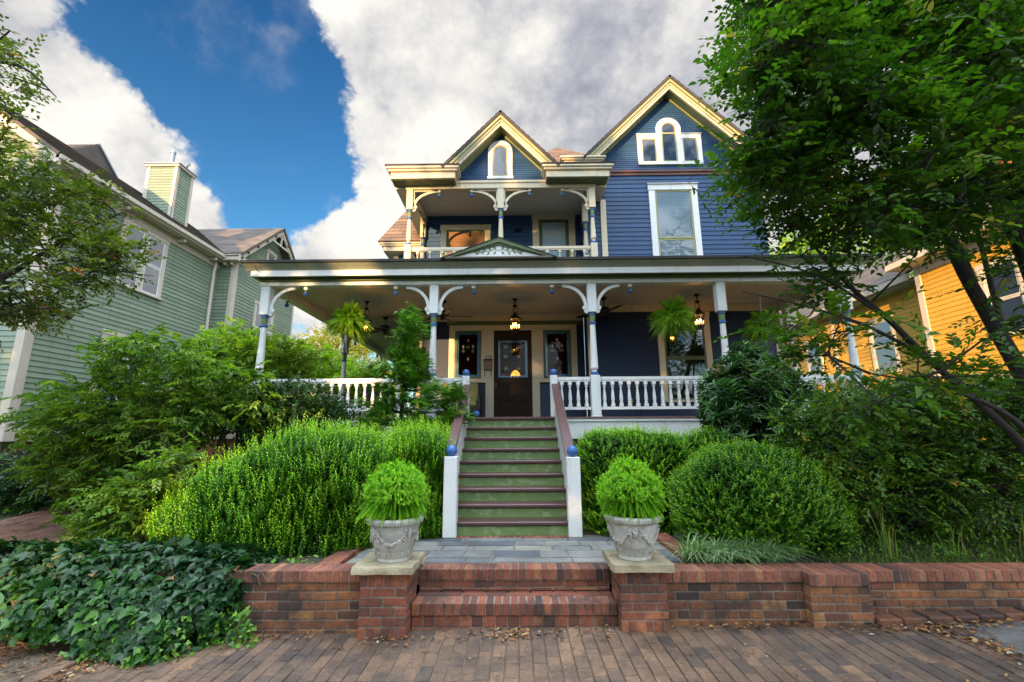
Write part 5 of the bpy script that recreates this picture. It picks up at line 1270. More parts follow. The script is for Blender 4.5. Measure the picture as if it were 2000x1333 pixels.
hedge('clipped_hedge', 'wide bright green hedge with upright shoots behind the ivy, left of the steps', 'hedge', (-2.75, 5.8, .42),
      [(-2.45, 6.0, .83, .86, .85, .76, 5), (-3.1, 5.85, .74, .72, .8, .72, 3.6), (-3.7, 5.75, .52, .5, .6, .50, 2.4)], 15000, 12, .034, .015, .19, 'box_bright', .40, .10, 1.2, .38, .93, .12, .10, 2.6)
hedge('clipped_hedge', 'tall narrow bright hedge against the left side of the staircase', 'hedge', (-1.35, 6.7, .42),
      [(-1.45, 6.85, .90, .50, .95, .76, 5)], 9500, 12, .034, .014, .20, 'box_bright', .40, .06, 1.4, .28, .93, .09, .09, 3)
hedge('boxwood_hedge', 'square-topped boxwood hedge against the right side of the staircase', 'hedge', (1.9, 6.7, .42),
      [(1.66, 6.95, .86, .72, .85, .82, 5), (2.6, 7.0, .84, .75, .7, .80, 4)], 15000, 10, .029, .017, .11, 'box_bright', .40, .06, .8, .5, .94, .09, .07, 3.2)
hedge('round_boxwood', 'big rounded boxwood ball behind the brick wall at the right', 'shrub', (2.62, 5.45, .42),
      [(2.66, 5.45, .90, .88, .66, .58, 2.4), (2.98, 5.43, .76, .60, .6, .46, 2.3)], 14500, 10, .027, .016, .095, 'box', .42, .10, .6, .6, .94, .07, .06)
# ================================================================== POTTED CRYPTOMERIAS
def globe_plant(x, y, z0, zc, rx, rz, label, seed):
    T = thing('cryptomeria_ball', (x, y, z0), label, 'potted plant'); lv = Leaves(); n = 640
    u = rvec(n); u[:, 2] = np.where(u[:, 2] < -.8, -u[:, 2], u[:, 2]); lump = 1 + .16 * nz(u * 1.0, 3.2, seed) + RNG.normal(size=n) * .09
    tip = np.stack([x + u[:, 0] * rx * lump, y + u[:, 1] * rx * lump, zc + u[:, 2] * rz * lump], 1); k = 30
    lowf = np.clip((.35 - u[:, 2]) / .9, 0, 1)
    sk = np.arange(n) < 190; az = RNG.random(n) * 6.283; rs = rx * RNG.uniform(.55, 1.08, n); rs = np.where((np.cos(az) < -.25) & (seed == 3), rs * 1.32, rs)
    tip = np.where(sk[:, None], np.stack([x + rs * np.cos(az), y + rs * np.sin(az), z0 + RNG.uniform(.0, .09, n)], 1), tip)
    tip[:, 2] -= lowf * .03 * RNG.random(n); tip[:, :2] += u[:, :2] * (lowf * .05 * RNG.random(n))[:, None]
    root = np.array([x, y, zc]) + (tip - np.array([x, y, zc])) * RNG.uniform(.25, .6, n)[:, None]; root[:, 2] += .13 * lowf + .01
    t = (np.arange(k) + .5) / k
    mid = (root + tip) / 2; mid[:, 2] += .055
    B = root[:, None] * ((1 - t) ** 2)[None, :, None] + mid[:, None] * (2 * t * (1 - t))[None, :, None] + tip[:, None] * (t ** 2)[None, :, None]
    dv = unit(np.gradient(B, axis=1)); S = unit(np.cross(dv, rvec(n)[:, None].repeat(k, 1))); Tn = np.cross(dv, S)
    r0 = .12 + .25 * RNG.random(n) + .1 * u[:, 2]
    for q in range(4):
        a = np.arange(k) * 2.4 + q * 1.57; rad = S * np.cos(a)[None, :, None] + Tn * np.sin(a)[None, :, None]
        r = r0[:, None] + (t ** 2 * .55)[None] + RNG.normal(size=(n, k)) * .06
        lv.add(B.reshape(-1, 3), (dv * .85 + rad * .7).reshape(-1, 3), rad.reshape(-1, 3), .019, .0050, r.ravel(), .1, .0, False)
    # bushy tips on the top
    m = 1300; u = rvec(m); u[:, 2] = np.abs(u[:, 2]) * 1.1 - .15; lump = 1 + .16 * nz(u, 3.2, seed) + RNG.normal(size=m) * .07; tp = np.stack([x + u[:, 0] * rx * lump, y + u[:, 1] * rx * lump, zc + u[:, 2] * rz * lump], 1)
    D = unit(u + np.array([0, 0, .5]) + RNG.normal(size=(m, 3)) * .45); spirals(lv, tp - D * .03, D, RNG.uniform(.03, .07, m), 18, .018, .0048, .35 + RNG.random(m) * .35, .9, False, .4)
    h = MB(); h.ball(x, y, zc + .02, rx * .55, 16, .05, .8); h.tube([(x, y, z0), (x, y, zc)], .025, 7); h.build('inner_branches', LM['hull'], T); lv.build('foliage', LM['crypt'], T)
globe_plant(-1.135, 4.43, .89, 1.12, .255, .275, 'bright green feathery clipped plant in the left urn', 3)
globe_plant(1.055, 4.47, .89, 1.13, .275, .27, 'bright green feathery clipped plant in the right urn', 5)

# ================================================================== CLUSTERED TREES AND SHRUBS
def lerp_tab(tab, v):
    return np.interp(v, [a for a, b in tab], [b for a, b in tab])
def atv(u, v, Y): return np.array(at(float(u), float(v), float(Y)))
def limb(mb, pts, n=9):
    ps = [Vector(p[:3]) for p in pts]; rs = [p[3] for p in pts]; path = []; rad = []
    for i in range(len(ps) - 1):
        p0, p1, p2, p3 = ps[max(i - 1, 0)], ps[i], ps[i + 1], ps[min(i + 2, len(ps) - 1)]
        for k in range(4):
            t = k / 4; path.append(.5 * ((2 * p1) + (p2 - p0) * t + (2 * p0 - 5 * p1 + 4 * p2 - p3) * t * t + (3 * p1 - p0 - 3 * p2 + p3) * t ** 3)); rad.append(rs[i] + (rs[i + 1] - rs[i]) * t)
    path.append(ps[-1]); rad.append(rs[-1]); mb.tube(path, rad, n); return [np.array(p) for p in path], rad
def pxlimb(mb, pts, n=9): return limb(mb, [tuple(at(u, v, Y)) + (r,) for u, v, Y, r in pts], n)
def clusters(T, Cc, nodes, lm, name, mat, ntw, tl, k, L, W, spread, horiz=.55, rb=.010, lo=.0, rng=.75, upw=1.0, six=True, droopd=-.1, grow=True, ang=.9, bm='bark', ldroop=.15, crown='crown', bn='branches', tube_tw=True):
    """Cc cluster centres; nodes: skeleton points to hang them from"""
    Cc = np.array(Cc); nodes = np.array(nodes); lv = Leaves(); br = MB()
    if len(Cc): Cc = Cc[np.argsort([np.min(np.linalg.norm(nodes - c, axis=1)) for c in Cc])]
    for c in Cc:
        d = np.linalg.norm((nodes - c) * np.array([1, 1, .8]), axis=1) + np.maximum(0, nodes[:, 2] - c[2]) * .6
        p = nodes[d.argmin()]; q = p * .45 + c * .55 + RNG.normal(size=3) * .06 + np.array([0, 0, .05 * np.linalg.norm(c - p)])
        if bm: br.tube([tuple(p), tuple(p * .75 + q * .25 + RNG.normal(size=3) * .02), tuple(q), tuple(c)], [rb * 1.4, rb * 1.2, rb * .8, rb * .4], 5, .5)
        if grow: nodes = np.vstack([nodes, q, (q + c) / 2])
        out = unit((c - p)[None])[0]
        D = unit(rvec(ntw) * np.array([1, 1, horiz]) + out * .55 + np.array([0, 0, droopd])); B = c + RNG.normal(size=(ntw, 3)) * spread * np.array([1, 1, .7])
        ln = tl * RNG.uniform(.6, 1.3, ntw)
        r = lo + RNG.random() * rng * .5 + RNG.random(ntw) * rng * .5; acc = RNG.random(ntw) > .975; r = np.where(acc, .99, r)
        sprays(lv, B, D, ln, k, L, W, r, ang, upw, .28, six, ldroop)
        if tube_tw and bm:
            for i in range(ntw): br.tube([tuple(c), tuple(B[i]), tuple(B[i] + D[i] * ln[i])], [rb * .35, rb * .28, rb * .15], 3, .5)
    if bm: br.build(bn, M[bm], T)
    lv.build(crown, LM[mat], T)
# ---- big tree at the right
HT = thing('hornbeam_tree', (6.0, 4.7, .45), 'large dark multi-stemmed leafy tree filling the upper right', 'tree')
tb = MB(); nodes = []
stems = [
 [(2120, 1085, 4.7, .09), (2010, 890, 4.65, .065), (1944, 817, 4.6, .055), (1812, 700, 4.5, .048), (1737, 626, 4.4, .04), (1662, 562, 4.3, .03), (1595, 487, 4.2, .02), (1520, 400, 4.1, .008)],
 [(2130, 1075, 4.8, .15), (2060, 850, 4.8, .12), (1955, 660, 4.9, .105), (1884, 536, 5.0, .09), (1850, 469, 5.0, .075), (1775, 345, 5.0, .05), (1655, 255, 5.0, .035), (1540, 130, 4.8, .012)],
 [(1900, 560, 5.0, .075), (1869, 484, 5.05, .07), (1812, 394, 5.1, .055), (1730, 247, 5.1, .038), (1670, 80, 5.0, .02)],
 [(2140, 1080, 4.6, .17), (2080, 720, 4.6, .14), (2000, 487, 4.6, .12), (1962, 412, 4.6, .11), (1925, 337, 4.6, .10), (1891, 262, 4.6, .09), (1824, 131, 4.5, .07), (1760, 0, 4.4, .05), (1660, -200, 4.2, .02)],
 [(1962, 420, 4.62, .08), (1935, 330, 4.75, .075), (1928, 200, 4.8, .065), (1900, 100, 4.8, .05), (1880, -80, 4.8, .03)],
 [(2085, 740, 4.65, .10), (2015, 500, 5, .085), (1985, 250, 5.2, .07), (1955, 0, 5.2, .045), (1900, -300, 5, .02)],
 [(2070, 900, 5.2, .08), (2000, 760, 5.4, .065), (1950, 610, 5.5, .05), (1900, 420, 5.6, .035), (1830, 200, 5.6, .015)],
 [(1812, 700, 4.5, .03), (1700, 640, 4.3, .022), (1580, 600, 4.1, .015), (1450, 570, 3.9, .006)],
 [(1737, 626, 4.4, .025), (1600, 540, 4.0, .015), (1450, 500, 3.7, .006)],
 [(1775, 345, 5.0, .03), (1640, 360, 4.6, .02), (1500, 330, 4.2, .008)], [(1824, 131, 4.5, .04), (1680, 60, 4.0, .025), (1500, 40, 3.5, .008)], [(1730, 247, 5.1, .03), (1560, 240, 4.3, .015), (1440, 230, 3.7, .006)],
 [(2100, 950, 4.6, .06), (1980, 820, 4.3, .04), (1850, 760, 4.1, .02), (1700, 730, 4.0, .008)]]
for s in stems:
    pth, rr = pxlimb(tb, [(a, b, c, d * .68) for a, b, c, d in s], 10); nodes += pth
tb.build('trunk', M['bark'], HT)
ul = [(-250, 1500), (-60, 1425), (0, 1405), (150, 1385), (330, 1395), (400, 1425), (480, 1425), (560, 1440), (640, 1450), (700, 1500), (760, 1600), (830, 1700)]
Cc = []; tries = 0
while len(Cc) < 405 and tries < 40000:
    tries += 1; v = RNG.uniform(-220, 800); u = RNG.uniform(1380, 2060)
    if u < lerp_tab(ul, v) + 62: continue
    w_ = 1.0
    if u > 1760: w_ = .62
    if 225 < v < 345 and 1640 < u < 1800: w_ = .12
    if v > 440: w_ = .09 if u > 1800 else .045 if u > 1600 else (.20 if u > 1500 else .50)
    if v > 560 and u > 1560: w_ *= .75
    if 690 < v: w_ = .13
    if v < 440 and u <= 1760: w_ *= .8
    if RNG.random() > w_: continue
    Y = RNG.uniform(3.3, 5.6) if v > 350 or RNG.random() > .35 else RNG.uniform(3.0, 4.0)
    Cc.append(atv(u, v, Y))
for _ in range(24): Cc.append(np.array([RNG.uniform(3.5, 8.5), RNG.uniform(3.2, 5.5), RNG.uniform(5.6, 8.0)]))
clusters(HT, Cc, nodes, None, 'hornbeam', 'horn', 14, .34, 9, .094, .050, .15, .45, .010, .0, .9)
# ---- tree reaching in from the left
LTree = thing('overhanging_tree', (-9.2, 4.6, .1), 'tree with thin dark limbs reaching in from the left edge', 'tree')
tb = MB(); nodes = []
for s in ([(-420, 1000, 5.2, .16), (-330, 700, 5.3, .14), (-250, 480, 5.4, .10), (-160, 250, 5.5, .07), (-60, 130, 5.6, .045), (40, 130, 5.6, .02), (110, 190, 5.6, .007)],
          [(-330, 700, 5.3, .09), (-150, 590, 5.5, .06), (0, 545, 5.6, .035), (90, 490, 5.6, .025), (165, 450, 5.6, .016), (240, 415, 5.5, .006)],
          [(90, 490, 5.6, .018), (180, 520, 5.5, .012), (300, 540, 5.4, .005)], [(-250, 480, 5.4, .06), (-80, 400, 5.7, .03), (60, 350, 5.8, .02), (190, 375, 5.8, .007)], [(-60, 130, 5.6, .03), (20, 60, 5.5, .01)], [(0, 545, 5.6, .02), (60, 600, 5.5, .012), (120, 600, 5.4, .006)]):
    pth, rr = pxlimb(tb, s, 8); nodes += pth
tb.build('trunk', M['bark'], LTree)
Cc = []; tries = 0
while len(Cc) < 190 and tries < 9000:
    tries += 1; u = RNG.uniform(-180, 300); v = RNG.uniform(50, 620)
    lim = lerp_tab([(50, 10), (90, 75), (150, 95), (230, 85), (300, 70), (340, 150), (390, 250), (440, 215), (480, 270), (540, 285), (580, 215), (620, 120)], v)
    if u > lim - 38: continue
    if RNG.random() > (1 if u < 60 else .75): continue
    Cc.append(atv(u, v, RNG.uniform(5.0, 6.2)))
for _ in range(50): Cc.append(np.array([RNG.uniform(-11, -7.2), RNG.uniform(3.5, 6.5), RNG.uniform(3.5, 8)]))
clusters(LTree, Cc, nodes, None, 'left', 'left', 12, .28, 8, .088, .044, .14, .5, .009, .0, .9)
# ---- shrubs
def shrub(name, label, cat, base, stems, cc, mat, ntw, tl, k, L, W, spread, **kw):
    T = thing(name, base, label, cat); tb = MB(); nodes = []
    for s in stems:
        p, r = limb(tb, [tuple(base[i] + (s[i] - base[i]) * t + (.12 * math.sin(3 * t + i) * t if i < 2 else 0) for i in range(3)) + (max(.004, s[3] * (1 - .8 * t)),) for t in (0, .33, .66, 1)], 6); nodes += p
    tb.build('stems', M['bark'], T); clusters(T, cc, nodes, None, name, mat, ntw, tl, k, L, W, spread, crown='foliage', **kw); return T
def pxcl(n, poly_top, poly_bot, u0, u1, Y0, Y1, dens=None):
    out = []; tr = 0
    while len(out) < n and tr < n * 60:
        tr += 1; u = RNG.uniform(u0, u1); v = RNG.uniform(500, 1120)
        if v < lerp_tab(poly_top, u) + 16 or v > lerp_tab(poly_bot, u): continue
        if dens is not None and RNG.random() > dens(u, v): continue
        out.append(atv(u, v, RNG.uniform(Y0, Y1)))
    return out
shrub('dogwood_shrub', 'broad layered dogwood shrub with drooping leaves before the green house', 'shrub', (-5.1, 7.4, .4),
      [(-6.6, 7.3, 2.9, .03), (-5.9, 7.7, 3.2, .035), (-5.2, 7.3, 3.2, .03), (-4.6, 7.4, 2.9, .03), (-5.8, 6.9, 1.6, .025), (-4.7, 6.8, 1.5, .025)],
      pxcl(165, [(70, 725), (110, 712), (165, 735), (195, 745), (215, 660), (260, 645), (330, 655), (400, 690), (520, 740)], [(70, 900), (160, 990), (260, 1010), (320, 860), (520, 830)], 75, 520, 6.6, 8.0),
      'dog', 13, .26, 9, .115, .046, .15, horiz=.35, rb=.007, rng=.85, droopd=-.12, ldroop=.35)
shrub('dogwood_shrub', 'low trailing leafy shrub between the dogwood and the bright hedge', 'shrub', (-4.4, 6.1, .4), [(-4.9, 5.9, .9, .02), (-4.2, 5.8, 1.1, .02), (-4.0, 6.2, 1.6, .02)],
      pxcl(80, [(160, 985), (220, 950), (300, 900), (380, 850)], [(160, 1020), (220, 1035), (300, 1020), (380, 940)], 165, 350, 5.6, 6.3), 'dog', 12, .22, 8, .085, .036, .11, horiz=.4, rb=.006, rng=.95, ldroop=.3)
shrub('lime_shrub', 'tall yellow-green shrub against the left end of the porch', 'shrub', (-6.4, 10.5, .6), [(-7.4, 10.4, 4.0, .04), (-6.7, 10.8, 4.3, .04), (-6.0, 10.3, 4.2, .04), (-5.7, 11, 3.6, .03)],
      pxcl(260, [(370, 690), (400, 645), (450, 628), (500, 640), (560, 660), (600, 680)], [(370, 800), (600, 790)], 370, 600, 9.4, 12.0), 'lime', 12, .28, 9, .095, .048, .16, horiz=.5, rb=.008, rng=.85)
shrub('lime_shrub', 'pale green shrub seen through the left porch railing', 'shrub', (-7.2, 15.5, .6), [(-7.8, 15, 4.4, .05), (-7.0, 16, 4.7, .05), (-6.4, 15.5, 4.3, .04)],
      pxcl(190, [(540, 665), (600, 650), (650, 690), (700, 700), (760, 720)], [(540, 800), (760, 800)], 540, 752, 14.5, 18.0), 'lime', 12, .36, 9, .14, .075, .22, horiz=.5, rb=.01, rng=.8)
shrub('understory_shrub', 'dark shrub in deep shade at the left edge, below the green siding', 'shrub', (-8.6, 8.6, .4), [(-9.3, 8.6, 1.6, .03), (-8.4, 8.8, 1.7, .03), (-7.7, 8.6, 1.5, .03)],
      pxcl(170, [(-60, 880), (60, 860), (200, 850), (330, 850)], [(-60, 985), (120, 1000), (330, 1000)], -60, 330, 8.0, 9.2), 'camellia', 12, .24, 8, .09, .045, .15, rb=.007, rng=.7)
shrub('camellia_shrub', 'dark glossy shrub in front of the left porch corner', 'shrub', (-3.85, 7.5, .42), [(-4.3, 7.4, 2.5, .02), (-3.9, 7.6, 2.6, .02), (-3.5, 7.5, 2.4, .02), (-3.2, 7.6, 1.9, .02), (-4.4, 7.6, 1.9, .02)],
      pxcl(230, [(490, 765), (530, 745), (600, 748), (640, 775), (665, 815)], [(490, 860), (665, 860)], 488, 668, 7.2, 7.9), 'camellia', 13, .22, 8, .072, .038, .11, horiz=1.0, rb=.006, rng=.82)
shrub('understory_shrub', 'deep green shrub with scattered yellow leaves under the big right tree', 'shrub', (4.7, 6.0, .45), [(3.9, 5.9, 1.7, .02), (4.5, 6.1, 2.2, .025), (5.2, 6.0, 2.3, .025), (5.9, 6.0, 2.2, .02), (4.8, 5.6, 1.2, .02), (5.6, 5.5, 1.3, .02)],
      pxcl(480, [(1540, 800), (1580, 770), (1640, 745), (1720, 725), (1850, 730), (2060, 720)], [(1540, 900), (1620, 1000), (1760, 1000), (1900, 1010), (2060, 1030)], 1545, 2060, 5.3, 6.9, lambda u, v: 1 if v < 930 else .9), 'shade', 13, .24, 8, .07, .037, .13, horiz=.7, rb=.007, rng=.93)
# ---- laurel with long leaves in whorls
def laurel(label, lobes, n, base):
    T = thing('laurel_shrub', base, label, 'shrub'); P, N = shell_pts(lobes, n, 3, .16, .5, 3, .35); m = len(P); lv = Leaves(); br = MB()
    D = unit(N * .7 + np.array([0, 0, .8]) + RNG.normal(size=(m, 3)) * .4); rr = RNG.random(m) * .8; rr = np.where(RNG.random(m) > .985, .99, rr)
    spirals(lv, P - D * .05, D, RNG.uniform(.06, .14, m), 12, .16, .042, rr, 1.15, True, .1, .25, .15)
    for i in range(0, m, 3): br.tube([(base[0] + RNG.normal() * .1, base[1] + RNG.normal() * .1, base[2]), tuple(np.array(base) * .4 + P[i] * .6 + np.array([0, 0, .1])), tuple(P[i])], [.014, .009, .005], 4)
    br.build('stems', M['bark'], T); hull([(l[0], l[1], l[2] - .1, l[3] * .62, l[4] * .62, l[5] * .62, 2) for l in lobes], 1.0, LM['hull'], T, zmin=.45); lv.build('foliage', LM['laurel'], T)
laurel('glossy long-leaved laurel before the right part of the porch', [(3.45, 6.95, 1.75, .72, .6, 1.05, 2.2), (3.95, 7.0, 1.6, .62, .55, 1.0, 2.2)], 1100, (3.65, 7.0, .45))
# ---- hinoki cypress left of the steps
HK = thing('hinoki_cypress', (-1.9, 7.65, .42), 'irregular hinoki cypress with tiered sprays left of the steps', 'conifer')
tb = MB(); tp, tr_ = limb(tb, [(-1.93, 7.65, .42, .05), (-1.95, 7.65, 1.6, .042), (-1.92, 7.66, 2.4, .032), (-1.95, 7.65, 3.1, .02), (-2.0, 7.66, 3.72, .008)], 8)
lv = Leaves(); tiers = []
for (u, v, rad_, n_) in ((800, 615, .10, 6), (806, 640, .16, 7), (800, 668, .22, 8), (790, 695, .26, 9), (815, 700, .26, 8), (770, 722, .30, 8), (830, 730, .24, 8), (800, 745, .32, 9), (775, 770, .30, 8), (765, 800, .30, 7), (740, 790, .22, 6), (850, 765, .26, 7), (885, 768, .20, 6), (870, 790, .24, 6), (745, 825, .22, 6), (800, 825, .28, 7), (850, 822, .30, 7), (885, 815, .22, 6), (725, 835, .16, 5), (815, 790, .3, 6)):
    for _ in range(n_): tiers.append((atv(min(u, 806) if v < 755 else u, v, 7.6) + RNG.normal(size=3) * np.array([rad_ * (.34 if v < 755 else .48), .2, rad_ * .26]), rad_))
for c, rad_ in tiers:
    p = min(tp, key=lambda q: np.linalg.norm(q - c) + max(0, q[2] - c[2]) * 1.0); tb.tube([tuple(p), tuple((p + c) / 2 + np.array([0, 0, -.02])), tuple(c)], [.010, .007, .003], 4)
    nf_ = 34; out = unit(((c - np.array([-1.95, 7.65, c[2]])) + RNG.normal(size=3) * .12)[None])[0]
    D = unit(out + rvec(nf_) * np.array([.8, .8, .38])); B = c + RNG.normal(size=(nf_, 3)) * .05; r = RNG.random() * .35 + RNG.random(nf_) * .45; r = np.where(RNG.random(nf_) > .965, .99, r)
    sprays(lv, B, D, RNG.uniform(.10, .19, nf_), 16, .045, .017, r, .7, 1.0, .22, False, .08)
tb.build('trunk', M['bark'], HK); lv.build('foliage', LM['hinoki'], HK)

# ================================================================== HANGING FERNS
def fern(x, y, zc, Rr, label, chain_top, seed):
    T = thing('hanging_fern', (x, y, zc - .2), label, 'hanging plant', 'ferns hanging from the porch ceiling'); g = np.random.default_rng(seed)
    b = MB(); b.lathe([(.06, zc - .22), (.12, zc - .20), (.155, zc - .05), (.16, zc - .03), (.14, zc - .02)], x, y, 18); b.build('basket', M['pot'], T)
    c = MB(); z = chain_top; k = 0
    while z > zc + .28: c.tube([(x + (.008 if k % 2 else 0), y + (0 if k % 2 else .008), z), (x, y, z - .018), (x - (.008 if k % 2 else 0), y - (0 if k % 2 else .008), z - .036)], .0045, 5); z -= .03; k += 1
    for q in range(3): a = 2 * PI * q / 3; c.tube([(x, y, zc + .28), (x + .15 * math.cos(a), y + .15 * math.sin(a), zc - .03)], .003, 4)
    c.build('chain', M['chain'], T)
    n = 520; k = 26; a = g.random(n) * 2 * PI; el = np.clip(np.arcsin(g.uniform(-.6, 1, n)), -.6, 1.5); ln = Rr * g.uniform(.62, 1.02, n)
    d0 = np.stack([np.cos(a) * np.cos(el), np.sin(a) * np.cos(el), np.sin(el)], 1); t = (np.arange(k) + .5) / k
    P = np.array([x, y, zc - .03]) + d0[:, None] * (ln[:, None] * t[None])[:, :, None]
    P[:, :, 2] -= (ln * .55 * np.cos(el))[:, None] * (t ** 2.1)[None] * (.4 + 1.2 * g.random(n))[:, None]; P[:, :, :2] += (g.normal(size=(n, 1, 2)) * .05) * (t ** 2)[None, :, None]
    dv = unit(np.gradient(P, axis=1)); S = unit(np.cross(dv, np.array([0, 0, 1.]) + g.normal(size=(n, 1, 3)) * .7)); N = np.cross(S, dv); lv = Leaves()
    w = .036 * np.sin(np.clip(t * .95 + .08, 0, 1) * PI) ** .6 + .004; r = g.random(n) * .75; r = np.where(g.random(n) > .985, .99, r)
    for sg in (-1, 1):
        D = S * sg + dv * .35 + g.normal(size=P.shape) * .12
        lv.add(P.reshape(-1, 3), D.reshape(-1, 3), N.reshape(-1, 3), np.tile(w * 1.25, n), .0155, (r[:, None] + g.normal(size=(n, k)) * .07).ravel(), .1, .12, False)
    lv.build('fronds', LM['fern'], T)
p = at(682, 622, 8.85); fern(p.x, p.y, p.z, .50, 'lush green fern hanging near the left porch corner', 4.64, 1)
p = at(1314, 615, 8.75); fern(p.x, p.y, p.z, .52, 'bright green fern hanging beside the right lantern', 4.64, 2)
p = at(1490, 632, 8.8); fern(p.x, p.y, p.z, .40, 'fern hanging at the right, half hidden by tree leaves', 4.64, 3)

# ================================================================== IVY, GRASSES, LITTER
def blades(T_name, label, cat, roots, hgt, wid, mat, lean, nseg=5, kind=None, dirs=None, lo=0, T=None, nm='blades'):
    n = len(roots); a = RNG.random(n) * 2 * PI; d = np.stack([np.cos(a), np.sin(a), np.zeros(n)], 1)
    if dirs is not None: d = unit(d + dirs)
    h = hgt * RNG.uniform(.6, 1.25, n); ln = lean * RNG.uniform(.4, 1.4, n); S = np.stack([-d[:, 1], d[:, 0], np.zeros(n)], 1); V = []; t = np.linspace(0, 1, nseg + 1)
    for tt in t:
        c = roots + d * (h * ln * tt ** 1.6)[:, None] + np.array([0, 0, 1.]) * (h * (tt - .55 * np.minimum(ln, 1.3) * tt ** 2.4))[:, None]; w = (wid * (1 - tt ** 2.2) + .0006) * .5
        V += [c - S * w, c + S * w]
    V = np.stack(V, 1); k = V.shape[1]; F = []
    for j in range(nseg): F.append(np.array([2 * j, 2 * j + 1, 2 * j + 3, 2 * j + 2]))
    F = (np.arange(n)[:, None, None] * k + np.array(F)[None]).reshape(-1, 4); r = np.repeat(np.clip(lo + RNG.random(n) * (1 - lo), 0, 1), nseg)
    o = mesh_np(nm if T is not None else T_name, V.reshape(-1, 3), [F], r, LM[mat], T, True)
    if T is None: tag(o, label, cat, kind=kind)
    return o
def ivy_leaves(lv, P, D, N, L, r):
    n = len(P); D = unit(D); S = unit(np.cross(D, N)); N = unit(np.cross(S, D)); L = L[:, None]
    o = [(0, 0, 0), (.10, .40, .05), (.34, .62, .08), (.42, .34, .10), (.70, .40, .06), (.72, .20, .06), (1.0, 0, -.12)]
    pts = []
    for (a, b, c) in o: pts.append(P + D * L * a + S * L * b + N * L * c)
    for (a, b, c) in o[1:6]: pts.append(P + D * L * a - S * L * b + N * L * c)
    V = np.stack(pts, 1).reshape(-1, 3); k = 12; base = lv.n + np.arange(n)[:, None, None] * k
    fs = np.array([[0, 1, 2, 3], [0, 3, 5, 6], [3, 4, 5, 5], [0, 8, 7, 7]])
    F4 = np.array([[0, 3, 2, 1], [0, 6, 5, 3], [0, 7, 8, 9], [0, 9, 11, 6]]); 
    lv.V.append(V); lv.F.append((base + F4[None]).reshape(-1, 4)); lv.r.append(np.repeat(np.clip(r, 0, 1), 4)); lv.n += len(V)
IV = thing('ivy_mound', (-3.4, 4.3, 0), 'mound of dark ivy spilling over the brick wall at the lower left', 'ivy')
def ivy_surf(s, x):
    """s 0..1 from the back of the bed over the top and down the front"""
    e = np.clip((x + 2.5) / -.5, 0, 1) ** .6; top = .50 + .13 * e; le = np.clip((-3.4 - x) / .9, 0, 1)
    y = np.interp(s, [0, .35, .55, .8, 1], [5.15, 4.60, 4.36, 4.10, 3.98]) + (.30 + .0 * x) * (1 - e) * np.clip(s - .4, 0, 1) * 1.3 - .0 * le
    z = np.interp(s, [0, .35, .55, .8, 1], [.50, .60, .52, .26, 0]) * 1.0; z = .42 + (z - .42) * 1.0
    z = np.where(s < .5, .44 + (top - .44) * np.sin(np.clip(s / .5, 0, 1) * PI * .62), z + (top - .6) * np.clip(1.5 - s * 1.5, 0, 1)); z = z + le * np.clip(s - .55, 0, 1) * .45
    y = y + le * .22 * np.clip(s - .3, 0, 1) + .07 * np.sin(x * 5.1 + 1) * s + .04 * np.sin(x * 11 + s * 5); return y, z
lv = Leaves(); n = 3900; s = RNG.random(n) ** .9; x = RNG.uniform(-5.0, -2.46, n); y, z = ivy_surf(s, x); P = np.stack([x, y, z + gz(-3)], 1)
y2, z2 = ivy_surf(np.clip(s + .04, 0, 1.04), x); tg = unit(np.stack([np.zeros(n), y2 - y, z2 - z], 1) + 1e-4); Nn = unit(np.cross(np.tile([1., 0, 0], (n, 1)), tg)); Nn = np.where(Nn[:, 2:3] < -.2, -Nn, Nn); Nn = np.where((Nn[:, 1:2] > .3), -Nn, Nn)
P = P + Nn * (RNG.random(n) * .09 + .03 * nz(P, 9, 4))[:, None]
D = tg + RNG.normal(size=(n, 3)) * .55; NN = Nn + RNG.normal(size=(n, 3)) * .32 + np.array([0, -.1, .35])
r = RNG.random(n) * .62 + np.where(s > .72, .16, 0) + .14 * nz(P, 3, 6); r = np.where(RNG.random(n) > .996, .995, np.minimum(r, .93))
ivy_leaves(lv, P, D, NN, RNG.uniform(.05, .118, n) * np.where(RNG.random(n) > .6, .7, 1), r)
for _ in range(60):                                             # trailing runners with small leaves
    x0 = RNG.uniform(-3.5, -2.3); y0, z0 = ivy_surf(np.array([.8]), np.array([x0])); m = 12; t = np.linspace(0, 1, m)
    Q = np.stack([x0 + RNG.normal() * .12 * t, y0[0] - .06 - .20 * t * RNG.random(), np.maximum(.01, z0[0] * (1 - t * 1.1)) + gz(x0)], 1); ivy_leaves(lv, Q + RNG.normal(size=(m, 3)) * .02, RNG.normal(size=(m, 3)) + np.array([0, -.5, -.5]), RNG.normal(size=(m, 3)) * .3 + np.array([0, -.7, .6]), RNG.uniform(.022, .05, m), .7 + RNG.random(m) * .25)
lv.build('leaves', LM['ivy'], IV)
b = MB(); nu, ns = 30, 16; vs = []
for j in range(ns + 1):
    for i in range(nu + 1):
        xx = -5.0 + 2.46 * i / nu; yy, zz = ivy_surf(np.array([j / ns]), np.array([xx])); vs.append((xx, yy[0] + .05, zz[0] + gz(-3) - .05))
b.add(vs, [(j * (nu + 1) + i, j * (nu + 1) + i + 1, (j + 1) * (nu + 1) + i + 1, (j + 1) * (nu + 1) + i) for j in range(ns) for i in range(nu)], .05); b.build('stems', LM['hull'], IV)
b = MB(); b.tube([(-2.40, 4.38, .46), (-2.33, 4.36, .44), (-2.30, 4.37, .36)], .006, 5); b.tube([(-2.42, 4.37, .48), (-2.29, 4.36, .47), (-2.24, 4.36, .40)], .005, 5); b.build('bare_runner', M['dirt'], IV)
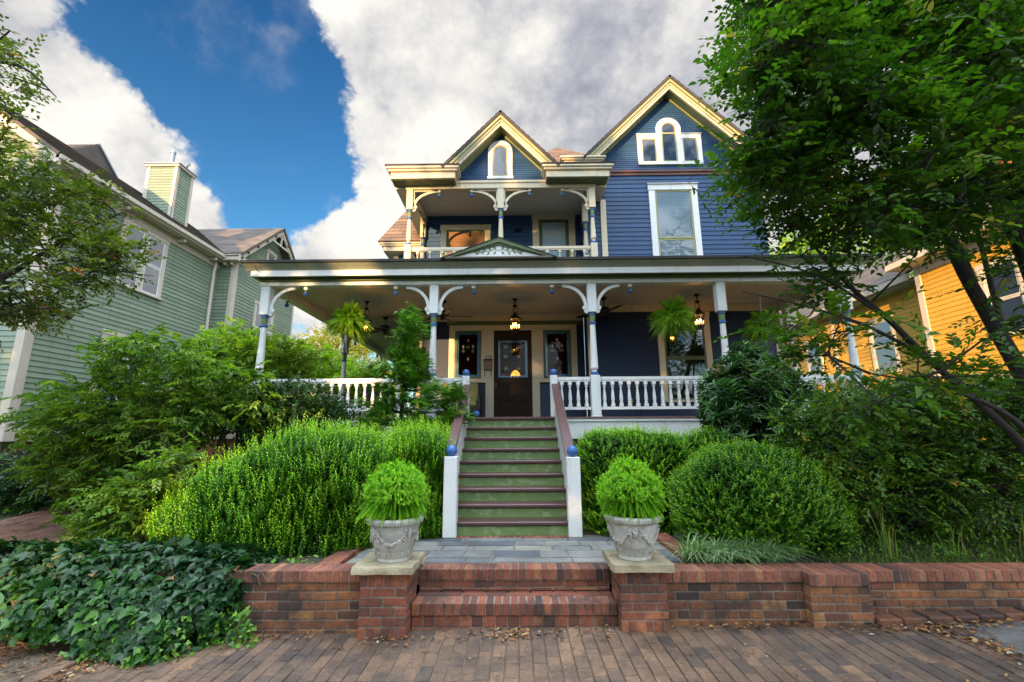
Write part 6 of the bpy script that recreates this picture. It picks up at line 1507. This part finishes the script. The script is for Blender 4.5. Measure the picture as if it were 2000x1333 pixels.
# liriope beside the right urn
m = 900; ang = RNG.random(m) * 2 * PI; rr = np.sqrt(RNG.random(m)); cx = RNG.choice([1.72, 1.98, 2.22, 2.42], m)
blades('liriope_clump', 'pale striped grassy clump spilling over the wall beside the right urn', 'ornamental grass', np.stack([cx + .10 * rr * np.cos(ang), 4.86 + .09 * rr * np.sin(ang), np.full(m, .42)], 1), 0.33, .010, 'lirio', 1.15, 7, dirs=np.array([.5, -.6, 0]))
# weedy strip at the right
m = 5200; x = RNG.uniform(3.0, 8.0, m); y = 4.66 + RNG.random(m) ** 1.3 * 1.6
blades('weedy_grass', 'weedy mixed grass growing behind the right brick wall', 'grass', np.stack([x, y, np.array([gh(a, b) for a, b in zip(x, y)]) - .01], 1), .13, .005, 'weed', .8, 4, kind='stuff')
m = 46; x = np.concatenate([RNG.normal(3.72, .035, 14), RNG.normal(4.4, .05, 10), RNG.normal(5.15, .12, 22)]); y = np.concatenate([RNG.normal(4.95, .04, 14), RNG.normal(5.0, .05, 10), RNG.normal(4.95, .06, 22)])
for (a, b, lab) in ((0, 14, 'tall upright bright grass tuft behind the right wall, next to the boxwood'), (14, 24, 'short grass tuft in the middle of the weedy strip'), (24, 46, 'tall grass tuft at the right end of the weedy strip')):
    blades('grass_tuft', lab, 'grass', np.stack([x[a:b], y[a:b], np.full(b - a, .42)], 1), .48 if a != 14 else .3, .013, 'weed', .25, 5, lo=.5)
lv = Leaves(); m = 2600; x = RNG.uniform(3.0, 7.5, m); y = 4.8 + RNG.random(m) * 1.2; P = np.stack([x, y, .44 + RNG.random(m) ** 2 * .20 * np.clip((y - 4.7) * 1.6, .15, 1)], 1)
lv.add(P, RNG.normal(size=(m, 3)) + np.array([0, -.5, .2]), RNG.normal(size=(m, 3)) * .4 + np.array([0, 0, 1.]), RNG.uniform(.025, .055, m), RNG.uniform(.014, .026, m), RNG.random(m) * .8)
tag(lv.build('ground_cover', LM['shade']), 'low leafy weeds under the right-hand shrubs', 'ground cover', kind='stuff')
lv = Leaves(); m = 2600; x = np.concatenate([RNG.uniform(-5.5, -2.3, 1400), RNG.uniform(1.3, 3.2, 500), RNG.uniform(-2.0, -.9, 400), RNG.uniform(.8, 2, 300)]); y = np.concatenate([RNG.uniform(5.2, 6.8, 1400), RNG.uniform(4.7, 5.1, 500), RNG.uniform(5.2, 6.6, 400), RNG.uniform(5.9, 6.6, 300)])
P = np.stack([x, y, np.array([gh(a, b) for a, b in zip(x, y)]) + RNG.random(m) * .07], 1); lv.add(P, RNG.normal(size=(m, 3)) + np.array([0, -.4, .2]), RNG.normal(size=(m, 3)) * .4 + np.array([0, 0, 1.]), RNG.uniform(.02, .05, m), RNG.uniform(.012, .026, m), RNG.random(m) * .8)
tag(lv.build('ground_cover', LM['ivy']), 'low creeping leaves on the soil under the hedges', 'ground cover', kind='stuff')
lv = Leaves(); m = 9000; x = RNG.uniform(-16, -8.4, m); y = RNG.uniform(4.5, 9.3, m); P = np.stack([x, y, np.array([gh(a, b) for a, b in zip(x, y)]) + RNG.random(m) * .09], 1)
lv.add(P, RNG.normal(size=(m, 3)) + np.array([0, -.4, .3]), RNG.normal(size=(m, 3)) * .4 + np.array([0, 0, 1.]), RNG.uniform(.05, .13, m), RNG.uniform(.03, .07, m), RNG.random(m) * .8)
tag(lv.build('ground_cover', LM['shade']), 'leafy ground cover in front of the green house', 'ground cover', kind='stuff')
# vine sprouting by the left terrace edge
VN = thing('vine_sprout', (-2.15, 4.72, .44), 'thin climbing sprout with heart-shaped leaves at the foot of the left hedge', 'vine')
b = MB(); pth = [(-2.15, 4.72, .44), (-2.13, 4.72, .6), (-2.1, 4.73, .74), (-2.07, 4.72, .80), (-2.06, 4.71, .77)]; b.tube(pth, .004, 5); b.build('stem', LM['weed'], VN)
lv = Leaves(); m = 26; P = np.array([-2.15, 4.70, .47]) + RNG.normal(size=(m, 3)) * np.array([.13, .05, .035]); ivy_leaves(lv, P, RNG.normal(size=(m, 3)) + np.array([0, -.6, .3]), RNG.normal(size=(m, 3)) * .3 + np.array([0, -.5, 1]), RNG.uniform(.03, .055, m), .86 + RNG.random(m) * .1); lv.build('leaves', LM['ivy'], VN)
# fallen leaves
lv = Leaves()
def litter(n, x0, x1, y0, y1, zf, s0=.018, s1=.05, cl=None):
    x = RNG.uniform(x0, x1, n); y = RNG.uniform(y0, y1, n)
    if cl: k = RNG.integers(0, len(cl), n); c = np.array(cl)[k]; x = c[:, 0] + RNG.normal(size=n) * c[:, 2]; y = np.minimum(c[:, 1] + RNG.normal(size=n) * c[:, 3], c[:, 4] if c.shape[1] > 4 else 9)
    z = np.array([zf(a, b) for a, b in zip(x, y)]) + .004 + RNG.random(n) * .012
    L = RNG.uniform(s0, s1, n); a = RNG.random(n) * 6.28; lv.add(np.stack([x, y, z], 1), np.stack([np.cos(a), np.sin(a), RNG.normal(size=n) * .15], 1), RNG.normal(size=(n, 3)) * .28 + np.array([0, 0, 1.]), L, L * RNG.uniform(.35, .7, n), RNG.random(n), .25, -.12)
zf = lambda x, y: gz(min(x, 8)) + .002
litter(420, -3.4, 3.5, 2.4, 4.4, zf, .010, .034)
litter(330, 0, 1, 0, 1, zf, .02, .055, [(-.08, 4.25, .12, .06, 4.39), (-.05, 4.33, .22, .05, 4.39), (.55, 4.25, .25, .08, 4.38), (-2.2, 4.30, .25, .04, 4.37), (1.9, 4.33, .35, .03, 4.38), (2.4, 4.33, .2, .03, 4.38), (-1.0, 4.2, .3, .1, 4.23)])
litter(620, 0, 1, 0, 1, zf, .02, .055, [(3.5, 4.1, .12, .14, 4.25), (3.55, 3.8, .06, .12, 4.25), (3.62, 3.5, .07, .2, 4.25), (3.3, 4.2, .3, .05, 4.26), (3.9, 4.22, .35, .04, 4.27), (4.5, 4.22, .4, .05, 4.27)])
litter(620, 0, 1, 0, 1, zf, .012, .05, [(-3.35, 3.85, .08, .14, 4.3), (-3.30, 3.5, .07, .2, 4.3), (-3.1, 3.95, .2, .05, 4.3), (-3.9, 4.0, .4, .15, 4.36), (-4.4, 3.9, .5, .2, 4.36), (-3.8, 3.7, .25, .2, 4.36)])
tag(lv.build('fallen_leaves', LM['litter']), 'brown and orange fallen leaves scattered over the brick sidewalk', 'leaves', kind='stuff')
b = MB()
for _ in range(90):
    x, y = RNG.uniform(-3.4, 5), RNG.uniform(2.6, 4.3); a = RNG.random() * 6.28; L = RNG.uniform(.02, .09); z = gz(x) + .008; b.tube([(x, y, z), (x + L * math.cos(a), y + L * math.sin(a), z + .003), (x + L * 1.8 * math.cos(a + .3), y + L * 1.8 * math.sin(a + .3), z)], RNG.uniform(.001, .003), 4)
for _ in range(150):
    x, y = RNG.uniform(-4.8, -3.6), RNG.uniform(3.4, 4.3); a = RNG.random() * 6.28; L = RNG.uniform(.03, .14); z = gz(x) + .02; b.tube([(x, y, z), (x + L * math.cos(a), y + L * math.sin(a), z + RNG.uniform(0, .03)), (x + L * 1.8 * math.cos(a + .4), y + L * 1.8 * math.sin(a + .4), z)], RNG.uniform(.0015, .004), 4)
tag(b.build('fallen_twigs', M['dirt']), 'small dry twigs scattered on the sidewalk and bare verge', 'twigs', kind='stuff')

# ================================================================== BACKGROUND TREES
def bgtree(name, label, x, y, h, lobes, n, L, mat, k=7, tl=.7):
    T = thing(name, (x, y, .5), label, 'tree'); tb = MB(); nodes = []
    p, r = limb(tb, [(x, y, .3, .22), (x + .1, y, h * .4, .17), (x, y + .1, h * .7, .10), (x, y, h * .95, .03)], 8); nodes = p
    for l in lobes: q, _ = limb(tb, [tuple(p[6]) + (.09,), tuple(np.array(p[8]) * .5 + np.array(l[:3]) * .5) + (.06,), tuple(l[:3]) + (.02,)], 6)
    tb.build('trunk', M['bark'], T); P, N = shell_pts(lobes, n, 1.1, .35, .8, int(x * 7) % 50, lobes[0][3] * .5); m = len(P); lv = Leaves()
    D = unit(N + RNG.normal(size=(m, 3)) * .6 + np.array([0, 0, -.1])); sprays(lv, P - D * .2, D, tl * RNG.uniform(.6, 1.3, m), k, L, L * .55, np.clip(.15 + RNG.random(m) * .7 + .15 * nz(P, .8, 3), 0, 1), .9, 1, .5, True); lv.build('crown', LM[mat], T); return T
bgtree('garden_tree', 'golden-lit tree far behind the left end of the porch', -10.5, 27, 7.5, [(-10.8, 27, 6.2, 2.3, 2, 2.0, 2), (-9.3, 27.5, 5.2, 1.8, 1.6, 1.6, 2), (-8.3, 27, 4.2, 1.7, 1.5, 1.5, 2)], 1500, .2, 'golden')
bgtree('garden_tree', 'pale green tree behind the porch posts at the left', -9.0, 23, 5, [(-9.2, 23, 3.6, 2.0, 1.6, 2.0, 2), (-7.6, 23, 3.2, 1.5, 1.4, 1.7, 2)], 1100, .17, 'lime')
bgtree('garden_tree', 'yellow-green tree rising beyond the yellow house roof', 20, 27, 15, [(19, 27, 11, 3.6, 3, 3.6, 2), (22, 28, 13, 3.6, 3, 3.4, 2), (16.5, 28, 10, 2.8, 2.5, 2.8, 2)], 2600, .24, 'lime')
bgtree('garden_tree', 'tall sunlit tree behind the orange brick chimney', 24, 19, 17, [(23, 19, 13, 3.4, 3, 3.8, 2), (25, 20, 15.5, 3, 3, 3, 2)], 1800, .24, 'lime')
# ================================================================== STREET TREES BEHIND THE VIEWER (unseen, crowns shaped to shade the front garden)
SUN_AZ = R(19.5); SUN_EL = R(9.0)
hx, hy = math.sin(SUN_AZ), math.cos(SUN_AZ)            # horizontal travel direction of the light
tanel = math.tan(SUN_EL)
def sunpos(u, v, a): return np.array([hy * u + hx * a, -hx * u + hy * a, v - a * tanel])
def street_tree(label, u0, u1, topf, n, a0=-27, a1=-22.5, gaps=()):
    uc = (u0 + u1) / 2; base = sunpos(uc, 0, (a0 + a1) / 2); T = thing('street_tree', (base[0], base[1], -.05), label, 'tree')
    tb = MB(); tp = sunpos(uc, topf(uc), (a0 + a1) / 2); limb(tb, [(base[0], base[1], -.1, .38), (base[0] + .1, base[1], 3, .3), (base[0], base[1], 7, .2), (tp[0], tp[1], tp[2] - 1, .05)], 10); tb.build('trunk', M['bark'], T)
    lv = Leaves(); u = RNG.uniform(u0, u1, n); v = RNG.uniform(-2.2, 13, n); keep = v < np.array([topf(q) for q in u]) + RNG.normal(size=n) * .35
    for (ga, gb, va, vb, pr) in gaps: keep &= ~((u > ga) & (u < gb) & (v > va) & (v < vb) & (RNG.random(n) < pr))
    u, v = u[keep], v[keep]; a = RNG.uniform(a0, a1, len(u)); P = np.stack([hy * u + hx * a, -hx * u + hy * a, v - a * tanel], 1)
    lv.add(P, rvec(len(P)), rvec(len(P)), .42, .28, RNG.random(len(P)), .2, .15); lv.build('crown', LM['street'], T)
street_tree('leafy street tree across the road, left of the viewer', -20, -6.15, lambda u: 8.3 + .5 * math.sin(u * 1.3), 16000)
street_tree('leafy street tree across the road behind the viewer', -5.05, .2, lambda u: (8.9 if u < -1.8 else 10.1) + .4 * math.sin(u * 2.7), 10500, gaps=[(-5.2, -4.2, 7.6, 9.5, .6)])
street_tree('leafy street tree across the road, right of the viewer', .2, 4.9, lambda u: 10.6 + .5 * math.sin(u * 2.1) - (max(0, u - 2.4) * .6), 9500, gaps=[(-.5, 2.5, 9.4, 11.5, .45)])

street_tree('low leafy street tree across the road at the far right of the viewer', 4.9, 21, lambda u: 3.5 + .5 * math.sin(u * 1.7), 13000)
# ================================================================== WORLD, SUN, CAMERA
sc_ = bpy.context.scene
wd = bpy.data.worlds.new('World'); sc_.world = wd; wd.use_nodes = True; nt = wd.node_tree
bg = nt.nodes['Background']; out = nt.nodes['World Output']
sky = node(nt, 'ShaderNodeTexSky'); sky.sky_type = 'NISHITA'; sky.sun_disc = False; sky.sun_elevation = SUN_EL; sky.sun_rotation = PI + SUN_AZ; sky.air_density = 1.0; sky.dust_density = .6; sky.ozone_density = 2.0
tc = node(nt, 'ShaderNodeTexCoord'); dirv = tc.outputs['Generated']
def blob(u, v, s, w):
    d = (CAM_M @ Vector(((u - 1000) / FPX, (666.5 - v) / FPX, -1))).normalized()
    n = node(nt, 'ShaderNodeVectorMath', operation='DISTANCE'); nt.links.new(dirv, n.inputs[0]); n.inputs[1].default_value = d
    q = mathn(nt, 'DIVIDE', n.outputs['Value'], s); q = mathn(nt, 'POWER', q, 2); q = mathn(nt, 'MULTIPLY', q, -1); q = mathn(nt, 'EXPONENT', q); return mathn(nt, 'MULTIPLY', q, w)
acc = None
for b_ in ((900, 250, .27, 1.1), (1180, 120, .40, 1.1), (1550, 200, .6, .9), (740, 470, .11, .75), (860, 420, .16, .7), (10, 90, .17, .95), (120, 240, .13, .75), (270, 380, .12, .60), (380, 460, .10, .45), (640, 470, .10, .55), (480, 640, .2, .6), (720, 60, .08, .5), (430, 120, .20, -.8), (560, 290, .14, -.8), (260, 60, .10, -.5), (560, 30, .12, -.6), (645, 385, .065, -1.0), (560, 400, .08, -.3), (500, 400, .10, -.45), (470, 60, .03, .5)):
    q = blob(*b_); acc = q if acc is None else mathn(nt, 'ADD', acc, q)
sepd = node(nt, 'ShaderNodeSeparateXYZ'); nt.links.new(dirv, sepd.inputs[0])
back = smooth(nt, sepd.outputs['Y'], .25, -.35, 0, 1); zen = smooth(nt, sepd.outputs['Z'], .76, .95, 0, 1)
lift = mathn(nt, 'ADD', mathn(nt, 'MULTIPLY', back, CLOUD_BACK), mathn(nt, 'MULTIPLY', zen, ZEN))
mp = node(nt, 'ShaderNodeMapping'); mp.inputs['Scale'].default_value = (1, 1, 1.15); nt.links.new(dirv, mp.inputs[0])
n1 = noise(nt, 4.6, 9, .60, mp.outputs[0]); n2 = noise(nt, 2.1, 5, .5, mp.outputs[0])
def puff(scale, det):
    v = node(nt, 'ShaderNodeTexVoronoi', feature='F1'); v.inputs['Scale'].default_value = scale; v.inputs['Detail'].default_value = det; v.inputs['Roughness'].default_value = .6; v.normalize = True
    w = node(nt, 'ShaderNodeVectorMath', operation='ADD'); nt.links.new(mp.outputs[0], w.inputs[0])
    nn = node(nt, 'ShaderNodeTexNoise'); nn.inputs['Scale'].default_value = scale * 1.6; nn.inputs['Detail'].default_value = 4; nt.links.new(mp.outputs[0], nn.inputs['Vector'])
    sc2 = node(nt, 'ShaderNodeVectorMath', operation='SCALE'); sc2.inputs['Scale'].default_value = .12; nt.links.new(nn.outputs['Color'], sc2.inputs[0]); nt.links.new(sc2.outputs[0], w.inputs[1])
    nt.links.new(w.outputs[0], v.inputs['Vector']); return mathn(nt, 'SUBTRACT', 1.0, v.outputs['Distance'])
n3 = puff(10.0, 3)
acc = mathn(nt, 'ADD', acc, mathn(nt, 'MULTIPLY', mathn(nt, 'MAXIMUM', back, zen), .4))
f = mathn(nt, 'ADD', acc, mathn(nt, 'MULTIPLY', mathn(nt, 'SUBTRACT', n1, .5), 2.9)); f = mathn(nt, 'ADD', f, mathn(nt, 'MULTIPLY', mathn(nt, 'SUBTRACT', n3, .70), 2.0))
mask = smooth(nt, f, .12, .56)
wisp = mathn(nt, 'MULTIPLY', smooth(nt, n2, .46, .66), smooth(nt, n1, .52, .72, 0, .5)); mask = mathn(nt, 'MAXIMUM', mask, wisp)
# cloud tone: thick sunlit billows, grey-violet undersides, thin veils at the edges
tone = mathn(nt, 'ADD', mathn(nt, 'MULTIPLY', mathn(nt, 'SUBTRACT', n3, .7), .75), mathn(nt, 'MULTIPLY', mathn(nt, 'SUBTRACT', n2, .5), 1.1))
tone = mathn(nt, 'ADD', tone, mathn(nt, 'MULTIPLY', mathn(nt, 'SUBTRACT', n1, .5), .9)); mp2 = node(nt, 'ShaderNodeMapping'); mp2.inputs['Location'].default_value = (-.045, -.02, .05); nt.links.new(mp.outputs[0], mp2.inputs[0]); n1b = noise(nt, 4.6, 6, .60, mp2.outputs[0]); tone = mathn(nt, 'ADD', tone, mathn(nt, 'MULTIPLY', mathn(nt, 'SUBTRACT', n1, n1b), .85)); tone = mathn(nt, 'ADD', tone, .60)
for b_ in ((1250, 40, .42, -.20), (800, 300, .24, .20), (960, 180, .14, .08), (60, 160, .16, .10), (720, 480, .14, .14), (1050, 260, .1, -.08), (20, 20, .1, -.12)): tone = mathn(nt, 'ADD', tone, blob(*b_))
cl = ramp(nt, tone, [(.08, (.15, .16, .20)), (.36, (.25, .255, .285)), (.62, (.39, .385, .38)), (.95, (.54, .52, .48))])
liftc = mixc(nt, 1, (.84, .97, 1.20), lift, 'MULTIPLY'); liftc = mixc(nt, 1, liftc, (1., 1., 1.), 'ADD'); cl = mixc(nt, 1, cl, liftc, 'MULTIPLY')
skyc = mixc(nt, 1, sky.outputs[0], (SKY_K * .34, SKY_K * .80, SKY_K * 1.12), 'MULTIPLY'); skyc = mixc(nt, 1, skyc, ramp(nt, sepd.outputs['Z'], [(0, (3.4, 1.6, .95)), (.30, (1.5, 1.25, 1.1)), (.78, (.42, .60, .72))]), 'MULTIPLY')
col = mixc(nt, mask, skyc, cl); nt.links.new(col, bg.inputs[0]); bg.inputs[1].default_value = 1.0
sl = bpy.data.lights.new('sun', 'SUN'); sl.energy = SUN_E; sl.angle = R(.5); sl.color = (1., .59, .25); so_ = bpy.data.objects.new('sun', sl); C.objects.link(so_)
tosun = Vector((-hx * math.cos(SUN_EL), -hy * math.cos(SUN_EL), math.sin(SUN_EL))); so_.rotation_euler = tosun.to_track_quat('Z', 'Y').to_euler(); so_.location = tosun * 40
cam = bpy.data.cameras.new('camera'); cam.sensor_width = 36; cam.lens = FPX / 2000 * 36; cam.clip_start = .05; cam.clip_end = 2000
co = bpy.data.objects.new('camera', cam); C.objects.link(co); co.matrix_world = Matrix.Translation((0, 0, EYE)) @ CAM_M.to_4x4(); sc_.camera = co
sc_.view_settings.view_transform = 'Standard'; sc_.view_settings.look = 'None'; sc_.view_settings.gamma = 1; sc_.view_settings.exposure = EXPO
sc_.cycles.max_bounces = 4; sc_.cycles.diffuse_bounces = 2; sc_.cycles.transmission_bounces = 2; sc_.cycles.glossy_bounces = 2; sc_.cycles.caustics_reflective = False; sc_.cycles.caustics_refractive = False; sc_.cycles.transparent_max_bounces = 12; sc_.cycles.use_denoising = True
